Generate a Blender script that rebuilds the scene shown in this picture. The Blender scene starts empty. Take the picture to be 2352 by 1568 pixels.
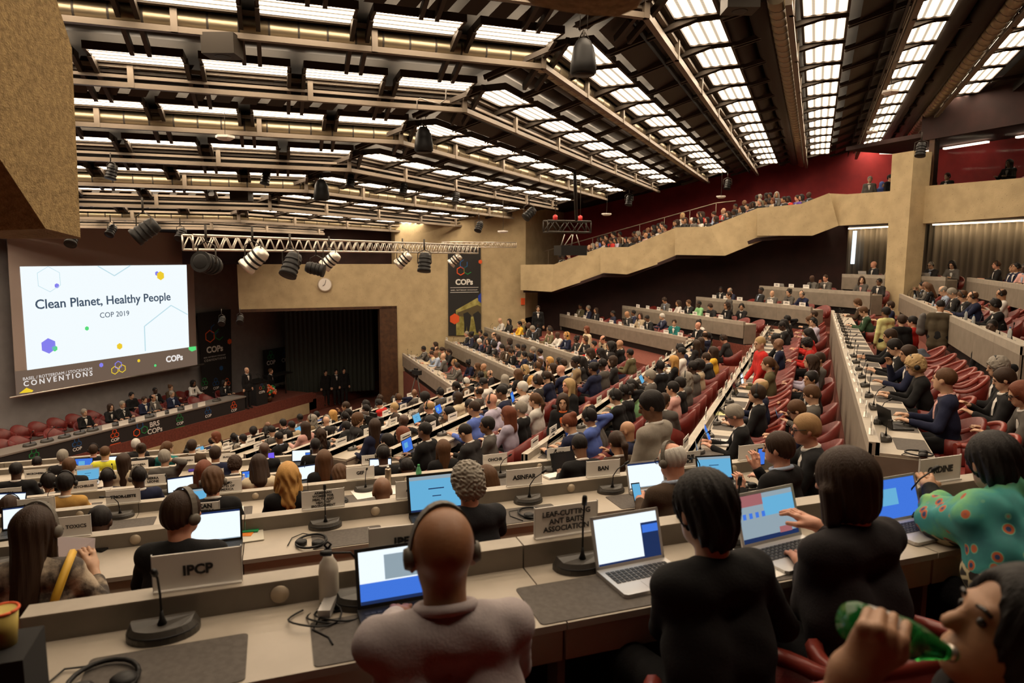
import bpy, math, random
import numpy as np
from mathutils import Vector, Matrix, Euler

sc = bpy.context.scene
col = sc.collection
RNG = random.Random(7)

# ------------------------------------------------------------------ camera
CZ = 8.0                                   # height of the photographer's eye above the datum
F, PITCH, YAW, ROLL = 1568.0, math.radians(7.06), math.radians(23.82), math.radians(0.13)
cd = bpy.data.cameras.new('camera')
cd.sensor_width = 36.0
cd.lens = 36.0 * F / 2352.0
cd.clip_start, cd.clip_end = 0.05, 200
cd.dof.use_dof = True
cd.dof.focus_distance = 9.0
cd.dof.aperture_fstop = 3.2
cam = bpy.data.objects.new('camera', cd)
col.objects.link(cam)
cam.location = (0, 0, CZ)
cam.rotation_euler = (Matrix.Rotation(YAW, 3, 'Z') @ Matrix.Rotation(math.pi/2 - PITCH, 3, 'X') @ Matrix.Rotation(ROLL, 3, 'Z')).to_euler()
sc.camera = cam

# ------------------------------------------------------------------ world, exposure
w = bpy.data.worlds.new('world'); sc.world = w; w.use_nodes = True
w.node_tree.nodes['Background'].inputs[0].default_value = (0.012, 0.009, 0.007, 1)
w.node_tree.nodes['Background'].inputs[1].default_value = 1.0
sc.view_settings.view_transform = 'Standard'
sc.view_settings.look = 'None'
sc.view_settings.exposure = 0.0
sc.view_settings.gamma = 1.0
LAMP = 31.0                                  # strength of the fluorescent tubes
try:
    sc.cycles.max_bounces = 7; sc.cycles.diffuse_bounces = 4; sc.cycles.glossy_bounces = 3
    sc.cycles.transmission_bounces = 6; sc.cycles.transparent_max_bounces = 8
    sc.cycles.sample_clamp_indirect = 6.0
    sc.cycles.caustics_reflective = False; sc.cycles.caustics_refractive = False
except Exception:
    pass

# ------------------------------------------------------------------ directions of the hall
BL, BF = math.radians(47.0), math.radians(44.3)
def v3(*a): return np.array(a, float)
L = v3(math.sin(BL), math.cos(BL), 0); N = v3(-math.cos(BL), math.sin(BL), 0)     # left block: along its desks, towards the front
R = v3(0, 1, 0); X = v3(1, 0, 0)                                                    # middle block
Fd = v3(-math.sin(BF), math.cos(BF), 0); NF = v3(math.cos(BF), math.sin(BF), 0)   # far block
UP = v3(0, 0, 1)
_m = cam.rotation_euler.to_matrix()
_rt, _up, _fw = (np.array(_m @ Vector(a)) for a in ((1, 0, 0), (0, 1, 0), (0, 0, -1)))
CAM = v3(0, 0, CZ)
def ray(x, y): return _fw*F + _rt*(x-1176) - _up*(y-784)
def on(x, y, n, d):                        # where the sight line through a photo point meets the upright plane n.p = d
    r = ray(x, y); return CAM + r*(d/(r @ n))
def atz(x, y, z):
    r = ray(x, y); return CAM + r*((z-CZ)/r[2])
def Z(drop): return CZ - drop

# ------------------------------------------------------------------ materials
MATS = {}
def mat(name, color=(.5, .5, .5), rough=.6, metal=0., emit=None, estr=1., spec=None, alpha=None, trans=0., ior=1.45):
    m = bpy.data.materials.new(name); m.use_nodes = True
    b = m.node_tree.nodes['Principled BSDF']
    b.inputs['Base Color'].default_value = (*color, 1)
    b.inputs['Roughness'].default_value = rough
    b.inputs['Metallic'].default_value = metal
    if spec is not None: b.inputs['Specular IOR Level'].default_value = spec
    if emit is not None:
        b.inputs['Emission Color'].default_value = (*emit, 1); b.inputs['Emission Strength'].default_value = estr
    if trans: b.inputs['Transmission Weight'].default_value = trans; b.inputs['IOR'].default_value = ior
    if alpha is not None: b.inputs['Alpha'].default_value = alpha
    MATS[name] = m
    return m
def nodes(m): return m.node_tree.nodes, m.node_tree.links, m.node_tree.nodes['Principled BSDF']
def noisy(m, c1, c2, scale=8., detail=4., bump=0., lo=.35, hi=.65, coord='Object', bscale=None, bdist=.01):
    n, l, b = nodes(m)
    tc = n.new('ShaderNodeTexCoord'); t = n.new('ShaderNodeTexNoise'); r = n.new('ShaderNodeValToRGB')
    t.inputs['Scale'].default_value = scale; t.inputs['Detail'].default_value = detail
    r.color_ramp.elements[0].color = (*c1, 1); r.color_ramp.elements[1].color = (*c2, 1)
    r.color_ramp.elements[0].position = lo; r.color_ramp.elements[1].position = hi
    l.new(tc.outputs[coord], t.inputs['Vector']); l.new(t.outputs['Fac'], r.inputs['Fac']); l.new(r.outputs['Color'], b.inputs['Base Color'])
    if bump:
        t2 = n.new('ShaderNodeTexNoise'); t2.inputs['Scale'].default_value = bscale or scale*4; t2.inputs['Detail'].default_value = 3
        bp = n.new('ShaderNodeBump'); bp.inputs['Strength'].default_value = bump; bp.inputs['Distance'].default_value = bdist
        l.new(tc.outputs[coord], t2.inputs['Vector']); l.new(t2.outputs['Fac'], bp.inputs['Height']); l.new(bp.outputs['Normal'], b.inputs['Normal'])
    return m
def objcolor(m, mul=1., bump=0., bscale=60., rough=None):  # the colour that the object itself carries
    n, l, b = nodes(m)
    oi = n.new('ShaderNodeObjectInfo'); mx = n.new('ShaderNodeMixRGB'); mx.blend_type = 'MULTIPLY'; mx.inputs[0].default_value = 1
    tc = n.new('ShaderNodeTexCoord'); t = n.new('ShaderNodeTexNoise'); t.inputs['Scale'].default_value = bscale*.25
    r = n.new('ShaderNodeValToRGB'); a = .82*mul; z = 1.08*mul
    r.color_ramp.elements[0].color = (a, a, a, 1); r.color_ramp.elements[1].color = (z, z, z, 1)
    l.new(tc.outputs['Object'], t.inputs['Vector']); l.new(t.outputs['Fac'], r.inputs['Fac'])
    l.new(oi.outputs['Color'], mx.inputs[1]); l.new(r.outputs['Color'], mx.inputs[2]); l.new(mx.outputs[0], b.inputs['Base Color'])
    if bump:
        t2 = n.new('ShaderNodeTexNoise'); t2.inputs['Scale'].default_value = bscale; bp = n.new('ShaderNodeBump')
        bp.inputs['Strength'].default_value = bump; bp.inputs['Distance'].default_value = .006
        l.new(tc.outputs['Object'], t2.inputs['Vector']); l.new(t2.outputs['Fac'], bp.inputs['Height']); l.new(bp.outputs['Normal'], b.inputs['Normal'])
    return m

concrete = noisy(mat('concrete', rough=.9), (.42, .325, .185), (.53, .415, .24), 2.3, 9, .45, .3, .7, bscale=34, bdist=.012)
def _pores(m):                              # small dark pores and soft stains of cast concrete
    n, l, b = nodes(m)
    tc = n.new('ShaderNodeTexCoord'); v = n.new('ShaderNodeTexVoronoi'); v.inputs['Scale'].default_value = 8
    r = n.new('ShaderNodeValToRGB'); r.color_ramp.elements[0].color = (.45, .45, .45, 1); r.color_ramp.elements[1].color = (1, 1, 1, 1)
    r.color_ramp.elements[0].position = .05; r.color_ramp.elements[1].position = .13
    src = b.inputs['Base Color'].links[0].from_socket
    mx = n.new('ShaderNodeMixRGB'); mx.blend_type = 'MULTIPLY'; mx.inputs[0].default_value = .85
    l.new(tc.outputs['Object'], v.inputs['Vector']); l.new(v.outputs['Distance'], r.inputs['Fac'])
    l.new(src, mx.inputs[1]); l.new(r.outputs['Color'], mx.inputs[2]); l.new(mx.outputs[0], b.inputs['Base Color'])
_pores(concrete)
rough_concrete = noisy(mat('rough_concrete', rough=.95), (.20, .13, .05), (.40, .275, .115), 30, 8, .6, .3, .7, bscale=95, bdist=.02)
carpet = noisy(mat('red_carpet', rough=.95), (.115, .026, .015), (.17, .040, .023), 14, 5, .3, bscale=160)
maroon = noisy(mat('maroon_wall', rough=.8), (.10, .008, .010), (.15, .013, .014), 2, 3)
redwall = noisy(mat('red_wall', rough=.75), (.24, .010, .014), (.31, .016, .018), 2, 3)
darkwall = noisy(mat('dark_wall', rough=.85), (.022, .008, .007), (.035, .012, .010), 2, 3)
stagewall = noisy(mat('stage_wall', rough=.7), (.25, .235, .235), (.29, .27, .27), 3, 3)
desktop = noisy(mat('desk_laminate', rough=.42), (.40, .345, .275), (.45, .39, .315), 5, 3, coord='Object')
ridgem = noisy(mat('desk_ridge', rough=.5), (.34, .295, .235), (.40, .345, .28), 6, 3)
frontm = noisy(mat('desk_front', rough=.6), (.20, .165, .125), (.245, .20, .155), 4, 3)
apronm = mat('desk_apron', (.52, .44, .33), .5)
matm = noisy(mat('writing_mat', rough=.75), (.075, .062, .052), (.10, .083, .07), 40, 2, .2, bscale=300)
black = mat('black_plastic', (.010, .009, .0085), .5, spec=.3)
micgrey = mat('microphone_shell', (.055, .048, .04), .42)
blackcloth = mat('black_cloth', (.012, .011, .011), .9)
leather = noisy(mat('red_leather', rough=.42), (.125, .013, .010), (.17, .019, .014), 9, 4, .15, bscale=120)
piping = mat('leather_piping', (.21, .030, .019), .38)
rail = mat('painted_metal', (.50, .41, .30), .45, .25)
grail = mat('girder_paint', (.17, .135, .10), .5, .2)
steel = mat('aluminium', (.72, .66, .58), .35, .85)
darksteel = mat('dark_steel', (.05, .042, .034), .55, .5)
duct = mat('galvanised_duct', (.30, .245, .16), .36, .9)
ceil = noisy(mat('ceiling_black', rough=.9), (.007, .005, .003), (.011, .008, .005), 3, 3)
slat = mat('ceiling_panel', (.030, .022, .014), .6, .3)
bar = mat('ceiling_crossbar', (.040, .028, .018), .6, .2)
white = mat('white_card', (.80, .76, .70), .6)
paper = mat('paper', (.82, .79, .74), .8)
ink = mat('ink', (.015, .014, .014), .7)
acrylic = mat('clear_acrylic', (.62, .60, .57), .25)
woodm = noisy(mat('dark_wood', rough=.5), (.05, .022, .010), (.085, .038, .016), 6, 6)
silver = mat('silver_plastic', (.55, .53, .51), .35, .4)
keysm = mat('laptop_keys', (.02, .02, .022), .6)
curtainm = mat('curtain', (.13, .11, .085), .95)
greencurtain = mat('green_curtain', (.045, .05, .04), .95)
redplastic = mat('red_plastic', (.55, .02, .02), .4)
glassm = mat('booth_glass', (.9, .9, .9), .03, trans=1., ior=1.1)
greenglass = mat('green_glass', (.03, .42, .08), .06, trans=.75, ior=1.4)
clearplastic = mat('clear_bottle', (.85, .92, .93), .1, trans=.6, ior=1.2)
bluewater = mat('blue_water_jug', (.16, .27, .38), .15, trans=.25, ior=1.3)
brass = mat('brass', (.6, .42, .15), .3, .9)
def emis(name, c, s): return mat(name, (0, 0, 0), .5, emit=c, estr=s, spec=0.)
lampedge = emis('lamp_trough', (1, .80, .58), .9)
scr_white = emis('screen_white', (.86, .95, 1), 1.05)
scr_blue = emis('screen_blue', (.06, .20, .80), .9)
scr_sky = emis('screen_sky', (.16, .50, .80), .85)
scr_navy = emis('screen_navy', (.015, .03, .10), 1.)
scr_grey = emis('screen_grey', (.35, .45, .52), .8)
scr_red = emis('screen_red', (.45, .16, .17), .8)
scr_purple = emis('screen_purple', (.20, .12, .95), .9)
scr_off = mat('screen_off', (.02, .02, .022), .2)
skin = objcolor(mat('skin', rough=.5), 1., .15, 70)
n_, l_, b_ = nodes(skin); b_.inputs['Subsurface Weight'].default_value = 0.0
cloth = objcolor(mat('cloth', rough=.9, spec=.25), 1., .22, 110)
hairm = objcolor(mat('hair', rough=.55, spec=.22), 1.)
def _strands(m):                            # fine strands running down the head
    n, l, b = nodes(m); tc = n.new('ShaderNodeTexCoord'); mp = n.new('ShaderNodeMapping'); mp.inputs['Scale'].default_value = (230, 230, 14)
    t = n.new('ShaderNodeTexNoise'); t.inputs['Scale'].default_value = 1.; bp = n.new('ShaderNodeBump'); bp.inputs['Strength'].default_value = .7; bp.inputs['Distance'].default_value = .004
    l.new(tc.outputs['Object'], mp.inputs[0]); l.new(mp.outputs[0], t.inputs['Vector']); l.new(t.outputs['Fac'], bp.inputs['Height']); l.new(bp.outputs['Normal'], b.inputs['Normal'])
_strands(hairm)
eyem = mat('eye', (.02, .015, .012), .25)
lipm = objcolor(mat('lips', rough=.5), .62)

def lampmat():                              # a louvred fluorescent fitting: bright tubes, dimmer between them
    m = mat('lamp_louvre', (0, 0, 0), .5, spec=0.)
    n, l, b = nodes(m)
    tc = n.new('ShaderNodeTexCoord'); sp = n.new('ShaderNodeSeparateXYZ'); l.new(tc.outputs['Object'], sp.inputs[0])
    def M(op, a, c=None):
        x = n.new('ShaderNodeMath'); x.operation = op
        for i, q in enumerate((a, c)):
            if q is None: continue
            if isinstance(q, (int, float)): x.inputs[i].default_value = q
            else: l.new(q, x.inputs[i])
        return x.outputs[0]
    t = M('MULTIPLY', sp.outputs['X'], 2*math.pi*4/.8)
    c1 = M('ADD', M('MULTIPLY', M('COSINE', M('ADD', t, math.pi)), .5), .5)         # 4 tubes across .8 m
    c2 = M('POWER', c1, 2.2)
    f = M('ADD', M('MULTIPLY', M('SINE', M('MULTIPLY', sp.outputs['Y'], 2*math.pi/.085)), .10), .90)
    e = M('MULTIPLY', M('ADD', M("MULTIPLY", c2, .977), .023), f)
    l.new(M('MULTIPLY', e, LAMP), b.inputs['Emission Strength'])
    b.inputs['Emission Color'].default_value = (1, .80, .58, 1)
    return m
lamp = lampmat()

# ------------------------------------------------------------------ mesh building
class MB:
    def __init__(s): s.v = []; s.f = []; s.m = []; s.sm = []
    def add(s, vs, fs, m=0, smooth=False):
        o = len(s.v); s.v += [tuple(float(c) for c in p) for p in vs]
        s.f += [tuple(i+o for i in f) for f in fs]; s.m += [m]*len(fs); s.sm += [smooth]*len(fs)
        return s
    def hexa(s, P, m=0):                    # 8 corners: bottom ring then top ring
        return s.add(P, [(3, 2, 1, 0), (4, 5, 6, 7), (0, 1, 5, 4), (1, 2, 6, 5), (2, 3, 7, 6), (3, 0, 4, 7)], m)
    def box(s, x0, y0, z0, x1, y1, z1, m=0):
        return s.hexa([(x0, y0, z0), (x1, y0, z0), (x1, y1, z0), (x0, y1, z0), (x0, y0, z1), (x1, y0, z1), (x1, y1, z1), (x0, y1, z1)], m)
    def obox(s, c, ax, ay, az, m=0):        # centre and three half axes
        c, ax, ay, az = (np.asarray(q, float) for q in (c, ax, ay, az))
        return s.hexa([c-ax-ay-az, c+ax-ay-az, c+ax+ay-az, c-ax+ay-az, c-ax-ay+az, c+ax-ay+az, c+ax+ay+az, c-ax+ay+az], m)
    def bar(s, a, b, w, h, m=0, up=UP):     # rectangular bar from a to b
        a, b = np.asarray(a, float), np.asarray(b, float); d = b-a; ln = np.linalg.norm(d); d = d/ln
        sd = np.cross(d, up); k = np.linalg.norm(sd)
        sd = np.cross(d, v3(1, 0, 0)) if k < 1e-4 else sd/k
        sd = sd/np.linalg.norm(sd); u = np.cross(sd, d)
        return s.obox((a+b)/2, d*ln/2, sd*w/2, u*h/2, m)
    def prism(s, poly, a, m=0):             # closed polygon (3-D points) swept by vector a
        poly = [np.asarray(p, float) for p in poly]; a = np.asarray(a, float); n = len(poly)
        vs = poly + [p+a for p in poly]
        return s.add(vs, [tuple(range(n))[::-1], tuple(range(n, 2*n))] + [(i, (i+1) % n, n+(i+1) % n, n+i) for i in range(n)], m)
    def quad(s, a, b, c, d, m=0): return s.add([a, b, c, d], [(0, 1, 2, 3)], m)
    def tube(s, pts, r, n=8, m=0, cap=True, smooth=True):
        pts = [np.asarray(p, float) for p in pts]; rs = r if isinstance(r, (list, tuple)) else [r]*len(pts)
        vs = []; ref = None
        for i, p in enumerate(pts):
            d = pts[min(i+1, len(pts)-1)]-pts[max(i-1, 0)]; d = d/(np.linalg.norm(d)+1e-9)
            if ref is None:
                ref = np.cross(d, UP) if abs(d[2]) < .9 else np.cross(d, v3(1, 0, 0))
            a = ref - d*(ref @ d); a = a/(np.linalg.norm(a)+1e-9); ref = a; b = np.cross(d, a)
            for k in range(n):
                t = 2*math.pi*k/n; vs.append(p + (a*math.cos(t)+b*math.sin(t))*rs[i])
        fs = [(i*n+k, i*n+(k+1) % n, (i+1)*n+(k+1) % n, (i+1)*n+k) for i in range(len(pts)-1) for k in range(n)]
        s.add(vs, fs, m, smooth)
        if cap:
            o = len(s.v)-len(vs); s.f += [tuple(o+k for k in range(n))[::-1], tuple(o+(len(pts)-1)*n+k for k in range(n))]; s.m += [m, m]; s.sm += [False, False]
        return s
    def lathe(s, prof, c=(0, 0, 0), n=16, m=0, ax=UP, smooth=True):  # profile of (radius, height)
        ax = np.asarray(ax, float); ax = ax/np.linalg.norm(ax)
        c = np.asarray(c, float); a = np.cross(ax, UP) if abs(ax[2]) < .9 else np.cross(ax, v3(1, 0, 0)); a = a/np.linalg.norm(a); b_ = np.cross(ax, a)
        vs = [c+ax*h+(a*math.cos(2*math.pi*k/n)+b_*math.sin(2*math.pi*k/n))*max(r, 1e-4) for r, h in prof for k in range(n)]
        q = len(prof); s.add(vs, [(i*n+k, i*n+(k+1) % n, (i+1)*n+(k+1) % n, (i+1)*n+k) for i in range(q-1) for k in range(n)], m, smooth)
        o = len(s.v)-len(vs); s.f += [tuple(o+k for k in range(n))[::-1], tuple(o+(q-1)*n+k for k in range(n))]; s.m += [m, m]; s.sm += [False, False]
        return s
    def sphere(s, c, r, m=0, nu=12, nv=8):
        c = np.asarray(c, float); r = np.asarray(r if hasattr(r, '__len__') else (r, r, r), float); vs = []; fs = []
        for j in range(nv+1):
            for i in range(nu):
                a, b = 2*math.pi*i/nu, math.pi*j/nv
                vs.append(c + r*np.array([math.sin(b)*math.cos(a), math.sin(b)*math.sin(a), math.cos(b)]))
        for j in range(nv):
            for i in range(nu): fs.append((j*nu+i, (j+1)*nu+i, (j+1)*nu+(i+1) % nu, j*nu+(i+1) % nu))
        return s.add(vs, fs, m, True)
    def mesh(s, name, mats):
        me = bpy.data.meshes.new(name); me.from_pydata(s.v, [], s.f)
        for q in (mats if isinstance(mats, (list, tuple)) else [mats]): me.materials.append(q)
        me.polygons.foreach_set('material_index', s.m); me.polygons.foreach_set('use_smooth', s.sm)
        me.validate(); me.update()
        return me
    def build(s, name, mats, parent=None, **kw): return link(name, s.mesh(name, mats), parent, **kw)

def link(name, me, parent=None, loc=None, rot=None):
    o = bpy.data.objects.new(name, me); col.objects.link(o)
    if parent is not None: o.parent = parent
    if loc is not None: o.location = tuple(loc)
    if rot is not None: o.rotation_euler = rot if hasattr(rot, '__len__') else (0, 0, rot)
    return o
def tag(o, label, cat, group=None):
    o['label'] = label; o['category'] = cat
    if group: o['group'] = group
    return o
def empty(name, loc=(0, 0, 0), rot=0):
    o = bpy.data.objects.new(name, None); o.empty_display_size = .1; col.objects.link(o)
    o.location = tuple(loc); o.rotation_euler = (0, 0, rot) if not hasattr(rot, '__len__') else rot
    return o
def structure(o): o['kind'] = 'structure'; return o
def copy_tree(o, parent=None):
    c = o.copy(); col.objects.link(c)
    if parent is not None: c.parent = parent
    for ch in o.children: copy_tree(ch, c)
    return c
def text(name, s, size, m, loc, rot, parent=None, bold=0., ext=.0012, align='CENTER', spacing=1., line=1.):
    cu = bpy.data.curves.new(name, 'FONT'); cu.body = s; cu.size = size; cu.extrude = ext; cu.offset = bold
    cu.align_x = align; cu.align_y = 'CENTER'; cu.space_character = spacing; cu.space_line = line
    cu.resolution_u = 3
    cu.materials.append(m)
    tmp = bpy.data.objects.new(name, cu); me = bpy.data.meshes.new_from_object(tmp); bpy.data.objects.remove(tmp); bpy.data.curves.remove(cu)
    me.materials.clear(); me.materials.append(m)
    o = bpy.data.objects.new(name, me); col.objects.link(o)
    if parent is not None: o.parent = parent
    if isinstance(rot, Matrix): o.matrix_local = rot; o.location = tuple(loc)
    else: o.location = tuple(loc); o.rotation_euler = rot
    return o
ORD = 'zeroth first second third fourth fifth sixth seventh eighth ninth tenth eleventh twelfth thirteenth fourteenth fifteenth sixteenth seventeenth eighteenth nineteenth twentieth'.split()
def ordn(i):
    if i <= 20: return ORD[i]
    t = {2: 'twenty', 3: 'thirty', 4: 'forty', 5: 'fifty', 6: 'sixty'}[i//10]
    return t+'-'+ORD[i % 10] if i % 10 else {2: 'twentieth', 3: 'thirtieth', 4: 'fortieth', 5: 'fiftieth', 6: 'sixtieth'}[i//10]
def frame(e, t, o):                         # matrix with local x along e, local y along t
    m = Matrix.Identity(4)
    for i in range(3): m[i][0] = e[i]; m[i][1] = t[i]; m[i][2] = UP[i]; m[i][3] = o[i]
    return m

# ================================================================== THE SETTING
def ridge_drop(x):
    xs = [-22, -18.3, -16.5, -14.7, -13.0, -11.4, -9.55, -7.6, -5.75, -3.6, -1.33, .585, 2.75, 4.7, 12]
    ds = [6.5, 6.3, 5.8, 5.25, 4.78, 4.36, 3.9, 3.35, 2.88, 2.73, 2.27, 1.745, 1.237, .65, .3]
    return float(np.interp(x, xs, ds))
class Row:
    """one row of desks: e runs along it to the sitter's right, t points from the sitter to the stage, the ridge stands at distance d"""
    def __init__(s, key, name, e, t, d, drop, s0, s1): s.key, s.name, s.e, s.t, s.d, s.drop, s.s0, s.s1 = key, name, e, t, d, drop, s0, s1; s.rot = math.atan2(e[1], e[0]); s.short = name
    def pt(s, a, tt, h=0): return s.e*a + s.t*(s.d+tt) + UP*(CZ-s.drop+h)       # h is measured from the ridge top
    def at(s, x, y, tt): return float((on(x, y, s.t, s.d+tt)) @ s.e)            # place along the row under a photo point
    floor = property(lambda s: CZ-s.drop-.84)
ROWS = {}
def row(*a): r = Row(*a); ROWS[r.key] = r; return r
for i, (d, dr, a, b) in enumerate([(2.67, 1.218, -.86, 4.6), (5.05, 1.84, -3.4, 4.45), (7.47, 2.44, -4.6, 3.5), (9.98, 3.05, -5.4, 2.75), (12.7, 3.577, -6.2, .5), (15.1, 4.03, -7, -1.0), (17.4, 4.5, -7.4, -2.4)]):
    row('N%d' % (i+1), '%s left-block desk' % ('nearest', 'second', 'third', 'fourth', 'fifth', 'sixth', 'seventh')[i], L, N, d, dr, a, b)
for k, x, dr, a, b in [('G', 4.75, .655, 14.5, 27.5), ('F', 2.75, 1.237, 11.7, 27.2), ('E', .585, 1.745, 7.2, 25.2), ('D', -1.33, 2.27, 7.8, 24.3), ('C', -3.6, 2.73, 8.55, 22.6), ('A', -5.75, 2.88, 8.45, 19.9), ('B', -7.6, 3.35, 9.25, 19.0),
                       ('7', -9.55, 3.9, 10.3, 18.6), ('8', -11.4, 4.36, 11.1, 18.3), ('9', -13.0, 4.78, 11.7, 18.0), ('10', -14.7, 5.25, 12.4, 17.8), ('11', -16.5, 5.8, 13.0, 17.6), ('12', -18.3, 6.3, 12.2, 17.6)]:
    nm = {'G': 'topmost middle-block desk', 'F': 'middle-block desk with gaps', 'E': 'desk right of the red aisle', 'D': 'first desk left of the red aisle', 'C': 'second desk left of the red aisle', 'A': 'third desk left of the red aisle', 'B': 'fourth desk left of the red aisle'}.get(k) or '%s middle-block desk from the stage' % ORD[13-int(k)]
    row('M'+k, nm, R, -X, -x, dr, a, b)
for i, (n, dr, a, b) in enumerate([(6.2, 4.42, 20.6, 31.0), (8.22, 3.88, 19.3, 31.0), (10.18, 3.34, 18.9, 31.0), (14.1, 2.8, 20.2, 30.9), (16.14, 2.26, 19.7, 28.3), (18.18, 1.72, 18.7, 25.4), (19.9, 1.18, 17.8, 23.4), (21.9, .64, 19.0, 21.0), (21.9, .64, 16.6, 18.3)]):
    row('P%d' % (i+1), ['lowest', 'second', 'third', 'fourth', 'fifth', 'sixth', 'seventh', 'short top', 'short column-side'][i]+' far-block desk', Fd, -NF, -n, dr, a, b)

def tread(key, back, extra0=1.4, extra1=1.4, front=0., low=1.6):   # a carpeted step that carries one row
    r = ROWS[key]; b = MB()
    P = [r.e*s_ + r.t*(r.d+tt) + UP*z for z in (r.floor-low, r.floor) for s_, tt in ((r.s0-extra0, -back), (r.s1+extra1, -back), (r.s1+extra1, front), (r.s0-extra0, front))]
    b.hexa(P, 0)
    structure(b.build('floor', [carpet]))
ns = [2.67, 5.05, 7.47, 9.98, 12.7, 15.1, 17.4]
for i in range(7): tread('N%d' % (i+1), ns[i]-(ns[i-1] if i else -.2), 6 if i < 2 else 2, 1.2, low=2.2)
b = MB(); P = [L*u + N*v_ + UP*z for z in (Z(3.0), Z(1.66)) for u, v_ in ((-7, -6), (7, -6), (7, -.1), (-7, -.1))]; b.hexa(P); structure(b.build('floor', [carpet]))
mk = ['MG', 'MF', 'ME', 'MD', 'MC', 'MA', 'MB', 'M7', 'M8', 'M9', 'M10', 'M11', 'M12']
for i, k in enumerate(mk): tread(k, ROWS[k].d-ROWS[mk[i-1]].d if i else 4.5, 1.3, 1.4, low=1.8)
pn = [6.2, 8.22, 10.18, 14.1, 16.14, 18.18, 19.9, 21.9]
for i in range(7): tread('P%d' % (i+1), pn[i+1]-pn[i] if i != 2 else 2.1, 1.0, 0 if i < 4 else 1.6, front=1.75 if i == 3 else 0, low=2.6)
b = MB(); P = [Fd*u + NF*v_ + UP*z for z in (Z(4), Z(1.48)) for u, v_ in ((8, 21.9), (26, 21.9), (26, 27), (8, 27))]; b.hexa(P); structure(b.build('floor', [carpet]))
# sloping ground that the steps are cut into
b = MB(); xs = [-24, -22, -18.3, -16.5, -14.7, -13.0, -11.4, -9.55, -7.6, -5.75, -3.6, -1.33, .5, .585, 2.75, 4.7, 14]
for x0, x1 in zip(xs, xs[1:]):
    za, zb = Z((ridge_drop(x0) if x0 != .5 else 2.27)+1.02), Z((ridge_drop(x1) if x1 != .5 else 2.27)+1.02)
    b.quad((x0, -8, za), (x1, -8, zb), (x1, 34, zb), (x0, 34, za))
structure(b.build('floor', [carpet]))

for k, q in dict(G='top middle desk', F='upper gapped desk', E='desk beside the aisle', D='first middle desk', C='second middle desk', A='third middle desk', B='fourth middle desk').items(): ROWS['M'+k].short = q
for i in range(7, 13): ROWS['M%d' % i].short = '%s middle desk' % ORD[i-2]
for i in range(9): ROWS['P%d' % (i+1)].short = ROWS['P%d' % (i+1)].name.replace('far-block', 'far')
# the concrete wall beside the stage, at right angles to the far block
def fw(n_, f, z): return NF*n_ + Fd*f + UP*z
def wallbox(b, n0, n1, f0, f1, z0, z1, m=0): b.hexa([fw(n0, f0, z0), fw(n1, f0, z0), fw(n1, f1, z0), fw(n0, f1, z0), fw(n0, f0, z1), fw(n1, f0, z1), fw(n1, f1, z1), fw(n0, f1, z1)], m)
FW = 31.2
b = MB(); wallbox(b, 5.97, 12.35, FW, FW+1.1, Z(8), Z(-3.6)); wallbox(b, -.74, 5.97, FW, FW+1.1, Z(2.25), Z(.34))
structure(b.build('wall_concrete', [concrete]))
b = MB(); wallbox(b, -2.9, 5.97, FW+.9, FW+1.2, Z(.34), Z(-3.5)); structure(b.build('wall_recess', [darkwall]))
b = MB(); wallbox(b, 5.2, 5.99, FW-.05, FW+.5, Z(8), Z(2.28)); wallbox(b, -.74, 5.99, FW-.05, FW+.5, Z(2.36), Z(2.24)); structure(b.build('door_frame_1', [woodm]))
b = MB(); wallbox(b, -12, 12, 42, 42.4, Z(8), Z(0)); structure(b.build('wall_side_stage', [darkwall]))
# red wall above the gallery, dark wall below it
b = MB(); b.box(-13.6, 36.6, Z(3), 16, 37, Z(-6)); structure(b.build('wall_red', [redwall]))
b = MB(); b.hexa([(-14.1, 31.4, Z(3)), (-13.0, 31.0, Z(3)), (-13.0, 37, Z(3)), (-14.1, 37, Z(3)), (-14.1, 31.4, Z(-4)), (-13.0, 31.0, Z(-4)), (-13.0, 37, Z(-4)), (-14.1, 37, Z(-4))]); structure(b.build('wall_return', [concrete]))
b = MB(); b.box(13.9, -9, Z(5), 14.2, 38, Z(-7)); structure(b.build('wall_back', [maroon]))  # this wall and the next are unseen, added to keep light in
b = MB(); b.box(-26, -8.3, Z(8), 14, -8, Z(-7)); structure(b.build('wall_near', [maroon]))
b = MB(); b.box(-26.2, -8, Z(9), -25.7, 30, Z(-2)); structure(b.build('wall_stage', [stagewall]))

# the stepped concrete gallery
def gp(x, y, yy): return on(x, y, R, yy)
FL, FB = 30.2, 30.8
pieces = [((1196, 608), (1272, 607), (1266, 670), (1196, 666), 0, 0), ((1272, 607), (1380, 568), (1389, 630), (1266, 670), 0, 1),
          ((1379, 568), (1443, 567), (1439, 630), (1379, 626), 0, 0), ((1443, 567), (1553, 522), (1570, 587), (1439, 630), 0, 1),
          ((1551, 522), (1630, 520), (1665, 587), (1550, 585), 0, 0), ((1630, 520), (1740, 478), (1766, 546), (1665, 587), 0, 1),
          ((1739, 478), (1840, 468), (1866, 541), (1739, 541), 0, 0), ((1840, 468), (1905, 443), (1926, 518), (1866, 541), 0, 0)]
b = MB(); GTOP = []
for ta, tb, bb, ba, ya, yb in pieces:
    y0, y1 = (FL, FB)[ya], (FL, FB)[yb]
    b.prism([gp(*ta, y0), gp(*tb, y1), gp(*bb, y1), gp(*ba, y0)], (0, .32, 0))
    GTOP += [gp(*ta, FL), gp(*tb, FL)]
NG = 21.7
def ng(x, y, n_=NG): return on(x, y, NF, n_)
for P in ([(1903, 444), (1945, 446), (2082, 436), (2082, 510), (1926, 518)], [(2092, 430), (2352, 408), (2720, 372), (2720, 458), (2352, 496), (2110, 514), (2094, 506)]):
    b.prism([ng(*p) for p in P], NF*.35)
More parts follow.
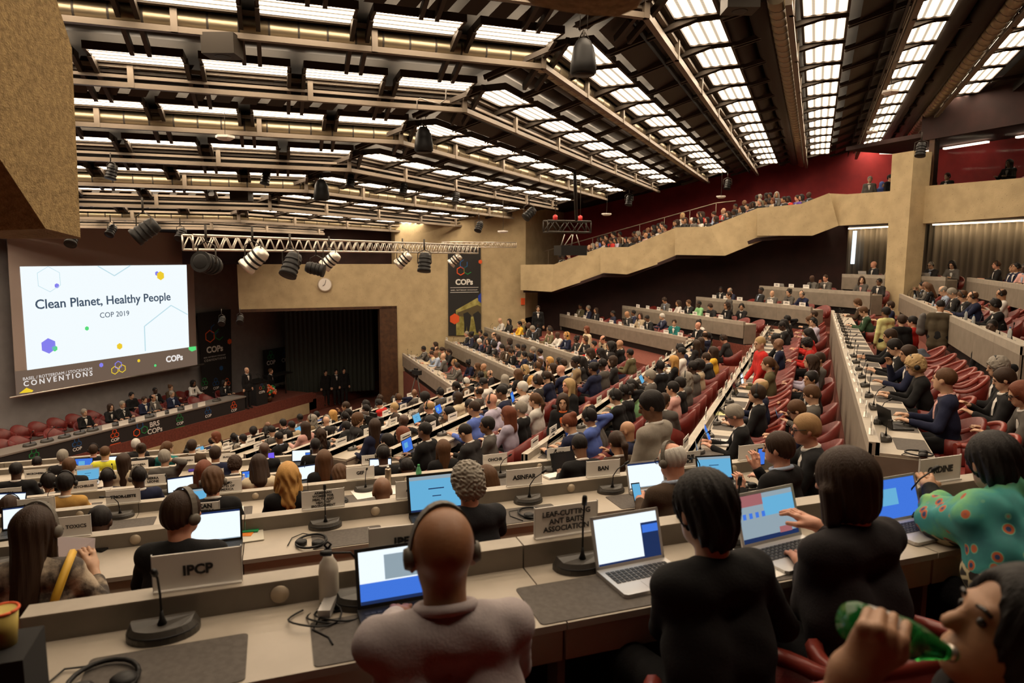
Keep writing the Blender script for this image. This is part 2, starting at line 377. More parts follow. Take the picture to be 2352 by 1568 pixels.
structure(b.build('trim_gallery_parapet', [concrete]))
GX = [p[0] for p in GTOP]; GZ = [p[2] for p in GTOP]
def gallery_z(x): return float(np.interp(x, GX, GZ))
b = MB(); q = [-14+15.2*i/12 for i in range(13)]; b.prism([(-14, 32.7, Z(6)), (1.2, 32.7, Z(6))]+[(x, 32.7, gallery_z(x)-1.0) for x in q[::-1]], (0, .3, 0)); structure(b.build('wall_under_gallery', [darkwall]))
b = MB()
for x0, x1 in zip(GX[::2], GX[1::2]):                             # the gallery's floor behind the parapet
    if x1-x0 < .05: continue
    P = [(x0, FL+.33, gallery_z(x0)-1.2), (x1, FL+.33, gallery_z(x1)-1.2), (x1, 36.6, gallery_z(x1)-.2), (x0, 36.6, gallery_z(x0)-.2)]
    b.prism(P, (0, 0, -.14), 0)
P = [v3(1.0, 30.3, 9.55), v3(10.5, 20.8, 9.55), v3(15, 25, 9.55), v3(15, 37, 9.55), v3(1.0, 37, 9.55)]
b.prism(P, (0, 0, -.2)); structure(b.build('floor_gallery', [darkwall]))
# column
c_ = ng(2084, 500, 21.45); b = MB()
b.hexa([tuple(c_+Fd*a*k+NF*q*k+UP*(z-c_[2])) for z, k in ((Z(2.3), 1), (Z(-3.6), 1.12)) for a, q in ((-.38, -.38), (.38, -.38), (.38, .38), (-.38, .38))])
structure(b.build('trim_column', [concrete]))
# curtain along the back, with a cove light and a slit of daylight
b = MB(); pts = []
for i in range(420):
    f = 6 + i*.05; pts.append((f, 25.9 + .07*math.sin(i*1.1)+.04*math.sin(i*.37)))
vs = [tuple(NF*n_ + Fd*f + UP*z) for z in (Z(2), Z(-1.55)) for f, n_ in pts]; k = len(pts)
b.add(vs, [(i, i+1, k+i+1, k+i) for i in range(k-1)], 0, True)
o = b.build('curtain', [curtainm]); tag(o, 'dark pleated curtain hanging along the back wall', 'curtain')
b = MB(); wallbox(b, 26.4, 26.6, 4, 29, Z(2), Z(-1.25)); structure(b.build('wall_rear', [darkwall]))
b = MB()
for f0, f1 in ((7, 20.1), (21.2, 24.6)):
    wallbox(b, 25.5, 25.62, f0, f1, Z(-1.335), Z(-1.30))
o = b.build('cove_light', [emis('cove_tube', (1, .74, .44), 30)]); tag(o, 'long warm strip light washing the top of the dark curtain', 'light')
a_ = ng(1963, 530, 25.6); c2 = ng(1957, 606, 25.6)
b = MB(); b.hexa([tuple(a_-Fd*.09), tuple(a_+Fd*.09), tuple(a_+Fd*.09+NF*.05), tuple(a_-Fd*.09+NF*.05), tuple(c2-Fd*.09), tuple(c2+Fd*.09), tuple(c2+Fd*.09+NF*.05), tuple(c2-Fd*.09+NF*.05)])
structure(b.build('window_1', [emis('daylight_gap', (.75, .9, 1), 1.6)]))
e_ = ng(2106, 524, 24.9); t_ = empty('exit_sign', e_, math.atan2(Fd[1], Fd[0])); tag(t_, 'small green illuminated exit sign left on the curtain wall', 'sign')
MB().box(-.22, -.03, -.09, .22, .03, .09).build('sign_box', [emis('exit_green', (.05, .55, .45), 1.)], t_)
bm = MB(); bm.box(-.12, .031, -.05, -.06, .036, .05); bm.box(.0, .031, -.015, .12, .036, .015); bm.add([(.12, .036, .05), (.12, .036, -.05), (.19, .036, 0)], [(0, 1, 2)]); bm.build('running_figure_and_arrow', [emis('exit_white', (.9, 1, 1), 1.)], t_)

# interpreters' booths above the gallery on the right
b = MB(); wallbox(b, 25.2, 25.4, 5, 21.5, Z(-1.56), Z(-5)); structure(b.build('wall_booth', [redwall]))
b = MB(); wallbox(b, 21.95, 22.1, 4, 18.0, Z(-4.05), Z(-6)); wallbox(b, 22.1, 25.2, 4, 21.4, Z(-4.2), Z(-4.35)); structure(b.build('trim_booth_fascia', [darkwall]))
for i, f in enumerate((17.6, 14.15, 10.7)):
    b = MB(); wallbox(b, 22.0, 22.25, f-.35 if i else f-.1, f+.1, Z(-2.35), Z(-4.1)); structure(b.build('trim_booth_post', [woodm]))
b = MB(); wallbox(b, 22.04, 22.06, 4.2, 17.6, Z(-2.45), Z(-4.05)); structure(b.build('window_2', [glassm]))
for i, (x0, x1) in enumerate(((2168, 2268), (2118, 2150), (2332, 2420))):
    p, q = ng(x0, 353, 24.6), ng(x1, 346, 24.6); p[2] = q[2] = Z(-4.1); b = MB(); b.bar(p, q, .14, .06)
    tag(b.build('booth_strip_light', [emis('booth_tube%d' % i, (1, .72, .52), 5)]), ('long strip light inside the middle booth', 'short strip light beside the column in the booth', 'strip light at the right edge of the booths')[i], 'light')
b = MB()
for f0, f1 in ((14.3, 17.5), (6, 13.7)): wallbox(b, 22.5, 23.2, f0, f1, Z(-2.4), Z(-2.46))
tag(b.build('booth_counter', [woodm]), 'dark counter along the booth windows above the parapet', 'counter')

# concrete of the near gallery that hangs over the photographer
gn = v3(.90, .44, 0)
def nv(x, y, q): return on(x, y, gn, q)
b = MB(); vf, vb = -2.75, -4.2
top = [nv(-420, -260, vf), nv(105, -120, vf), nv(130, 0, vf), nv(165, 110, vf), nv(185, 545, vf), nv(105, 525, vf), nv(0, 365, vf), nv(-420, -60, vf)]
bk = [nv(185, 548, vb+.2), nv(-20, 548, vb), nv(-420, 546, vb), nv(-420, 200, vb)]
tb = [nv(-420, -260, vf)-gn*3, nv(105, -120, vf)-gn*2.2]
vs = top + bk + tb
b.add(vs, [(0, 7, 6, 5, 4, 3, 2, 1), (4, 5, 9, 8), (5, 6, 10, 9), (6, 7, 11, 10), (0, 1, 13, 12), (1, 2, 3, 13), (3, 4, 8, 13)])
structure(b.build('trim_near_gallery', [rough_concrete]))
fh = v3(-math.sin(YAW), math.cos(YAW), 0)
P = [on(x, y, fh, 2.3) for x, y in ((1170, -90), (1200, -8), (1225, 12), (1290, 26), (1360, 36), (1420, 38), (1462, 20), (1490, -20), (1500, -90))]
b = MB(); b.prism(P, -fh*1.2)
q = [on(x, y, fh, 1.95) for x, y in ((-700, -420), (3000, -420))]
rt_ = v3(fh[1], -fh[0], 0)
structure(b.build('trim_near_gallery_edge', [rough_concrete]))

# ================================================================== CEILING
def bend(x): return v3(x, 10.5-.385*x, 0)
STRIPS = [(6.2, 5.35, 26, 36.3, 7), (4.1, 5.27, 19, 36.2, 5), (2.0, 5.0, 14.8, 36, 6), (-.08, 4.6, 12.4, 35, 6), (-2.18, 4.28, 0, 34.4, 7), (-4.28, 3.86, 0, 33.6, 7), (-6.38, 3.42, 0, 33.0, 7),
          (-8.48, 3.02, 0, 31.7, 7), (-10.58, 2.6, 0, 30.9, 7), (-12.68, 2.2, 0, 30.2, 7), (-14.78, 1.85, 0, 29.3, 7), (-16.9, 1.52, 0, 27.6, 7), (-19.0, 1.22, 0, 25.5, 7)]
fr = MB()                                    # one louvred fitting: .8 wide, 1.42 long
for sx in (-1, 1): fr.box(sx*.40-.025, -.76, -.03, sx*.40+.025, .76, .10)
for sy in (-1, 1): fr.box(-.40, sy*.735-.025, -.03, .40, sy*.735+.025, .10)
fme = fr.mesh('ceiling_light', [bar])
df = MB(); df.quad((-.375, -.71, .0), (-.375, .71, .0), (.375, .71, .0), (.375, -.71, .0))
dme = df.mesh('diffuser', [lamp])
def ceiling_light(p, rot, label, group):
    o = link('ceiling_light', fme, None, p, rot); tag(o, label, 'ceiling light', group)
    link('diffuser', dme, o)
for si, (x, rise, y0, y1, nl) in enumerate(STRIPS):
    bp = bend(x); ya = max(y0, bp[1]+.95); n = 0
    while ya < y1:
        n += 1; ceiling_light((x, ya, Z(-rise)), 0, '%s ceiling light panel from the bend in the %s strip from the right, far run' % (ordn(n), ORD[si+1]), 'far run of ceiling light panels'); ya += 1.75
    for j in range(nl):  # rightmost strips' left runs lie out of view, added to light the foreground
        p = bp - L*(1.0+1.75*j); ceiling_light((p[0], p[1], Z(-rise)), math.atan2(L[1], L[0])-math.pi/2, '%s ceiling light panel from the bend in the %s strip from the right, left run' % (ordn(j+1), ORD[si+1]), 'left run of ceiling light panels')
def path(x, dx, dz, yend, l0=13.):           # a ceiling line offset sideways: left run, bend, far run
    b0 = bend(x+dx); return [b0-L*l0+UP*dz, b0+UP*dz, v3(x+dx, yend, dz)]
# dark ceiling above everything, following the strips
b = MB(); xs = [(9.5, 6.0, 38)]+[(s[0], s[1]+.32, 38) for s in STRIPS]+[(-26, .9, 38)]
for (xa, ra, ea), (xb, rb, eb) in zip(xs, xs[1:]):
    A, Bq = path(xa, 0, Z(-ra), ea, 26), path(xb, 0, Z(-rb), eb, 26)
    for i in (0, 1): b.quad(A[i], A[i+1], Bq[i+1], Bq[i])
structure(b.build('ceiling', [ceil]))
b = MB(); b.quad((-27, -9, Z(-6.6)), (15, -9, Z(-6.6)), (15, 39, Z(-6.6)), (-27, 39, Z(-6.6))); structure(b.build('ceiling', [ceil]))
# panels and crossbars between the strips
b = MB()
for i, (x, rise, y0, y1, nl) in enumerate(STRIPS):
    if i+1 >= len(STRIPS): break
    x2, r2 = STRIPS[i+1][0], STRIPS[i+1][1]
    bp, bp2 = bend(x), bend(x2)
    ya = max(y0, bp[1]+.95)-.875; y2 = bp2[1]
    while ya < y1+.3:                         # bars across to the next strip
        b.bar((x, ya-.07, Z(-rise)), (x2+.42, ya-.07, Z(-r2)-.03), .045, .09, 0); b.bar((x, ya+.07, Z(-rise)), (x2+.42, ya+.07, Z(-r2)-.03), .045, .09, 0); ya += 1.75
    if nl or STRIPS[i+1][4]:
        for j in range(7):
            p = bp-L*(.12+1.75*j); q = p + N*(float((bp2-bp) @ N)-.43)
            for o_ in (-.13, .13): b.bar((p[0]+L[0]*o_, p[1]+L[1]*o_, Z(-rise)), (q[0]+L[0]*o_, q[1]+L[1]*o_, Z(-r2)-.03), .07, .13, 0)
    if i % 2 == 0:                            # closed bays: corrugated dark sheet
        for seg in (0, 1):
            A, Bq = path(x, -1.45, 0, y1), path(x, -.45, 0, y1)
            za, zb = Z(-r2)+.02, Z(-rise)+.06
            m = 26 if seg == 0 else 1
            for j in range(m):
                t0, t1 = j/m, (j+.62)/m if seg == 0 else 1
                a0, a1, b0, b1 = (P_[seg]*(1-t)+P_[seg+1]*t for P_, t in ((A, t0), (A, t1), (Bq, t0), (Bq, t1)))
                b.quad(a0+UP*za, a1+UP*za, b1+UP*zb, b0+UP*zb, 1)
structure(b.build('ceiling_grid', [bar, slat]))

GIRD = [(7.7, 5.0, 5.4, 36, 'd'), (5.6, 4.95, 5.3, 36, 'l'), (3.5, 4.75, 5.2, 36, 'd'), (1.46, 4.5, 4.9, 36, 'l'), (-.63, 4.15, 4.58, 35.5, 'd'), (-2.73, 3.84, 4.22, 35, 'l'), (-4.83, 3.47, 3.92, 34, 'd'), (-6.9, 3.0, 3.40, 32.7, 'l'), (-9.0, 2.6, 3.03, 31.2, 'd'),
        (-11.1, 2.163, 2.57, 30.3, 'l'), (-13.2, 1.775, 2.19, 30.0, 'd'), (-15.3, 1.386, 1.77, 28.7, 'l'), (-17.4, 1.10, 1.42, 27, 'd'), (-19.5, .92, 1.2, 24, 'l')]
def ringed(m, pts, r_):                      # a duct whose sections meet in narrow raised joints
    P, Rr = [], []
    for a, c in zip(pts, pts[1:]):
        ln = float(np.linalg.norm(c-a)); d_ = (c-a)/ln; k = max(1, int(ln/.42))
        for i in range(k):
            q = a+d_*(ln*i/k); P += [q, q+d_*.36, q+d_*.37, q+d_*.405]; Rr += [r_, r_, r_*1.035, r_*1.035]
    P.append(pts[-1]); Rr.append(r_); n0 = len(m.f); m.tube(P, Rr, 14)
    for i in range(len(P)-1):
        if i % 4 == 2:
            for j in range(14): m.m[n0+i*14+j] = 1
for gi, (x, rb, rt, ye, kind) in enumerate(GIRD):
    left = gi >= 5; hgt = rt-rb
    def seg_bars(dx, dz, w_, h_):
        m = MB(); P = path(x, dx, dz, ye)
        segs = [(P[0], P[1]), (P[1], P[2])] if left else [(P[1]+R*2, P[2])]
        for a, c in segs: m.bar(a, c, w_, h_)
        return m
    zb, zt = Z(-rb), Z(-rt)
    root = seg_bars(0, zb+.045, .11, .09).build('ceiling_girder', [grail])
    tag(root, '%s ceiling girder from the stage end, %s' % (ORD[len(GIRD)-gi], 'round silver duct between two pale rails' if kind == 'd' else 'open louvre of pale rails'), 'girder', 'ceiling girders with ducts' if kind == 'd' else 'louvred ceiling girders')
    seg_bars(0, zt-.03, .09, .06).build('top_rail', [grail], root)
    if kind == 'l':
        seg_bars(-.03, zb+hgt*.50, .05, .055).build('middle_rail', [grail], root)
        seg_bars(-.10, zb+hgt*.74, .05, .05).build('upper_rail', [bar], root)
        m = MB(); P = path(x, -.35, 0, ye)
        for a, c in ([(P[0], P[1]), (P[1], P[2])] if left else [(P[1]+R*2, P[2])]):
            m.quad(a+UP*(zb+.1), c+UP*(zb+.1), c+UP*zt, a+UP*zt)
        m.build('dark_backing', [ceil], root)
    else:
        m = MB(); r_ = hgt*.40; P = path(x, -.20, zb+hgt*.53, ye)
        if left:
            s0 = [P[0]+(P[1]-P[0])*(i/14) for i in range(14)]; s1 = [P[1]+(P[2]-P[1])*(i/14) for i in range(15)]
            ringed(m, s0+s1, r_)
        else: ringed(m, [P[1]+R*2, P[2]], r_)
        m.build('duct', [duct, darksteel], root)
        m = MB(); P2 = path(x, -.95, 0, ye)   # plain dark ducts in the open bay behind
        for off, rr in ((-.62, .24), (-1.15, .24)):
            PP = path(x, off+.1, zb+hgt*.9, ye)
            m.tube(([PP[0]] if left else [])+[PP[1]+(R*0 if left else R*2), PP[2]], rr, 12)
        m.build('return_ducts', [slat], root)
    P = path(x, .03, 0, ye)
    if left:
        k = 0; 
        for j in range(4): q = P[1]-L*(3.1*j+.03); MB().box(-.05, -.04, zb, .05, .04, zt).build('strut', [grail], root, loc=(q[0], q[1], 0), rot=math.atan2(L[1], L[0]))
    q = P[1]+R*2.6
    while q[1] < ye+.1: MB().box(-.04, -.05, zb, .04, .05, zt).build('strut', [grail], root, loc=(q[0], q[1], 0)); q = q+R*3.05

# lights on the lower ceiling over the far gallery
for i, (x, y) in enumerate([(1700, 408), (1800, 392), (1880, 380), (1990, 372), (2060, 352), (2150, 340), (1760, 402), (1940, 388), (2040, 372), (2250, 322)]):
    p = atz(x, y, Z(-4.75)); o = MB().box(-.10, -.75, -.03, .10, .75, .03).build('tube_light', [lampedge if i > 5 else emis('gallery_tube', (1, .8, .6), 2.2) if i == 0 else MATS['gallery_tube']], loc=p, rot=-1.15)
    tag(o, '%s tube light from the left on the low ceiling above the gallery' % ORD[i+1], 'ceiling light', 'gallery tube lights')

# pods and small devices hanging from the ceiling
def hang(px, py, dist):                      # place on a sight line at a given distance ahead
    r = ray(px, py); return CAM + r*(dist/F)
def pod():
    t = empty('loudspeaker')
    m = MB(); m.lathe([(.001, -.27), (.17, -.27), (.205, -.24), (.20, -.1), (.165, .12), (.11, .23), (.05, .27), (.001, .275)], n=24); m.build('speaker_pod', [black], t)
    m = MB(); m.tube([(0, 0, .27), (0, .0, .36)], .02, 6); m.tube([(-.09, 0, .24), (0, 0, .40), (.09, 0, .24)], .012, 6); m.build('bracket', [darksteel], t)
    m = MB(); m.tube([(.06, 0, .38), (.06, 0, .95)], .006, 4); m.tube([(-.06, 0, .38), (-.06, 0, .95)], .006, 4); m.build('hanging_wire', [darksteel], t)
    m = MB(); m.lathe([(.001, -.285), (.18, -.275)], n=24); m.build('grille', [darksteel], t)
    return t
p0 = pod()
for i, (x, y, d, lb) in enumerate([(1340, 130, 10.6, 'black bell-shaped loudspeaker hanging highest, near the top of the ceiling'), (973, 320, 15.0, 'black bell-shaped loudspeaker hanging below the middle duct girder'), (738, 436, 18.2, 'black bell-shaped loudspeaker nearest the stage truss')]):
    t = p0 if i == 0 else copy_tree(p0); t.location = tuple(hang(x, y, d)); tag(t, lb, 'loudspeaker', 'hanging loudspeaker pods')
def puck():
    t = empty('wireless_antenna')
    m = MB(); m.lathe([(.001, -.05), (.13, -.05), (.20, -.01), (.20, .04), (.001, .05)], n=6, smooth=False); m.build('housing', [white], t)
    m = MB(); m.tube([(0, 0, .05), (0.02, 0, .6), (0, 0, 1.2)], .008, 5); m.build('cable', [darksteel], t)
    return t
p0 = puck()
for i, (x, y, d, lb) in enumerate([(1155, 118, 13.5, 'white flat antenna hanging on a wire from the top centre of the ceiling'), (517, 316, 14.5, 'white flat antenna hanging at left below a duct girder'), (2045, 212, 16.5, 'white flat antenna under the right-hand light strip'), (2003, 303, 24, 'white flat antenna further back at right'), (1393, 492, 27, 'white flat antenna before the red wall'), (1155, 532, 26, 'white flat antenna before the concrete wall top'), (1656, 452, 28, 'white flat antenna above the gallery crowd')]):
    t = p0 if i == 0 else copy_tree(p0); t.location = tuple(hang(x, y, d)); tag(t, lb, 'antenna', 'hanging white antennas')
for i, (x, y, d, lb) in enumerate([(511, 112, 11.0, 'dark square ventilation box under the left ceiling'), (555, 452, 19.5, 'dark square box under the ceiling near the truss'), (1700, 8, 11, 'dark square loudspeaker panel at the top right of the ceiling')]):
    t = MB().box(-.26, -.2, -.12, .26, .2, .2).build('ceiling_box', [slat], loc=hang(x, y, d), rot=YAW); tag(t, lb, 'ceiling box')
    MB().lathe([(.11, -.125), (.13, -.12)], n=16).build('round_vent', [black], t)
m = MB(); c_ = [hang(x, y, 13.2) for x, y in ((1025, 204), (1024, 228), (1010, 238), (985, 233), (965, 226), (958, 232), (958, 250))]; m.tube(c_, .012, 6)
tag(m.build('loose_cable', [white]), 'loose white cable looping below the ceiling louvre', 'cable')

# ================================================================== STAGE
SX = -22.0; SFL = Z(6.65)
def plane_m(x, p, lift=0.): return frame(x, UP, p) if False else Matrix(((x[0], 0, np.cross(x, UP)[0], p[0]+np.cross(x, UP)[0]*lift), (x[1], 0, np.cross(x, UP)[1], p[1]+np.cross(x, UP)[1]*lift), (0, 1, 0, p[2]), (0, 0, 0, 1)))
def wtext(name, s, m, x, p, width=None, size=.3, parent=None, bold=0., lift=.012, spacing=1., line=1.):
    o = text(name, s, size, m, (0, 0, 0), (0, 0, 0), None, bold, .002, 'CENTER', spacing, line)
    if width:
        k = np.empty(len(o.data.vertices)*3); o.data.vertices.foreach_get('co', k); f_ = width/max(np.ptp(k[::3]), 1e-3); o.data.transform(Matrix.Scale(f_, 4))
    o.matrix_world = plane_m(x, p, lift)
    if parent is not None: o.parent = parent; o.matrix_parent_inverse = Matrix.Identity(4)
    return o
def hexring(b, x, c, r, w_, m=0, lift=.01, a0=90, sides=6, part=6):
    nrm = np.cross(x, UP); c = np.asarray(c, float)+nrm*lift; ps = [c+(x*math.cos(math.radians(a0+60*i))+UP*math.sin(math.radians(a0+60*i)))*r for i in range(7)]
    if w_ <= 0: b.add(ps[:6], [tuple(range(6))], m); return
    qs = [c+(p-c)*(1-w_/r) for p in ps]
    for i in range(part): b.quad(ps[i], ps[i+1], qs[i+1], qs[i], m)
corange = mat('print_orange', (.75, .10, .02), .6); cgreen = mat('print_green', (.02, .22, .06), .6); cblue = mat('print_blue', (.02, .09, .25), .6); cyel = mat('print_yellow', (.75, .45, .03), .6)
cwhite = mat('print_white', (.75, .73, .70), .6); cblack = mat('print_black', (.016, .015, .015), .6); cgrass = noisy(mat('print_field', rough=.7), (.20, .17, .03), (.45, .40, .13), 3, 5); ctree = mat('print_trees', (.10, .075, .03), .7)
# platform
b = MB(); b.box(-25.75, -2, Z(7.4), SX-.05, 26.2, SFL); b.box(SX-.06, -2, Z(7.0), SX, 25.9, Z(6.53)); structure(b.build('floor_stage', [carpet]))
b = MB(); b.box(SX-.4, -2, Z(8.3), SX+.02, 25.6, Z(7.0)); structure(b.build('wall_stage_base', [concrete]))
b = MB(); b.box(-40, 18, Z(7.5), SX-.05, 45, SFL-.25); structure(b.build('floor_side_stage', [carpet]))
# the long panel table
T = Row('T', 'stage table', -R, X, SX-.06, 5.81, -21.7, -11.9); ROWS['T'] = T
t = empty('panel_table', (SX-.4, 16.8, SFL)); tag(t, 'long black-fronted panel table with conference logos on the stage', 'table')
def rel(o, par): o.parent = par; o.matrix_parent_inverse = Matrix.Translation(-Vector(par.location)); return o
rel(MB().box(SX-.85, 11.9, Z(5.99), SX-.03, 21.7, Z(5.94)).build('tabletop', [mat('panel_top', (.22, .19, .165), .4)]), t)
rel(MB().box(SX-.10, 11.95, SFL, SX-.06, 21.65, Z(5.99)).build('front_panel', [cblack]), t)
for i, (ys) in enumerate((13.2, 15.8, 18.4, 20.9)): rel(MB().box(SX-.75, ys-.03, SFL, SX-.15, ys+.03, Z(5.99)).build('leg', [black]), t)
XF = SX-.055
for i, (x, y, mm) in enumerate([(79, 1057, cgreen), (177, 1031, cblue), (264, 1010, corange), (413, 972, cgreen), (478, 955, cblue), (537, 942, corange)]):
    p = on(x, y, X, XF); b = MB()
    for dx, dz in ((-.075, .17), (.075, .17), (0, .30)): hexring(b, R, p+R*dx+UP*dz, .095, .028, 0)
    if i in (2, 3, 5):
        for k in (0, 1): q = p-UP*(.15+k*.07); b.quad(q-R*.2+X*.01, q+R*.2+X*.01, q+R*.2+UP*.025+X*.01, q-R*.2+UP*.025+X*.01)
    rel(b.build('logo_emblem', [mm]), t); rel(wtext('logo_lettering', 'COP', cwhite, R, p, .31, parent=None, bold=.006), t)
p = on(323, 987, X, XF); b = MB()
for dx, dz, k in ((-.17, -.06, 0), (.15, -.03, 1), (-.02, .17, 2)): hexring(b, R, p+R*dx+UP*dz, .15, .035, k)
rel(b.build('logo_emblem', [corange, cgreen, cblue]), t); rel(wtext('logo_lettering', 'BRS\nCOPs', cwhite, R, on(355, 981, X, XF), .62, bold=.006, line=.95), t)
# projection screen
SXX = -25.1
def sp(x, y, lift=.0): p = on(x, y, X, SXX); p[0] += lift; return p
t = empty('projection_screen', sp(250, 720)); tag(t, 'large projection screen showing the slide Clean Planet, Healthy People', 'screen')
def quadpx(b, pts, m=0, lift=0.): b.add([sp(x, y, lift) for x, y in pts], [tuple(range(len(pts)))[::-1]], m)
b = MB(); P = [sp(x, y) for x, y in ((12, 470), (440, 480), (453, 838), (38, 908))]; b.prism(P, (-.03, 0, 0)); rel(b.build('canvas', [mat('screen_canvas', (.42, .34, .30), .8)]), t)
b = MB(); a_, c_ = sp(36, 911), sp(468, 836); b.tube([a_-R*.2, c_], .035, 8); rel(b.build('bottom_batten', [steel]), t)
b = MB(); quadpx(b, [(45, 612), (428, 608), (434, 797), (62, 850)], 0, .01); rel(b.build('projected_slide', [emis('slide_white', (.90, .97, 1.0), 1.0)]), t)
b = MB(); quadpx(b, [(33, 853), (452, 795), (453, 838), (38, 908)], 0, .008); rel(b.build('projected_footer', [emis('slide_footer', (.155, .105, .075), 1.0)]), t)
sv, sg, sy_, sl, sb = emis('slide_violet', (.24, .22, .85), 1), emis('slide_green', (.10, .72, .20), 1), emis('slide_yellow', (.85, .60, .03), 1), emis('slide_line', (.50, .72, .80), 1), emis('slide_dark', (.055, .085, .13), 1)
sfw = emis('slide_text_white', (.8, .75, .72), 1)
b = MB()
for x, y, r, w_, m in ((112, 641, .46, .02, 3), (130, 656, .09, 0, 0), (360, 628, .10, 0, 0), (368, 633, .19, 0, 2), (199, 754, .085, 0, 1), (125, 800, .11, 0, 1), (111, 794, .28, 0, 0), (274, 795, .13, 0, 2), (232, 838, .09, 0, 0), (318, 828, .07, 0, 2), (356, 839, .06, 0, 1)):
    b = MB(); hexring(b, R, sp(x, y), r, w_, 0, .016+.004*(m == 2)); rel(b.build('slide_hexagon', [(sv, sg, sy_, sl)[m]]), t)
b = MB()
for ln in ([(224, 611), (262, 633), (298, 610)], [(333, 806), (331, 749), (392, 701), (430, 722)]):
    b = MB()
    for a, c in zip(ln, ln[1:]): b.bar(sp(*a, .016), sp(*c, .016), .03, .03, 0)
    rel(b.build('slide_line', [sl]), t)
b = MB(); quadpx(b, [(432, 797), (449, 795), (450, 803), (440, 807), (433, 803)], 1, .02); rel(b.build('slide_corner', [sv, sg]), t); b = MB(); quadpx(b, [(43, 903), (60, 890), (76, 896), (73, 900)], 2, .02); rel(b.build('slide_corner', [sv, sg, sy_]), t); b = MB()
for x, y, k in ((263, 850, 2), (280, 846, 2), (271, 838, 0)): hexring(b, R, sp(x, y), .17, .035, k, .02)
rel(b.build('slide_emblem', [sv, sg, sy_, sl]), t)
rel(wtext('slide_title', 'Clean Planet, Healthy People', sb, R, sp(250, 690), 5.55, lift=.02, bold=.004), t)
rel(wtext('slide_subtitle', 'COP 2019', sb, R, sp(263, 722), 1.23, lift=.02), t)
rel(wtext('footer_lettering', 'COPs', sfw, R, sp(400, 823), .85, lift=.02, bold=.012), t)
rel(wtext('footer_lettering', 'BASEL / ROTTERDAM / STOCKHOLM', sfw, R, sp(135, 858), 2.5, lift=.02), t)
rel(wtext('footer_lettering', 'CONVENTIONS', sfw, R, sp(136, 869), 2.5, lift=.02, spacing=1.5, bold=.006), t)
# tall banner at the right of the screen
BX = -25.4
def banner(name, x, nrm_p, corners, label):
    t = empty(name, nrm_p(*corners[0])); tag(t, label, 'banner'); return t
bp_ = lambda x, y: on(x, y, X, BX)
t = empty('banner', bp_(490, 800)); tag(t, 'tall black conference banner hanging beside the projection screen', 'banner')
b = MB(); b.prism([bp_(452, 719), bp_(530, 710), bp_(533, 905), bp_(470, 930)], (-.02, 0, 0)); rel(b.build('fabric', [cblack]), t)
b = MB(); hexring(b, R, bp_(482, 772), .30, .05, 0); hexring(b, R, bp_(503, 768), .28, .05, 1, part=4); hexring(b, R, bp_(493, 756), .26, .05, 2, part=4); hexring(b, R, bp_(527, 784), .14, 0, 0); hexring(b, R, bp_(508, 845), .12, 0, 2)
for x, k in ((470, 1), (496, 2), (522, 0)):
    e_ = MB()
    for dx, dz in ((-.09, .2), (.09, .2), (0, .36)): hexring(e_, R, bp_(x, 890)+R*dx+UP*dz, .11, .03, 0)
    rel(e_.build('emblem', [(corange, cgreen, cblue)[k]]), t)
rel(b.build('emblem', [corange, cgreen, cblue]), t)
rel(wtext('lettering', 'COPs', cwhite, R, bp_(493, 802), .95, bold=.01), t); rel(wtext('lettering', 'BASEL / ROTTERDAM / STOCKHOLM', cwhite, R, bp_(493, 818), 1.25), t); rel(wtext('lettering', 'CONVENTIONS', cwhite, R, bp_(494, 825), 1.25, spacing=1.4), t)
for x in (470, 496, 522): rel(wtext('lettering', 'COP', cwhite, R, bp_(x, 891), .33, bold=.004), t)
# banner on the concrete wall
WX = NF; wp = lambda x, y: on(x, y, Fd, FW-.06)
t = empty('banner', wp(1066, 700)); tag(t, 'tall black banner with hexagon and field picture on the concrete wall', 'banner')
b = MB(); b.prism([wp(1029, 560), wp(1104, 566), wp(1105, 770), wp(1030, 771)], Fd*.02); rel(b.build('fabric', [cblack]), t)
def wq(b, pts, m, lift): b.add([wp(x, y)-Fd*lift for x, y in pts], [tuple(range(len(pts)))], m)
b = MB(); wq(b, [(1047, 712), (1096, 684), (1105, 690), (1105, 769), (1048, 770)], 0, .008); wq(b, [(1050, 718), (1096, 700), (1105, 704), (1105, 722), (1080, 728), (1052, 726)], 1, .012)
for pts in ([(1064, 720), (1074, 716), (1082, 724), (1080, 745), (1077, 765), (1073, 765), (1072, 748), (1070, 765), (1066, 765), (1066, 742)], [(1086, 722), (1098, 714), (1105, 722), (1105, 764), (1094, 764), (1090, 740)]): wq(b, pts, 2, .014)
rel(b.build('field_picture', [cgrass, ctree, cblack]), t)
b = MB(); hexring(b, WX, wp(1044, 732), .26, 0, 0, .02); hexring(b, WX, wp(1058, 622), .22, .05, 0); hexring(b, WX, wp(1074, 620), .22, .05, 1, part=4); hexring(b, WX, wp(1065, 606), .22, .05, 2, part=5); wq(b, [(1098, 679), (1105, 672), (1105, 696), (1098, 690)], 3, .012); hexring(b, WX, wp(1103, 601), .1, 0, 0)
for y in (660, 671): wq(b, [(1034, y), (1099, y-1), (1099, y), (1034, y+1)], 4, .012)
rel(b.build('emblem', [corange, cgreen, cblue, mat('print_deep_blue', (.01, .04, .35), .6), cwhite]), t)
rel(wtext('lettering', 'COPs', cwhite, WX, wp(1066, 648), .86, bold=.012), t); rel(wtext('lettering', 'BASEL / ROTTERDAM / STOCKHOLM', cwhite, WX, wp(1066, 666), 1.3), t)
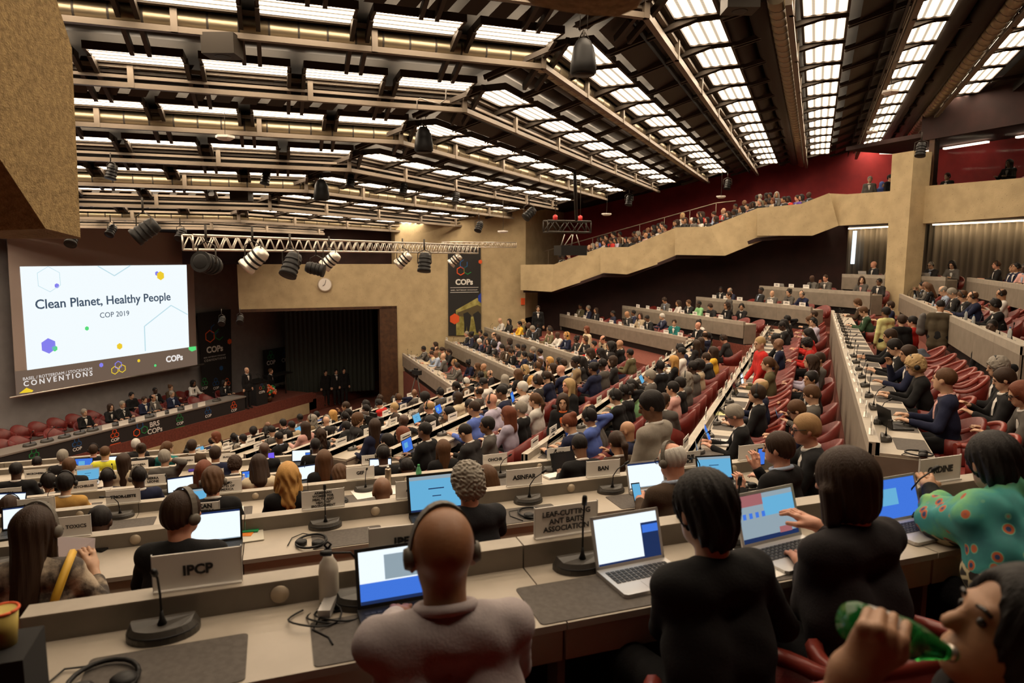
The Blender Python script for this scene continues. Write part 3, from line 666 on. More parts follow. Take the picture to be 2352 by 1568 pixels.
# clock and fire point on the concrete
p = on(746, 653, Fd, FW-.04); t = empty('wall_clock', p); tag(t, 'round white clock on the concrete lintel above the stage opening', 'clock')
ax = -Fd; b = MB(); b.lathe([(.001, -.02), (.31, -.02), (.31, .03), (.27, .035)], p, 28, 0, ax, False); rel(b.build('rim', [rail]), t)
b = MB(); b.lathe([(.27, .036), (.001, .037)], p, 28, 0, ax, False); rel(b.build('face', [white]), t)
b = MB(); q = p+ax*.045; b.bar(q, q+UP*.2+NF*.05, .02, .01); b.bar(q, q-NF*.10-UP*.05, .03, .01); rel(b.build('hands', [ink]), t)
p = on(1201, 692, Fd, FW-.05); b = MB(); b.obox(p, NF*.09, UP*.16, Fd*.04); tag(b.build('fire_call_point', [corange]), 'small orange-red box on the concrete wall near the corner', 'box')
p = on(880, 722, Fd, FW+2.2); b = MB(); b.obox(p, NF*.22, UP*.55, Fd*.02); tag(b.build('lit_panel', [emis('olive_light', (.20, .17, .06), .5)]), 'pale olive panel at the top corner of the stage opening', 'panel')
b = MB(); vs = []; k = 160
for i in range(k): f = 1.2+i*.028; vs.append((f, FW+4.6+.06*math.sin(i*.8)))
P = [tuple(NF*a+Fd*c+UP*z) for z in (Z(7), Z(2)) for a, c in vs]; b.add(P, [(i, i+1, k+i+1, k+i) for i in range(k-1)], 0, True)
tag(b.build('curtain', [greencurtain]), 'dark green pleated curtain inside the stage opening', 'curtain')
# lectern with speaker's table, flowers, display boards and flags
def lectern(p, label):
    t = empty('lectern', p, 0); tag(t, label, 'lectern')
    MB().box(-.22, -.34, 0, .22, .34, 1.02).build('body', [cblack], t); b = MB(); b.hexa([(-.32, -.4, 1.06), (.26, -.4, 1.02), (.26, .4, 1.02), (-.32, .4, 1.06), (-.32, -.4, 1.13), (.26, -.4, 1.06), (.26, .4, 1.06), (-.32, .4, 1.13)]); b.build('reading_top', [black], t)
    b = MB()
    for s_ in (-.12, .12): b.tube([(.2, s_, 1.1), (.1, s_*.6, 1.32), (-.05, s_*.4, 1.40)], [.008, .007, .014], 6)
    b.build('microphones', [black], t)
    b = MB()
    for dy, dz, k in ((-.08, .78, 0), (.08, .78, 1), (0, .89, 2)): hexring(b, R, (.222, dy, dz), .085, .022, k)
    b.build('emblem', [corange, cgreen, cblue], t)
    o = text('lettering', 'COPs', .15, cwhite, (.228, 0, .58), (math.pi/2, 0, math.pi/2), t, .004); return t
q = on(594, 925, X, -22.75); lectern((q[0], q[1], SFL), 'black conference lectern at the right end of the panel table')
q = on(640, 905, X, -23.4); t = empty('speaker_table', (q[0], q[1], SFL)); tag(t, 'narrow high black table behind the flowers on stage', 'table'); MB().box(-.3, -.7, 1.0, .3, .7, 1.05).build('tabletop', [black], t)
for s_ in (-.5, .5): MB().tube([(0, s_, 0), (0, s_, 1.0)], .03, 8).build('leg', [darksteel], t)
q = on(618, 925, X, -22.7); t = empty('flower_arrangement', (q[0], q[1], SFL)); tag(t, 'round arrangement of orange and white flowers in front of the lectern', 'flowers')
b = MB(); b.lathe([(.12, 0), (.17, .2), (.13, .28)], n=14); b.build('pot', [woodm], t)
b = MB(); r_ = random.Random(3)
for i in range(90):
    a, e = r_.uniform(0, 6.28), r_.uniform(-.1, 1.5); rr = r_.uniform(.22, .33); b.sphere((rr*math.cos(e)*math.cos(a), rr*math.cos(e)*math.sin(a), .42+rr*math.sin(e)*1.1), r_.uniform(.045, .07), r_.choice((0, 0, 1, 2, 3)), 7, 5)
b.build('blooms', [corange, white, mat('petal_pink', (.7, .25, .15), .6), cgreen], t)
q0, q1 = on(608, 888, X, -25.2), on(706, 872, X, -25.2); y0, y1 = q0[1], q1[1]; zt = on(650, 797, X, -25.2)[2]
for i in range(3):
    a, c = y0+(y1-y0)*i/3, y0+(y1-y0)*(i+1)/3; t = empty('display_board', (-25.25, (a+c)/2, SFL)); tag(t, ('left', 'middle', 'right')[i]+' of the three black display boards behind the lectern', 'board', 'display boards on the stage')
    MB().box(-.02, -(c-a)/2+.02, .12, .02, (c-a)/2-.02, zt-SFL).build('panel', [cblack], t); MB().box(-.15, -.4, 0, .15, .4, .12).build('foot', [steel], t)
    b = MB()
    for dx, dz in ((-.12, 1.55), (.12, 1.55), (0, 1.75)): hexring(b, R, (.022, dx, dz), .13, .04, 0)
    b.build('emblem', [(cgreen, cblue, corange)[i]], t); text('lettering', 'COP', .30, cwhite, (.03, 0, 1.25), (math.pi/2, 0, math.pi/2), t, .006)
def flag(px, py0, py1, lean, mats, label, pattern):
    base = on(px, py1, X, -23.9); t = empty('flag', (base[0], base[1], SFL)); tag(t, label, 'flag', 'flags on stage')
    tip = v3(.0, lean, 2.75); MB().tube([(0, 0, 0), tip], .016, 6).build('pole', [steel], t); MB().lathe([(.16, 0), (.16, .04), (.03, .08)], n=14).build('base', [darksteel], t)
    b = MB(); nu, nvv = 10, 14; vs = []
    for j in range(nvv+1):
        for i in range(nu+1):
            u, w_ = i/nu, j/nvv; vs.append(tuple(tip*(1-.02-.55*w_) + v3(.05+.10*math.sin(u*9+w_*2)*(.3+w_), -.34*u*(1-.35*w_)-.02, -.30*u-.35*w_)))
    for j in range(nvv):
        for i in range(nu): b.add([vs[j*(nu+1)+i], vs[j*(nu+1)+i+1], vs[(j+1)*(nu+1)+i+1], vs[(j+1)*(nu+1)+i]], [(0, 1, 2, 3)], pattern(i/nu, j/nvv))
    b.build('cloth', mats, t)
flag(690, 0, 885, .05, [redplastic, white], 'red flag with white cross, leftmost of the three stage flags', lambda u, v_: 1 if (.38 < u < .62 and .3 < v_ < .7) or (.25 < u < .8 and .43 < v_ < .58) else 0)
flag(718, 0, 890, .12, [mat('flag_blue', (.16, .35, .60), .7), white], 'light blue flag, middle of the three stage flags', lambda u, v_: 1 if (.4 < u < .6 and .4 < v_ < .52) else 0)
flag(738, 0, 880, .10, [cyel, redplastic, ink], 'yellow and red flag with black emblem, rightmost on the stage', lambda u, v_: 1 if u > .6 else (2 if int(u*10+v_*14) % 3 == 0 and .1 < v_ < .9 else 0))
# trusses and stage lights
XT = -12.0
a_, c_ = on(430, 535, X, XT), on(1090, 566, X, XT); zt = (a_[2]+c_[2])/2
def truss(name, y0, y1, x, z, w_, m, label, along=R, side=X):
    t = empty(name, tuple(along*y0+side*x+UP*z)); tag(t, label, 'truss'); b = MB(); O = along*y0+side*x+UP*z
    ch = [(-w_/2, 0), (w_/2, 0), (-w_/2, -w_), (w_/2, -w_)]
    for s_, h in ch: b.tube([along*0+side*s_+UP*h, along*(y1-y0)+side*s_+UP*h], w_*.085, 8)
    b.build('chords', [m], t); b = MB(); n = int((y1-y0)/(w_*1.1)); st = (y1-y0)/n
    for i in range(n):
        for s_ in (-w_/2, w_/2):
            b.tube([along*(i*st)+side*s_-UP*w_, along*((i+.5)*st)+side*s_], w_*.05, 6); b.tube([along*((i+.5)*st)+side*s_, along*((i+1)*st)+side*s_-UP*w_], w_*.05, 6)
        for h in (0, -w_): b.tube([along*(i*st)-side*w_/2+UP*h, along*((i+1)*st)+side*w_/2+UP*h], w_*.05, 6)
    for i in (0, n):
        for s_ in (-w_/2, w_/2): b.tube([along*(i*st)+side*s_, along*(i*st)+side*s_-UP*w_], w_*.06, 6)
    b.build('lattice', [m], t); return t
truss('lighting_truss', a_[1], c_[1], XT, zt, .30, steel, 'long silver lighting truss hanging before the stage')
p, q = on(1092, 556, Fd, 29.3), on(1184, 558, Fd, 29.3); truss('lighting_truss', float(p @ NF)-1.5, float(q @ NF), 29.3, p[2], .22, steel, 'thin silver truss before the concrete wall, right of the long truss', NF, Fd)
p, q = on(1253, 507, Fd, 24.5), on(1352, 507, Fd, 24.5); bt = truss('loudspeaker_truss', float(p @ NF), float(q @ NF), 24.5, p[2], .42, darksteel, 'short black truss hanging on red hoists before the gallery', NF, Fd)
for k in (.22, .8):
    g = NF*(float((q-p) @ NF)*k); b = MB(); b.lathe([(.001, 0), (.09, .04), (.09, .2), (.001, .26)], g, 10); b.build('hoist', [redplastic], bt); b = MB(); b.tube([g+UP*.25, g+UP*2.2], .015, 5); b.build('chain', [darksteel], bt)
m_ = on(1310, 575, Fd, 24.5); b = MB(); b.obox(m_, NF*.55, Fd*.35, UP*.19); t = b.build('hanging_loudspeaker', [black]); tag(t, 'wide black loudspeaker box hung below the short black truss', 'loudspeaker')
b = MB()
for s_, e_ in ((-.4, -.25), (-.25, .05), (.05, .1), (.4, .25)): b.tube([m_+NF*s_+UP*.19, m_+NF*e_+UP*.62], .02, 5)
b.build('cables', [steel], t)
def par(m1):
    t = empty('stage_light')
    b = MB(); b.lathe([(.001, -.28), (.12, -.27), (.15, -.2), (.15, .12), (.17, .14), (.17, .20)], n=20); b.build('can', [m1], t)
    cn = [c for c in t.children if c.name.startswith('can')][0]
    b = MB(); b.lathe([(.165, .19), (.1, .205), (.001, .21)], n=20); b.build('lens', [silver if m1 is steel else black], cn)
    b = MB()
    for k in range(3): b.lathe([(.157, -.15+k*.1), (.165, -.13+k*.1), (.157, -.11+k*.1)], n=20)
    b.build('cooling_rings', [black], cn)
    b = MB(); b.tube([(.18, 0, 0), (.2, .0, .03), (.19, 0, .28), (0, 0, .36), (-.19, 0, .28), (-.2, 0, .03), (-.18, 0, 0)], .012, 6); b.tube([(0, 0, .35), (0, 0, .62)], .02, 6); b.build('yoke', [darksteel], t)
    return t
proto = {}
lights = [(582, 598, 14.4, 1, (2.3, 0, -1.1), 1.35, 'silver spotlight, leftmost under the long truss'), (757, 600, 17.3, 1, (2.3, 0, -1.2), 1.2, 'silver spotlight, second from left under the long truss'), (925, 598, 21.5, 1, (2.3, 0, -1.2), 1.3, 'silver spotlight, third from left under the long truss'), (1044, 598, 25, 1, (2.3, 0, -1.2), 1.2, 'silver spotlight in front of the wall banner'),
          (476, 605, 14.0, 0, (1.4, .0, .3), 1.5, 'black moving light at the left end of the long truss'), (668, 612, 15.6, 0, (2.6, 0, .0), 1.4, 'black moving light between the two left silver spotlights'), (727, 618, 16.5, 0, (1.8, 0, 2.0), 1.1, 'black spotlight left of the second silver one'), (975, 606, 22, 0, (2.9, 0, .2), 1.5, 'black moving light right of the third silver spotlight'),
          (255, 531, 20, 0, (2.4, 0, .3), .9, 'small black spotlight above the screen, left'), (331, 532, 16, 0, (2.2, 0, -.8), 1.5, 'long black spotlight above the middle of the screen'), (415, 540, 19, 0, (2.4, 0, .3), .9, 'small black spotlight above the right of the screen'), (165, 550, 12, 0, (2.4, 0, .6), .7, 'black spotlight behind the near concrete block'), (510, 738, 23, 0, (2.2, 0, .6), .8, 'small bright-lensed spotlight before the tall stage banner'), (552, 735, 23, 0, (2.2, 0, .6), .8, 'small spotlight right of the tall stage banner'),
          (256, 397, 15.5, 0, (2.9, .1, 0), .85, 'round black lamp on the ceiling, far left'), (610, 411, 18, 0, (2.9, .1, 0), .85, 'round black lamp on the ceiling, second from left'), (805, 418, 19, 0, (2.9, .1, 0), .85, 'round black lamp on the ceiling, third from left'), (927, 435, 20.5, 0, (2.9, .1, 0), .85, 'round black lamp on the ceiling, fourth from left'), (1047, 456, 22.5, 0, (2.9, .1, 0), .85, 'round black lamp on the ceiling, fifth from left'),
          (1215, 492, 25, 0, (2.3, .2, -.5), 1.2, 'black spotlight at the left corner of the red wall'), (1100, 522, 24, 0, (2.6, .1, 0), .9, 'small black lamp hanging before the concrete wall'), (1445, 462, 30, 0, (2.9, .1, 0), 1.1, 'black loudspeaker on the red wall, left'), (1671, 425, 31, 0, (2.9, .1, 0), 1.1, 'black loudspeaker on the red wall, right'), (2115, 346, 20, 0, (2.9, .1, 0), 1.0, 'black lamp at the top of the concrete column')]
for x, y, d, k, rot, s_, lb in lights:
    if k not in proto: proto[k] = t = par(steel if k else black)
    else: t = copy_tree(proto[k])
    t.location = tuple(hang(x, y, d)); [c for c in t.children if c.name.startswith('can')][0].rotation_euler = rot; t.scale = (s_*.85,)*3; tag(t, lb, 'stage light', 'stage lights')
b = MB(); p, q = hang(1320, 395, 22.5), hang(1324, 505, 24); b.tube([p, q], .06, 6); tag(b.build('ceiling_mast', [black]), 'black mast rising from the short truss to the ceiling', 'mast')
p, q = on(1211, 588, R, 33.5), on(1645, 466, R, 33.5); q2 = on(1690, 461, R, 33.5); b = MB(); b.tube([p, q, q2], .022, 6)
for k in range(9): s_ = p+(q-p)*(k/8); b.tube([s_, s_-UP*.9], .014, 5)
tag(b.build('gallery_handrail', [rail]), 'pale sloping handrail before the red gallery wall', 'handrail')

# ================================================================== DESKS AND WHAT STANDS ON THEM
def rowframe(r, s_, tt, h): return r.pt(s_, tt, h)
def put(o, r, s_, tt, h, turn=0.):          # stand a thing on a row: h from the ridge top, turned about the upright
    o.location = tuple(r.pt(s_, tt, h)); o.rotation_euler = (0, 0, r.rot+turn); return o
DT = -.10                                   # desk top below the ridge top
for key, r in ROWS.items():
    if key == 'T': continue
    ln = r.s1-r.s0; t = empty('conference_desk', r.pt(r.s0, 0, 0), r.rot)
    tag(t, 'long pale laminate conference desk, %s' % r.name, 'desk', 'rows of conference desks')
    n = max(1, round(ln/1.6)); sg = ln/n; b = MB(); a = MB(); rg = MB(); fp = MB()
    dp = .43 if key[0] == 'M' and key != 'ME' else .53
    low = {'ME': -1.05}.get(key, -.60)
    for i in range(n):
        x0, x1 = i*sg+.003, (i+1)*sg-.003
        b.box(x0, -dp, DT-.028, x1, -.065, DT, 0)
        a.box(x0+.004, .025-dp, DT-.16, x1-.004, .045-dp, DT-.04, 0)
        rg.box(x0, -.065, -.60, x1, -.03, -.004, 0); rg.box(x0, -.065, DT-.03, x1, .03, 0, 0)
        fp.box(x0, .0, low, x1, .028, -.012, 0)
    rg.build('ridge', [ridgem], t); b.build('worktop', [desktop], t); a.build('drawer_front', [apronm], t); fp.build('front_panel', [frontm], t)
    e = MB()
    for x in (0, ln):
        e = MB(); e.box(x-.018, .01-dp, -.80, x+.018, -.02, DT-.028); e.build('end_panel', [frontm], t)
    if r.t @ N > .9:
        for i in range(n+1): e = MB(); e.box(i*sg-.015, -.48, -.8, i*sg+.015, -.38, DT-.03); e.build('support', [frontm], t)
    if key in ('N1', 'N2', 'N3', 'N4'):
        x = r.at({'N1': 642, 'N2': 862, 'N3': 935, 'N4': 402}[key], {'N1': 1347, 'N2': 1165, 'N3': 1100, 'N4': 1117}[key], -.065)-r.s0
        while x-1.6 > .3: x -= 1.6
        while x < ln-.2:
            m = MB(); m.lathe([(.001, 0), (.034, 0), (.034, .004), (.001, .006)], (x, -.066, -.052), 18, 0, (0, -1, 0)); m.build('ridge_disc', [rail], t); x += 1.6
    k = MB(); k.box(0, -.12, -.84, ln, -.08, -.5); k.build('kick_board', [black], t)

# --- microphones
def mic_geom(bb, mm, gg):
    P = [(.118, .055)]+[(.118*math.cos(a), .035-.085*math.sin(a)) for a in [math.pi*i/14 for i in range(15)]]+[(-.118, .055)]
    Q = [(x*.86, y*.84+.006) for x, y in P]; n = len(P)
    bb.add([(x, y, 0) for x, y in P]+[(x, y, .022) for x, y in P]+[(x, y, .045+(.012 if y > .03 else 0)) for x, y in Q],
           [tuple(range(n))[::-1], tuple(range(2*n, 3*n))]+[(i, (i+1) % n, n+(i+1) % n, n+i) for i in range(n)]+[(n+i, n+(i+1) % n, 2*n+(i+1) % n, 2*n+i) for i in range(n)], 0)
    mm.tube([(.112*math.cos(a), .035-.082*math.sin(a), .024) for a in [math.pi*i/14 for i in range(15)]], .004, 6)
    gg.lathe([(.016, .05), (.009, .07), (.005, .10)], (0, .01, 0), 10)
def mic(pts=None, head=.011, parts=True):
    bb, mm, gg, hh = MB(), MB(), MB(), MB(); mic_geom(bb, mm, gg)
    pts = pts or [(0, .01, .08), (0, .005, .16), (0, -.03, .235), (0, -.075, .27)]
    gg.tube(pts, .0042, 6); d = np.array(pts[-1])-np.array(pts[-2]); d = d/np.linalg.norm(d); e = np.array(pts[-1])
    hh.lathe([(.001, -.004), (head, 0), (head, .03), (head*.8, .04), (.001, .043)], e, 10, 0, d)
    if not parts:
        for q in (mm, gg, hh): bb.add(q.v, q.f, 1)
        return bb.mesh('microphone', [micgrey, black])
    t = empty('microphone'); bb.build('base', [micgrey], t); mm.build('talk_bar', [black], t); gg.build('gooseneck', [black], t); hh.build('mic_head', [black], t)
    return t
MICV = [None, [(0, .01, .08), (.0, .0, .15), (.03, -.02, .21), (.09, -.03, .25)], [(0, .01, .08), (-.01, .01, .16), (-.05, .0, .22), (-.12, -.02, .235)], [(0, .01, .08), (0, .01, .2), (.0, .0, .29)]]
mprot = [mic(p) for p in MICV]; mused = [0]*4; msmall = [mic(p, parts=False) for p in MICV]
def put_mic(r, s_, label, v=0, small=False, turn=0., tt=-.17):
    if small: o = link('microphone', msmall[v])
    else:
        o = mprot[v] if not mused[v] else copy_tree(mprot[v]); mused[v] = 1
    put(o, r, s_, tt, DT, turn); tag(o, label, 'microphone', 'desk microphones')
# --- name plates
platem = MB(); platem.box(-.15, -.003, 0, .15, .003, .135); platem.box(-.15, -.02, -.002, .15, .02, .004)
plate_me = platem.mesh('name_plate', [white])
edgem = MB(); edgem.box(-.153, -.005, 0, -.150, .005, .14); edgem.box(.150, -.005, 0, .153, .005, .14); edge_me = edgem.mesh('acrylic_holder', [acrylic])
scr = MB()
def scribble(seed):
    b = MB(); r_ = random.Random(seed)
    for k in range(1+seed % 2):
        x = -.05-r_.random()*.05; end = -x+.01
        while x < end: w_ = r_.uniform(.008, .02); b.box(x, -.0055, .075-k*.03, x+w_, -.0031, .093-k*.03); b.box(x, .0031, .075-k*.03, x+w_, .0055, .093-k*.03); x += w_+.006
    if seed > 2:
        for q in (-.05, 0, .05): b.box(q-.008, -.0055, .02, q+.008, -.0031, .034, 1)
    return b.mesh('printed_line', [ink, corange if seed % 2 else cgreen])
scr_me = [scribble(i) for i in range(5)]
def plate(r, s_, label, txt=None, size=.05, turn=0., front=False):
    t = link('name_plate', plate_me); put(t, r, s_, -.015, 0.002, turn); tag(t, label, 'name plate', 'desk name plates')
    if txt:
        link('acrylic_holder', edge_me, t)
        text('lettering', txt, size, ink, (0, -.0045, .066), (math.pi/2, 0, 0), t, .0019 if size > .037 else .0006, .0008, line=1.0)
        if front: text('lettering', txt, size, ink, (0, .0045, .07), (math.pi/2, 0, math.pi), t, .0012, .0008, line=.82)
    else: link('printed_line', scr_me[RNG.randrange(5)], t)
    return t
for key, L_ in {
    'N1': [(456, 1330, 'IPCP', .052), (935, 1278, 'IPEN', .052), (1300, 1232, 'LEAF-CUTTING\nANT BAITS\nASSOCIATION', .034), (1621, 1183, 'MAMA-86', .048), (2157, 1095, 'ORDINE', .05)],
    'N2': [(150, 1226, 'ALASKA TOXICS', .034), (452, 1195, 'AMERICAN\nCHEMISTRY\nCOUNCIL', .042), (743, 1168, 'ARMENIAN\nWOMEN FOR\nHEALTH AND\nHEALTHY\nENVIRONMENT', .0245), (955, 1145, 'ALASKA', .04), (1204, 1113, 'ASINFAR', .05), (1385, 1093, 'BAN', .05), (1572, 1072, 'BROMINE\nSCIENCE', .042), (1728, 1050, 'BIR', .05)],
    'N3': [(85, 1172, 'HOLY SEE', .046), (284, 1153, 'TIMOR-LESTE', .038), (520, 1131, 'UNITED\nSTATES OF\nAMERICA', .034), (828, 1099, 'GEF', .05), (1137, 1069, 'OHCHR', .05), (1283, 1053, 'UNDP', .05)],
    'N4': [(18, 1142, 'SERBIA', .05), (193, 1125, 'SEYCHELLES', .042), (352, 1110, 'SIERRA\nLEONE', .045), (487, 1099, 'SINGAPORE', .044), (855, 1068, 'NORWAY', .045), (982, 1056, 'SPAIN', .045)],
    'N5': [(82, 1094, 'MICRONESIA', .042), (190, 1086, 'MONACO', .045), (318, 1076, 'INDONESIA', .042), (425, 1067, 'MONTENEGRO', .038), (520, 1060, 'IRAN', .045)]}.items():
    for x, y, tx, sz in L_:
        r = ROWS[key]; plate(r, r.at(x, y, -.015), 'name plate reading %s on the %s' % (tx.replace('\n', ' '), r.name), tx, sz*1.0, RNG.uniform(-.06, .06))
for key, L_ in {'N1': [(372, 1440, 0), (838, 1350, 2), (1340, 1288, 3), (1693, 1232, 3), (2090, 1165, 1)], 'N2': [(-10, 1275, 0), (748, 1195, 3), (1217, 1143, 1), (1408, 1112, 1), (1610, 1090, 2)], 'N3': [(275, 1175, 2), (500, 1150, 1), (840, 1115, 0), (1150, 1080, 1), (1270, 1068, 0)], 'N4': [(110, 1140, 1), (385, 1120, 0), (960, 1072, 2), (700, 1090, 0)], 'N5': [(100, 1100, 1), (260, 1085, 0), (590, 1065, 0)]}.items():
    for i, (x, y, v_) in enumerate(L_):
        r = ROWS[key]; s_ = r.at(x, y, -.17); put_mic(r, s_, 'desk microphone with curved base, %s from the left on the %s' % (ordn(i+1), r.name), v_, turn=RNG.uniform(-.1, .1))
# middle and far rows: a microphone and a plate for each place
def step_items(key, st, what, s0=None, s1=None, skip=0.):
    r = ROWS[key]; s_ = (s0 or r.s0)+st*.5; i = 0
    while s_ < (s1 or r.s1)-.2:
        if RNG.random() >= skip:
            i += 1
            if what == 'p': plate(r, s_+RNG.uniform(-.06, .06), 'small white name plate, %s along the %s' % (ordn(i), r.name), turn=RNG.uniform(-.1, .1)+(math.pi if r.t @ NF < -.9 else 0))
            else: put_mic(r, s_+.14, 'small dark desk microphone, %s along the %s' % (ordn(i), r.name), RNG.randrange(4), what == 's', RNG.uniform(-.4, .4))
        s_ += st
for k in ('ME', 'MD', 'MC', 'MA', 'MB', 'M7', 'M8', 'M9', 'M10', 'M11', 'M12'): step_items(k, .8, 'p', skip=.12)
for k in ('P1', 'P2', 'P3', 'P4', 'P5', 'P6', 'P7'): step_items(k, .85, 'p', skip=.2 if k != 'P7' else .7)
step_items('ME', .8, 'm', s1=14.5); step_items('ME', .8, 's', s0=15)
for k, q in (('MD', 15), ('MC', 13)): step_items(k, .8, 'm', s1=q-1.5); step_items(k, .8, 's', s0=q)
for k in ('MA', 'MB', 'M7', 'M8', 'M9', 'P1', 'P2', 'P3', 'P4', 'MF'): step_items(k, .8, 's', skip=.3)
# --- writing mats
b = MB(); P = []
for cx, cy, a0 in ((.235, .15, 0), (-.235, .15, 90), (-.235, -.15, 180), (.235, -.15, 270)):
    for k in range(4): a = math.radians(a0+30*k); P.append((cx+.02*math.cos(a), cy+.02*math.sin(a), 0))
b.prism([(x*.95, y*.85, z) for x, y, z in P], (0, 0, .003)); mat_me = b.mesh('writing_mat', [matm])
mats_ = {'N1': [(380, 1520), (880, 1455), (1345, 1370), (1690, 1300)], 'N2': [(-30, 1310), (60, 1300), (800, 1245), (1215, 1180), (1470, 1145), (1650, 1120)], 'N3': [(290, 1200), (520, 1185), (810, 1160), (1190, 1105), (1300, 1100)], 'N4': [(180, 1160), (300, 1150), (690, 1110), (870, 1100)]}
for k, q in mats_.items():
    for i, (x, y) in enumerate(q):
        r = ROWS[k]; o = link('writing_mat', mat_me); put(o, r, r.at(x, y, -.375), -.375, DT+.0005); tag(o, 'dark writing mat, %s from the left, %s' % (ordn(i+1), r.short), 'mat', 'writing mats')
for k in ('ME', 'MD', 'MC'):
    r = ROWS[k]; s_ = r.s0+.45; i = 0
    while s_ < r.s1-4: i += 1; o = link('writing_mat', mat_me); put(o, r, s_, -.375 if k == 'ME' else -.275, DT+.0005); tag(o, 'dark writing mat, %s from the near end, %s' % (ordn(i), r.short), 'mat', 'writing mats'); s_ += .8
# --- laptops
def screen_mesh(kind):
    b = MB(); w_, h = .155, .095; Q = lambda x0, z0, x1, z1, m, y=-.0002: b.quad((x0, y, z0), (x1, y, z0), (x1, y, z1), (x0, y, z1), m)
    base = {'white': 0, 'win': 0, 'blue': 1, 'sky': 2, 'navy': 3, 'grey': 4, 'off': 5, 'half': 0, 'purple': 7}[kind]
    Q(-w_, -h, w_, h, base)
    if kind == 'win': Q(.07, -h, w_, h*.55, 3, -.0006); Q(.075, h*.1, w_, h*.45, 1, -.0009); Q(-w_, -h, w_, -h+.008, 3, -.0008)
    if kind == 'half': Q(-w_, -h, w_, -.02, 1, -.0006); Q(-w_, -h, w_, -h+.012, 3, -.0008); Q(-.06, -.015, .1, .075, 4, -.0006)
    if kind == 'blue': Q(-.09, -.03, .02, .05, 2, -.0006)
    if kind == 'sky': Q(-w_, h-.02, w_, h, 4, -.0006); Q(-.05, .02, .04, .026, 3, -.0006); Q(-w_, -h, w_, -h+.01, 3, -.0006); Q(-.03, -.02, .02, -.015, 3, -.0006)
    if kind == 'grey': Q(-w_, h-.045, -.02, h, 6, -.0005); Q(-.02, .0, w_, h-.02, 2, -.0006); Q(-w_, -h, w_, -h+.018, 3, -.0006); Q(.05, -.08, .12, -.055, 6, -.0008); [Q(-.14+k*.035, .0, -.122+k*.035, .022, 1, -.0008) for k in range(4)]
    if kind == 'white': Q(-w_, h-.012, w_, h, 3, -.0006); Q(-w_, -h, w_, -h+.006, 4, -.0006)
    return b.mesh('screen_picture', [scr_white, scr_blue, scr_sky, scr_navy, scr_grey, scr_off, scr_red, scr_purple])
SCR = {}; LPT = {}
def laptop(kind, dark=True, wide=1., tilt=.30):
    if (dark, 'b') not in LPT:
        sh = black if dark else silver
        b = MB(); P = [(sx*(.17-q), sy*(.115-q2)) for sx, sy, q, q2 in ((1, 1, 0, .0), (1, -1, 0, .012), (1, -1, .012, 0), (-1, -1, .012, 0), (-1, -1, 0, .012), (-1, 1, 0, 0))]
        b.prism([(x, y, 0) for x, y in P][::-1], (0, 0, .016)); base = b.mesh('base', [sh])
        b = MB()
        for j in range(5):
            for i in range(13): b.box(-.148+i*.0229, -.02+j*.0205, .016, -.148+i*.0229+.018, -.02+j*.0205+.016, .0185)
        keys = b.mesh('keyboard', [keysm]); b = MB(); b.box(-.05, -.095, .0155, .05, -.035, .0168); pad = b.mesh('touchpad', [silver if not dark else darksteel])
        b = MB(); b.box(-.168, 0, -.108, .168, .007, .108); b.box(-.168, -.0015, -.108, -.157, 0, .108); b.box(.157, -.0015, -.108, .168, 0, .108); b.box(-.168, -.0015, .097, .168, 0, .108); b.box(-.168, -.0015, -.108, .168, 0, -.096)
        LPT[(dark, 'b')] = (base, keys, pad, b.mesh('lid', [black if dark else silver]))
    if kind not in SCR: SCR[kind] = screen_mesh(kind)
    base, keys, pad, lid = LPT[(dark, 'b')]
    t = empty('laptop'); link('base', base, t); link('keyboard', keys, t); link('touchpad', pad, t)
    l_ = link('lid', lid, t, (0, .113+.108*math.sin(tilt), .016+.108*math.cos(tilt)), (-tilt, 0, 0)); link('screen_picture', SCR[kind], l_)
    t.scale = (wide,)*3
    return t
def put_laptop(key, x, y, kind, label, dark=True, tt=-.33, wide=1., turn=0., tilt=.30, s_=None):
    r = ROWS[key]; o = laptop(kind, dark, wide, tilt); put(o, r, r.at(x, y, tt+.12) if s_ is None else s_, tt, DT+.004, turn); tag(o, label, 'laptop', 'laptops on the desks'); return o
put_laptop('N1', 925, 1330, 'half', 'black laptop before the bald man, white window over blue taskbar', tt=-.34, turn=.02)
put_laptop('N1', 1452, 1270, 'win', 'white-based laptop with dark sidebar on its screen, before the dark-haired woman', False, tt=-.33, turn=.06)
put_laptop('N1', 1785, 1200, 'grey', 'silver laptop on a leather folder before the bobbed woman', False, tt=-.35, wide=1.1, turn=.12)
put_laptop('N1', 2068, 1140, 'blue', 'silver laptop with pale blue screen beside the peacock shawl', False, tt=-.33, turn=.05)
put_laptop('N2', 495, 1222, 'white', 'black laptop with white screen beside the green booklet', tt=-.33)
put_laptop('N2', 1010, 1150, 'sky', 'large black laptop with sky-blue screen before the curly-haired man', tt=-.33, wide=1.35)
put_laptop('N2', 1488, 1095, 'white', 'laptop with white page before the man in the brown jacket', False, tt=-.33, wide=1.05)
put_laptop('N2', 1640, 1082, 'sky', 'black laptop with grey-blue screen below the bromine plate', tt=-.33, turn=-.15)
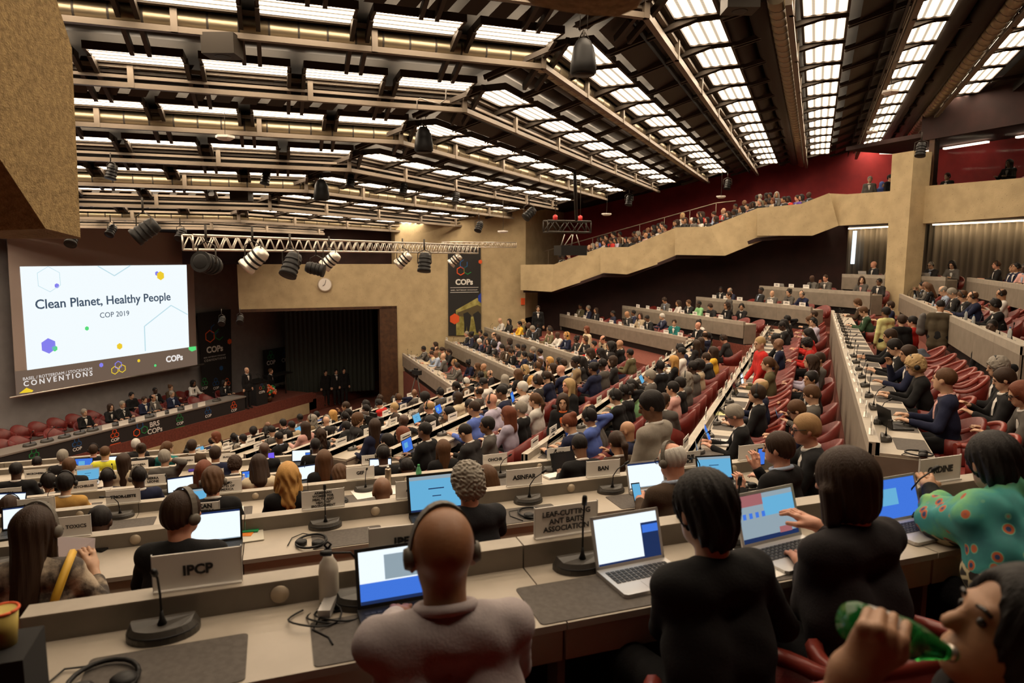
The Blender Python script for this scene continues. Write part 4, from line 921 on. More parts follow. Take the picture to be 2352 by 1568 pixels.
for i, (k, x, y, kind, d_, lb) in enumerate([('N3', 52, 1150, 'white', 1, 'black laptop with white screen at the left edge, behind the holy see plate'), ('N3', 440, 1128, 'sky', 1, 'laptop with sky-blue screen left of the grey-haired headset wearer'), ('N3', 1300, 1075, 'off', 1, 'black laptop with dark screen beside the BAN plate'), ('N4', 418, 1105, 'white', 1, 'laptop with white screen left of the auburn-haired woman'), ('N4', 588, 1090, 'blue', 1, 'laptop with bright blue screen beside the dark-haired woman in cream'), ('N4', 712, 1085, 'white', 1, 'laptop with white document screen left of the long-haired person in black'),
        ('N5', 690, 1050, 'win', 1, 'laptop with white and dark blue screen near the aisle end of the fifth desk'), ('N4', 870, 1066, 'white', 1, 'laptop with white screen below the norway plate'), ('N5', 612, 1055, 'purple', 1, 'laptop with violet screen on the fifth left-block desk'), ('N5', 205, 1095, 'sky', 0, 'laptop with light blue screen under the monaco plate'), ('N6', 265, 1065, 'white', 1, 'laptop with pale screen right of the yellow shirt'), ('N4', 15, 1105, 'white', 1, 'laptop with white screen at the far left of the fourth desk'), ('N6', 190, 1075, 'blue', 1, 'laptop with blue screen above the monaco plate'),
        ('MA', 938, 1022, 'blue', 1, 'laptop with blue screen at the near end of the third desk left of the aisle'), ('MC', 1308, 1000, 'navy', 1, 'laptop with dark blue screen near the two water jugs'), ('MC', 1418, 930, 'navy', 1, 'laptop with dark blue screen facing the man in black'), ('MC', 1475, 970, 'sky', 1, 'laptop half hidden behind the standing grey suit'), ('MD', 1633, 950, 'blue', 0, 'laptop with blue screen before the dark-suited men'), ('MD', 1607, 985, 'grey', 1, 'closed-looking dark laptop before the grey-haired man'), ('MB', 960, 955, 'sky', 1, 'laptop with sky-blue screen beside a red pouch'), ('M7', 735, 1010, 'blue', 1, 'small laptop with blue screen at the fifth middle desk'), ('M9', 690, 1020, 'sky', 1, 'small laptop with sky-blue screen near the checked shirt'), ('M12', 540, 985, 'sky', 1, 'small laptop with blue screen behind the cream-jacketed woman'), ('M12', 460, 1022, 'sky', 1, 'small laptop with blue screen near the stage base'), ('MD', 1705, 890, 'white', 1, 'laptop with pale screen beyond the yellow blouse'), ('MD', 1690, 960, 'off', 1, 'black laptop before the woman in the olive blazer'), ('ME', 2035, 915, 'off', 1, 'black laptop with dark screen facing the navy jacket'), ('MB', 1055, 925, 'blue', 1, 'small laptop with blue screen in the middle block'), ('MA', 1180, 885, 'blue', 1, 'small laptop with blue screen beyond the bald man'), ('MB', 1010, 945, 'blue', 1, 'small bright laptop left of the red pouch'), ('MC', 1500, 870, 'sky', 1, 'small laptop near the video camera tripod'), ('P8', 1980, 632, 'off', 0, 'silver laptop on the top desk by the column'), ('P9', 2130, 628, 'off', 0, 'open white laptop right of the column'), ('P7', 1795, 655, 'off', 0, 'grey laptop at the left end of the seventh far desk')]):
    r = ROWS[k]; put_laptop(k, x, y, kind, lb, bool(d_), tt=-.32, turn=(RNG.uniform(-.2, .2) if k[0] != 'M' else RNG.uniform(-.1, .35)), tilt=RNG.uniform(.2, .45), wide=.98)
# --- loose headsets
def arc(r_, n=14, a0=0, a1=math.pi): return [(r_*math.cos(a0+(a1-a0)*i/n), 0, r_*math.sin(a0+(a1-a0)*i/n)) for i in range(n+1)]
def headset_geom(m, rx=.089, rz=.145, z0=-.012, wide=.010):   # band over the crown with two ear cups
    pts = [(rx*math.cos(a), .0, z0+rz*math.sin(a)) for a in [math.pi*i/16 for i in range(17)]]
    vs = []
    for x, y, z in pts:
        k = np.array([x/rx, z-z0 and (z-z0)/rz]); nx, nz = k/np.linalg.norm(k)
        for dy, dr in ((-wide, 0), (wide, 0), (wide, .008), (-wide, .008)): vs.append((x+nx*dr, dy, z+nz*dr))
    m.add(vs, [(4*i+j, 4*i+(j+1) % 4, 4*i+4+(j+1) % 4, 4*i+4+j) for i in range(16) for j in range(4)], 0)
    for s_ in (-1, 1): m.lathe([(.001, -.012), (.03, -.010), (.033, .0), (.028, .014), (.001, .018)], (s_*(rx+.004), 0, z0), 14, 0, (s_, 0, 0))
    return m
hs_me = headset_geom(MB()).mesh('headset', [black]); hs_mesh_grey = headset_geom(MB(), wide=.016).mesh('headset', [mat('headset_band', (.10, .085, .065), .55)])
lying = MB(); lying.tube([(.085*math.cos(a), .1*math.sin(a), .012) for a in [math.pi*2*i/20 for i in range(21)]], .007, 7)
for s_ in (-1, 1): lying.lathe([(.001, 0), (.034, .002), (.034, .02), (.02, .028), (.001, .028)], (s_*.05, -.03, .002), 14)
lying.tube([(-.02, .09, .01), (-.1, .12, .004), (-.14, .05, .004), (-.12, -.06, .004)], .003, 5)
ly_me = lying.mesh('lying_headset', [black])
for i, (k, x, y, lb) in enumerate([('N1', 235, 1545, 'black headset lying on the mat at the bottom left corner'), ('N2', 715, 1243, 'black headset lying on the mat below the armenian plate'), ('N2', 1222, 1180, 'black headset lying on the mat below the asinfar plate'), ('N2', 15, 1270, 'black headset lying at the left edge of the second desk'), ('N2', 1712, 1075, 'black headset lying left of the man with two phones'), ('N3', 775, 1118, 'black headset lying beside the GEF microphone'), ('ME', 2115, 985, 'headset on the mat by the red chair, right of the aisle'), ('MD', 1615, 1020, 'headset on the nearest mat left of the aisle'), ('ME', 2080, 915, 'headset lying next to the dark laptop right of the aisle'), ('MB', 1015, 985, 'dark headset lying on the fourth desk left of the aisle')]):
    r = ROWS[k]; o = link('lying_headset', ly_me); tt = -.40; put(o, r, r.at(x, y, tt), tt, DT+.004, RNG.uniform(-.5, .5)); o.scale = (1.15,)*3; tag(o, lb, 'headset', 'headsets lying on desks')
# --- bottles, cups, papers and small things
def desk_at(key, x, y): r = ROWS[key]; p = atz(x, y, CZ-r.drop+DT); return float(p @ r.e), float(p @ r.t)-r.d
def bottle(key, x, y, prof, m, capm, label, capz, s_=None):
    a, c = desk_at(key, x, y); t = empty('bottle'); put(t, ROWS[key], a, c, DT+.001); tag(t, label, 'bottle')
    b = MB(); b.lathe(prof, n=20); b.build('body', [m], t); b = MB(); b.lathe([(.001, capz), (.014, capz), (.014, capz+.022), (.001, capz+.024)], n=12); b.build('cap', [capm], t); return t
cream = mat('cream_enamel', (.55, .50, .42), .35)
t = bottle('N1', 757, 1388, [(.001, 0), (.036, 0), (.037, .01), (.037, .14), (.033, .165), (.02, .185), (.017, .2), (.001, .2)], cream, black, 'cream metal drinking bottle with black cap on the nearest desk', .2)
m = MB(); m.tube([(0, 0, .22), (-.012, 0, .238), (0, 0, .25), (.012, 0, .238), (0, 0, .22)], .005, 6); m.build('cap_loop', [black], t)
bottle('N3', 962, 1108, [(.001, 0), (.031, 0), (.033, .05), (.03, .09), (.033, .13), (.02, .17), (.012, .19), (.001, .19)], mat('green_pet', (.15, .5, .25), .15, trans=.5, ior=1.2), cgreen, 'green plastic water bottle on the third desk', .19)
bottle('N3', 892, 1120, [(.001, 0), (.032, 0), (.034, .01), (.034, .2), (.03, .22), (.001, .22)], mat('steel_flask', (.38, .30, .22), .3, .9), steel, 'tall steel thermos flask on the third desk', .222)
bottle('N4', 561, 1123, [(.001, 0), (.031, 0), (.033, .05), (.03, .09), (.033, .13), (.02, .17), (.012, .19), (.001, .19)], clearplastic, white, 'clear water bottle with green label on the fourth desk', .19)
for i, (k, x, y) in enumerate([('MF', 2100, 688), ('MF', 2142, 706), ('MF', 2218, 733), ('MF', 2235, 745), ('MF', 2318, 778), ('P1', 932, 806), ('P3', 1143, 757), ('N6', 630, 1062)]):
    bottle(k, x, y+2, [(.001, 0), (.031, 0), (.033, .05), (.03, .09), (.033, .13), (.02, .17), (.012, .19), (.001, .19)], clearplastic if i != 5 else bluewater, cblue, 'small clear water bottle, %s' % ['nearest the column on the desk with gaps', 'second from the column on the desk with gaps', 'before the man in the brown suit', 'right of the brown suit', 'behind the dark suit with the red tie', 'bluish, at the left end of the lowest far desk', 'at the left end of the third far desk', 'on the sixth left-block desk'][i], .19)
for x, y, lb in ((1195, 1062, 'front one of the two big blue water jugs on the floor'), (1228, 1045, 'rear one of the two big blue water jugs on the floor')):
    r = ROWS['MC']; p = atz(x, y, r.floor+.0); p = on(x, y-35, X, -3.25-.2*(x == 1195)); t = empty('water_jug', (p[0]-.25, p[1], r.floor-.2)); tag(t, lb, 'water jug', 'blue water jugs')
    b = MB(); b.lathe([(.001, 0), (.13, 0), (.135, .03), (.135, .1), (.128, .11), (.135, .12), (.135, .22), (.128, .23), (.135, .24), (.135, .33), (.1, .39), (.03, .42), (.03, .47), (.001, .47)], n=22); b.build('body', [bluewater], t)
    b = MB(); b.lathe([(.001, .46), (.034, .46), (.034, .5), (.001, .5)], n=12); b.build('cap', [cblue], t); t.scale = (1.1, 1.1, 1.5)
def sheet(name, key, x, y, w_, d_, m, label, cat='paper', turn=0., th=.003, lift=0., extra=None):
    a, c = desk_at(key, x, y); o = MB().box(-w_/2, -d_/2, 0, w_/2, d_/2, th).build(name, [m]); put(o, ROWS[key], a, c, DT+.004+lift, turn); tag(o, label, cat); return o
sheet('magazine', 'N2', 563, 1228, .24, .30, mat('magazine_cover', (.62, .58, .48), .4), 'pale magazine with photo cover under the green booklet', 'magazine', .05, .006)
sheet('booklet', 'N2', 556, 1220, .19, .23, mat('booklet_orange', (.75, .22, .03), .5), 'orange booklet peeking out below the green one', 'booklet', -.25, .004, .006)
sheet('booklet', 'N2', 562, 1216, .21, .19, mat('booklet_green', (.02, .30, .09), .45), 'green booklet on top of the pile on the second desk', 'booklet', -.12, .005, .011)
sheet('paper_sheet', 'N1', 1690, 1300, .22, .30, paper, 'white papers right of the dark-haired woman', 'paper', .5, .006); sheet('paper_sheet', 'N1', 1740, 1290, .21, .30, paper, 'white papers partly under the leather folder', 'paper', .15, .004)
sheet('folder', 'N1', 1800, 1262, .37, .27, woodm, 'brown leather folder under the silver laptop', 'folder', .1, .003)
sheet('paper_sheet', 'N3', 835, 1135, .21, .29, paper, 'white sheet with notes beside the bald dark head', 'paper', .15); sheet('paper_sheet', 'N3', 908, 1125, .21, .29, paper, 'white sheet right of the bald dark head', 'paper', -.2); sheet('paper_sheet', 'N3', 535, 1175, .2, .25, paper, 'white pad right of the grey-haired headset wearer', 'paper', .05)
sheet('booklet', 'N3', 1270, 1095, .2, .14, paper, 'thick white booklet right of the asinfar plate', 'booklet', .25, .02); sheet('booklet', 'N4', 570, 1090, .2, .2, mat('booklet_cream', (.6, .55, .3), .5), 'cream and green booklets on the fourth desk', 'booklet', .3, .02)
sheet('paper_sheet', 'MC', 1300, 1030, .29, .22, paper, 'white sheets on the second desk near the jugs', 'paper', .6); sheet('paper_sheet', 'MC', 1380, 960, .29, .2, paper, 'white sheet under the writing hand', 'paper', .3); sheet('folder', 'N5', 455, 1078, .3, .2, mat('folder_violet', (.06, .03, .35), .5), 'violet folder on the fifth desk', 'folder', .1, .02)
sheet('paper_sheet', 'MD', 1660, 950, .24, .24, mat('paper_yellowish', (.7, .7, .35), .7), 'yellowish notes before the dark-suited men', 'paper', .3); sheet('pouch', 'MB', 955, 967, .24, .12, redplastic, 'red pouch on the fourth desk left of the aisle', 'pouch', 0, .05)
sheet('paper_sheet', 'MC', 1532, 850, .3, .24, mat('paper_yellow', (.75, .7, .25), .7), 'yellow papers further along the second desk', 'paper', .3)
o = sheet('charger', 'N2', 1462, 1136, .075, .075, white, 'white square laptop charger on the second desk', 'charger', .4, .03)
r = ROWS['N2']; a, c = desk_at('N2', 1462, 1136); b = MB(); b.tube([r.pt(a+q, c+w_, DT+.012) for q, w_ in ((.03, 0), (.1, .05), (.2, .02), (.24, -.1), (.22, -.25), (.2, -.33))], .005, 6); tag(b.build('charger_cable', [white]), 'white cable running from the charger over the desk edge', 'cable')
r = ROWS['N1']; a, c = desk_at('N1', 735, 1420)
b = MB(); r_ = random.Random(5)
for k in range(3):
    cx, cy, rr = r_.uniform(-.02, .08), r_.uniform(-.04, .03), r_.uniform(.05, .08)
    b.tube([r.pt(a+cx+rr*math.cos(q)*1.2, c+cy+rr*math.sin(q), DT+.006+.006*k+.01*math.sin(q*2)) for q in [i*.35+k for i in range(17)]], .0035, 6)
b.tube([r.pt(a+q, c+w_, DT+.006) for q, w_ in ((0, 0), (-.03, -.08), (.02, -.15), (.03, -.2))], .0035, 6); b.tube([r.pt(a+q, c+w_, DT+.006) for q, w_ in ((0.05, .02), (.12, .03), (.2, .04))], .0035, 6)
tag(b.build('cable', [black]), 'tangled black charger cable left of the bald man', 'cable'); o = MB().box(-.022, -.06, 0, .022, .06, .028).build('charger', [silver]); put(o, r, a+.03, c+.02, DT+.02, -.3); tag(o, 'grey power brick on the tangled black cable', 'charger')
r = ROWS['N1']; p = on(1762, 1300, N, r.d-.64); b = MB(); b.tube([on(x, y, N, r.d-q) for x, y, q in ((1670, 1255, .3), (1730, 1285, .45), (1775, 1318, .63), (1778, 1345, .66), (1765, 1400, .68), (1748, 1450, .7), (1756, 1490, .72))], .004, 6); tag(b.build('charger_cable', [white]), 'white cable hanging over the nearest desk edge between the two women', 'cable')
p = on(8, 1440, N, 2.1); t = empty('coffee_cup', p-UP*.05); tag(t, 'paper coffee cup with orange rim at the left edge', 'cup'); b = MB(); b.lathe([(.001, 0), (.028, 0), (.038, .1), (.036, .1), (.001, .09)], n=18); b.build('cup', [mat('cup_yellow', (.55, .42, .10), .6)], t); b = MB(); b.tube([(.038*math.cos(a_), .038*math.sin(a_), .1) for a_ in [2*math.pi*i/20 for i in range(21)]], .004, 6); b.build('rim', [corange], t)
b = MB(); P = on(8, 1440, N, 2.1); b.box(-.10, -.10, -.75, .07, .08, -.05); o = b.build('side_table', [blackcloth], loc=P, rot=ROWS['N1'].rot); tag(o, 'low side table holding the coffee cup', 'table')

# ================================================================== PEOPLE
f32 = np.float32
class SDF:
    """smoothly blended round shapes, turned into one closed surface"""
    def __init__(s, k=.04): s.p = []; s.k = k
    def cap(s, a, b, ra, rb=None, k=None): s.p.append(('c', np.array(a, f32), np.array(b, f32), ra, ra if rb is None else rb, s.k if k is None else k, 1)); return s
    def ell(s, c, r, rot=None, k=None, sign=1): s.p.append(('e', np.array(c, f32), np.array(r, f32), rot, 0, s.k if k is None else k, sign)); return s
    def cut(s, c, r, rot=None, k=.02): return s.ell(c, r, rot, k, -1)
    def chain(s, pts, rs, k=None):
        for (a, b), (ra, rb) in zip(zip(pts, pts[1:]), zip(rs, rs[1:])): s.cap(a, b, ra, rb, k)
        return s
    def surface(s, h, wave=None):
        lo, hi = [], []
        for q in s.p:
            if q[6] < 0: continue
            if q[0] == 'c': r = max(q[3], q[4]); lo.append(np.minimum(q[1], q[2])-r); hi.append(np.maximum(q[1], q[2])+r)
            else: r = float(np.max(q[2])); lo.append(q[1]-r); hi.append(q[1]+r)
        lo = np.min(lo, 0)-3*h-.015; hi = np.max(hi, 0)+3*h+.015
        n = np.maximum(((hi-lo)/h).astype(int)+1, 4); G = np.full(n, 1., f32)
        ax = [lo[i]+h*np.arange(n[i], dtype=f32) for i in range(3)]
        for q in s.p:
            k = q[5]; pad = k+3*h
            if q[0] == 'c': r = max(q[3], q[4]); a, b = np.minimum(q[1], q[2])-r-pad, np.maximum(q[1], q[2])+r+pad
            else: r = float(np.max(q[2])); a, b = q[1]-r-pad, q[1]+r+pad
            i0 = np.clip(((a-lo)/h).astype(int), 0, n-1); i1 = np.clip(((b-lo)/h).astype(int)+2, 1, n)
            if np.any(i1 <= i0): continue
            x = ax[0][i0[0]:i1[0], None, None]; y = ax[1][None, i0[1]:i1[1], None]; z = ax[2][None, None, i0[2]:i1[2]]
            if q[0] == 'c':
                ba = q[2]-q[1]; bb = float(ba @ ba)+1e-9
                px, py, pz = x-q[1][0], y-q[1][1], z-q[1][2]
                t = np.clip((px*ba[0]+py*ba[1]+pz*ba[2])/bb, 0, 1)
                d = np.sqrt((px-t*ba[0])**2+(py-t*ba[1])**2+(pz-t*ba[2])**2)-(q[3]+(q[4]-q[3])*t)
            else:
                px, py, pz = x-q[1][0], y-q[1][1], z-q[1][2]
                if q[3] is not None:
                    M = np.array(q[3], f32)
                    px, py, pz = M[0, 0]*px+M[1, 0]*py+M[2, 0]*pz, M[0, 1]*px+M[1, 1]*py+M[2, 1]*pz, M[0, 2]*px+M[1, 2]*py+M[2, 2]*pz
                r = q[2]; k0 = np.sqrt((px/r[0])**2+(py/r[1])**2+(pz/r[2])**2); k1 = np.sqrt((px/r[0]**2)**2+(py/r[1]**2)**2+(pz/r[2]**2)**2)+1e-6
                d = k0*(k0-1)/k1
            S = G[i0[0]:i1[0], i0[1]:i1[1], i0[2]:i1[2]]
            if q[6] > 0: hh = np.maximum(k-np.abs(S-d), 0)/k; S[...] = np.minimum(S, d)-hh*hh*k*.25
            else: hh = np.maximum(k-np.abs(S+d), 0)/k; S[...] = np.maximum(S, -d)+hh*hh*k*.25
        if wave is not None: G += wave(ax[0][:, None, None], ax[1][None, :, None], ax[2][None, None, :]).astype(f32)
        return surfnet(G, lo, h)
def surfnet(G, lo, h):
    s = G < 0; c = [s[i:s.shape[0]-1+i, j:s.shape[1]-1+j, k:s.shape[2]-1+k] for i in (0, 1) for j in (0, 1) for k in (0, 1)]
    tot = sum(a.astype(np.int8) for a in c); mk = (tot > 0) & (tot < 8)
    idx = -np.ones(mk.shape, np.int64); I = np.argwhere(mk); idx[mk] = np.arange(len(I))
    acc = np.zeros((len(I), 3)); cnt = np.zeros(len(I))
    cor = [(i, j, k) for i in (0, 1) for j in (0, 1) for k in (0, 1)]
    val = {q: G[I[:, 0]+q[0], I[:, 1]+q[1], I[:, 2]+q[2]] for q in cor}
    for a in cor:
        for d in range(3):
            if a[d]: continue
            b = tuple(1 if e == d else a[e] for e in range(3)); va, vb = val[a], val[b]; m = (va < 0) != (vb < 0)
            t = np.where(m, va/(va-vb+1e-12), 0); P = np.tile(np.array(a, float), (len(I), 1)); P[:, d] += t
            acc[m] += P[m]; cnt[m] += 1
    V = lo+h*(I+acc/np.maximum(cnt, 1)[:, None]); Fs = []
    for d in range(3):
        e1, e2 = (d+1) % 3, (d+2) % 3
        sa = np.take(s, range(s.shape[d]-1), d); sb = np.take(s, range(1, s.shape[d]), d); E = np.argwhere(sa != sb)
        E = E[(E[:, e1] > 0) & (E[:, e2] > 0) & (E[:, e1] < s.shape[e1]-1) & (E[:, e2] < s.shape[e2]-1)]
        q = []
        for o1, o2 in ((-1, -1), (0, -1), (0, 0), (-1, 0)):
            J = E.copy(); J[:, e1] += o1; J[:, e2] += o2; q.append(idx[J[:, 0], J[:, 1], J[:, 2]])
        q = np.stack(q, 1); ins = sa[E[:, 0], E[:, 1], E[:, 2]]; q[~ins] = q[~ins][:, ::-1]; Fs.append(q[(q >= 0).all(1)])
    return V, np.concatenate(Fs)
def smesh(name, VF, mats, extra=None):
    V, Q = VF; b = MB()
    me = bpy.data.meshes.new(name); vs = V.tolist(); fs = Q.tolist(); mi = [0]*len(fs)
    if extra is not None: o = len(vs); vs += [list(p) for p in extra.v]; fs += [[i+o for i in f] for f in extra.f]; mi += extra.m
    me.from_pydata(vs, [], fs)
    for m in (mats if isinstance(mats, list) else [mats]): me.materials.append(m)
    me.polygons.foreach_set('material_index', mi); me.polygons.foreach_set('use_smooth', [True]*len(fs)); me.update()
    return me
def rotm(yaw=0, pitch=0, roll=0): return np.array(Euler((pitch, roll, yaw), 'ZXY' if False else 'XYZ').to_matrix()) if False else np.array((Matrix.Rotation(yaw, 3, 'Z') @ Matrix.Rotation(pitch, 3, 'X') @ Matrix.Rotation(roll, 3, 'Y')))
A3 = lambda *a: np.array(a, float)
def ik(a, c, l1, l2, pole):                  # elbow between shoulder a and wrist c
    d = c-a; ln = np.linalg.norm(d); ln2 = min(ln, (l1+l2)*.995); d = d/ln; c = a+d*ln2
    x = (l1*l1-l2*l2+ln2*ln2)/(2*ln2); hgt = math.sqrt(max(l1*l1-x*x, 0)); p = pole-d*(pole @ d); p = p/(np.linalg.norm(p)+1e-9)
    return a+d*x+p*hgt, c
class Pose:
    """joints of one figure: x to its right, y ahead, z up, origin on the floor"""
    def __init__(s, lean=.10, twist=0., look=(0, 0, 0), hl=(-.2, .38, .80), hr=(.2, .38, .80), stand=False, sh=.172, build=1., seat=.47, slump=0., legs=None, hip_y=0., size=1., hs=1.05):
        s.hs = hs; s.b = build; s.stand = stand; up = 0 if not stand else .45
        s.hip = A3(0, hip_y, seat+.06+(up-.0 if stand else 0)); hz = s.hip[2]
        s.T = rotm(twist, -lean)
        tp = lambda x, y, z: s.hip + s.T @ A3(x, y, z)
        s.tp = tp; s.waist = tp(0, 0, .16); s.chest = tp(0, .0, .36); s.neck0 = tp(0, -.012, .50-slump*.3)
        s.head = s.neck0 + s.T @ A3(0, .03+slump, .185-slump*.5)
        s.H = rotm(twist*.6+look[0], look[1]-lean*.25, look[2])
        s.sl, s.sr = tp(-sh, -.005, .455), tp(sh, -.005, .455)
        pl = A3(-.45, -.35, -.8); pr = A3(.45, -.35, -.8); M = rotm(twist)
        s.el, s.wl = ik(s.sl, A3(*hl), .29, .26, M @ pl); s.er, s.wr = ik(s.sr, A3(*hr), .29, .26, M @ pr)
        if stand:
            s.legs = legs or [(A3(-.09, 0, hz-.02), A3(-.10, .03, .50), A3(-.11, 0, .09)), (A3(.09, 0, hz-.02), A3(.10, .04, .50), A3(.11, .03, .09))]
        else: s.legs = legs or [(A3(-.09, hip_y+.02, hz), A3(-.12, hip_y+.42, seat+.05), A3(-.13, hip_y+.38, .09)), (A3(.09, hip_y+.02, hz), A3(.12, hip_y+.42, seat+.05), A3(.13, hip_y+.40, .09))]
    def hp(s, *a): return s.head + s.H @ A3(*a)
    def headM(s):
        m = Matrix.Identity(4)
        for i in range(3):
            for j in range(3): m[i][j] = s.H[i][j]*s.hs
            m[i][3] = s.head[i]
        return m
def head_sdf(f, P):
    H = P.H; hs = P.hs
    hp = lambda *a: P.hp(*[c*hs for c in a])
    f0 = f; f = SDF(); f.p = f0.p; E_, C_ = f.ell, f.cap
    f.ell = lambda c, r, rot=None, k=None, sign=1: E_(c, tuple(q*hs for q in r), rot, k, sign)
    f.ell(hp(0, -.012, .022), (.077, .098, .094), H, .02); f.ell(hp(0, .022, -.045), (.060, .068, .072), H, .03); f.ell(hp(0, .052, -.085), (.034, .036, .028), H, .03)
    f.cap(hp(0, .084, .012), hp(0, .108, -.026), .010, .014, .016); f.cap(hp(-.03, .082, .022), hp(.03, .082, .022), .011, .011, .02); f.ell(hp(0, .083, -.063), (.026, .012, .012), H, .014)
    for s_ in (-1, 1): f.ell(hp(s_*.078, -.005, -.015), (.011, .020, .032), H, .008); f.cut(hp(s_*.032, .098, .006), (.016, .012, .010), H, .012)
    f.cap(hp(0, -.022, -.07), P.neck0 + P.T @ A3(0, 0, -.02), .052*min(P.b, 1.25), .062, .03)
def hand_sdf(f, w_, d, r=1., fine=False, grip=.35, side=1, nrm=None):
    d = d/np.linalg.norm(d); up_ = A3(0, 0, 1) if nrm is None else nrm; x = np.cross(d, up_); x = x/(np.linalg.norm(x)+1e-9); u = np.cross(x, d)
    p = lambda a, b, c: w_+(x*a*side+d*b+u*c)*r
    f.cap(p(-.018, .02, 0), p(-.024, .075, .004), .020*r, .016*r, .02); f.cap(p(.018, .02, 0), p(.022, .075, .004), .019*r, .015*r, .02)
    for i, (a, ln) in enumerate(((-.030, .068), (-.010, .078), (.011, .074), (.030, .056))):
        q0 = p(a, .082, .004); q1 = p(a*1.12, .082+ln*.5, .006-.010*grip*2); q2 = p(a*1.1, .082+ln*(.95-.3*grip), -.010-.055*grip)
        rr = .0088*r if fine else .0105*r
        f.cap(q0, q1, rr*1.08, rr, .006 if fine else .008); f.cap(q1, q2, rr, rr*.82, .006 if fine else .008)
    t0, t1, t2 = p(-.026, .025, -.006), p(-.056, .062, -.016), p(-.058, .10, -.026-.02*grip); f.cap(t0, t1, .016*r, .0115*r, .014); f.cap(t1, t2, .0115*r, .0095*r, .008)
def face_bits(P):
    e = MB(); hp = lambda *a: P.hp(*[c*P.hs for c in a])
    for s_ in (-1, 1):
        e.sphere(hp(s_*.032, .081, .006), .0095, 1, 8, 6); e.tube([hp(s_*.018, .0925, .025), hp(s_*.034, .0925, .029), hp(s_*.05, .084, .024)], .0042, 5, 1)
    e.tube([hp(-.022, .086, -.064), hp(0, .0945, -.062), hp(.022, .086, -.064)], .0055, 6, 2)
    return e
def figure(P, h=.0165, fine=False, bare=None, hands=True, skip=None, handdir=None, grips=(.35, .35), own=None):
    """meshes of a figure: skin, jacket and trousers"""
    f = SDF(.03); b = P.b; head_sdf(f, P)
    f.cap(P.waist, P.chest, .07, .065); f.cap(P.sl, P.sr, .04)
    for s_, e_, w_, i in ((P.sl, P.el, P.wl, 0), (P.sr, P.er, P.wr, 1)):
        f.cap(s_, e_, .043, .036); f.cap(e_, w_, .037, .026)
        if hands:
            d = w_-e_; d = d/np.linalg.norm(d)
            if handdir is not None and handdir[i] is not None: d = A3(*handdir[i])
            if not fine: hand_sdf(f, w_, d, 1.0, False, grips[i], 1 if i else -1)
    f.cap(P.hip, P.waist, .075)
    for a, k, c in P.legs: f.cap(a, k, .065, .05); f.cap(k, c, .05, .035)
    ex = face_bits(P)
    if fine and hands:                        # finer hands joined to the body's mesh
        if own is not None: V, Q = own.surface(.0042); ex.add(V.tolist(), Q.tolist(), 0, True)
        for s_, e_, w_, i in ((P.sl, P.el, P.wl, 0), (P.sr, P.er, P.wr, 1)):
            if skip == i: continue
            d = w_-e_; d = d/np.linalg.norm(d)
            if handdir is not None and handdir[i] is not None: d = A3(*handdir[i])
            g = SDF(.01); g.cap(e_+(w_-e_)*.6, w_, .031, .025, .01); g.cap(w_, w_+d/np.linalg.norm(d)*.03, .025, .022, .02); hand_sdf(g, w_, d, 1., True, grips[i], 1 if i else -1); V, Q = g.surface(.0042); ex.add(V.tolist(), Q.tolist(), 0, True)
    body = smesh('body', f.surface(h*(.62 if fine else .85)), [skin, eyem, lipm], ex)
    g = SDF(.05); tp = P.tp
    for sx in (-1, 1):
        g.cap(tp(sx*.075*b, 0, -.02), tp(sx*.085*b, .0, .22), .115*b, .105*b, .07); g.cap(tp(sx*.085*b, .0, .22), tp(sx*.09*b, -.0, .40), .105*b, .092, .07)
    g.cap(P.sl, P.sr, .068, .068, .06); g.cap(P.sl*.5+P.sr*.5, P.neck0, .08, .062, .04); g.cap(tp(-.10, -.03, .46), tp(.10, -.03, .46), .065, .065, .05)
    for s_, e_, w_ in ((P.sl, P.el, P.wl), (P.sr, P.er, P.wr)): g.cap(s_, e_, .066, .054, .03); g.cap(e_, e_+(w_-e_)*(.93 if bare is None else bare), .054, .041, .02)
    g.cut(P.neck0+P.T @ A3(0, .05, .085), (.068, .085, .06), P.T, .02)
    if P.stand: g.cap(tp(-.07, 0, -.02), tp(-.08, 0, -.16), .12*b, .132*b, .05); g.cap(tp(.07, 0, -.02), tp(.08, 0, -.16), .12*b, .132*b, .05)
    wv = lambda x, y, z: .0028*np.sin(46*z+18*x+11*y)*np.sin(23*x+31*y-9*z)
    jacket = smesh('jacket', g.surface(h*(.7 if fine else 1.05), wv), cloth)
    q = SDF(.05)
    for a, k, c in P.legs: q.cap(a, k, .098*b, .072, .06); q.cap(k, c, .072, .058, .02)
    q.cap(P.legs[0][0], P.legs[1][0], .115*b, .115*b, .06); q.cap(P.hip, P.hip*.6+P.waist*.4, .12*b, .12*b, .06)
    s_ = SDF(.02)
    for a, k, c in P.legs:
        s_.cap(c+A3(0, -.03, -.045), c+A3(0, .15, -.055), .038, .034)
    sv = s_.surface(.022)
    sh = smesh('shoes', sv, [blackcloth]); ex2 = None
    if not P.stand: ex2 = MB().add(sv[0].tolist(), sv[1].tolist(), 1, True)
    tr = smesh('trousers', q.surface(h*1.15), [cloth, blackcloth], ex2)
    v = MB(); T = P.tp; zs = [.26, .34, .42, .475]; ws = [.008, .028, .048, .058]; ys = [.115, .112, .098, .066]
    bb = (b-1)*.10
    ck = 1.18 if fine else 1.
    for i in range(3): v.add([T(-ws[i], ys[i]+bb, zs[i]), T(ws[i], ys[i]+bb, zs[i]), T(ws[i+1], ys[i+1]+bb, zs[i+1]), T(-ws[i+1], ys[i+1]+bb, zs[i+1]), T(0, ys[i]+.014+bb, zs[i]), T(0, ys[i+1]+.014+bb, zs[i+1])], [(0, 4, 5, 3), (4, 1, 2, 5)], 0, True)
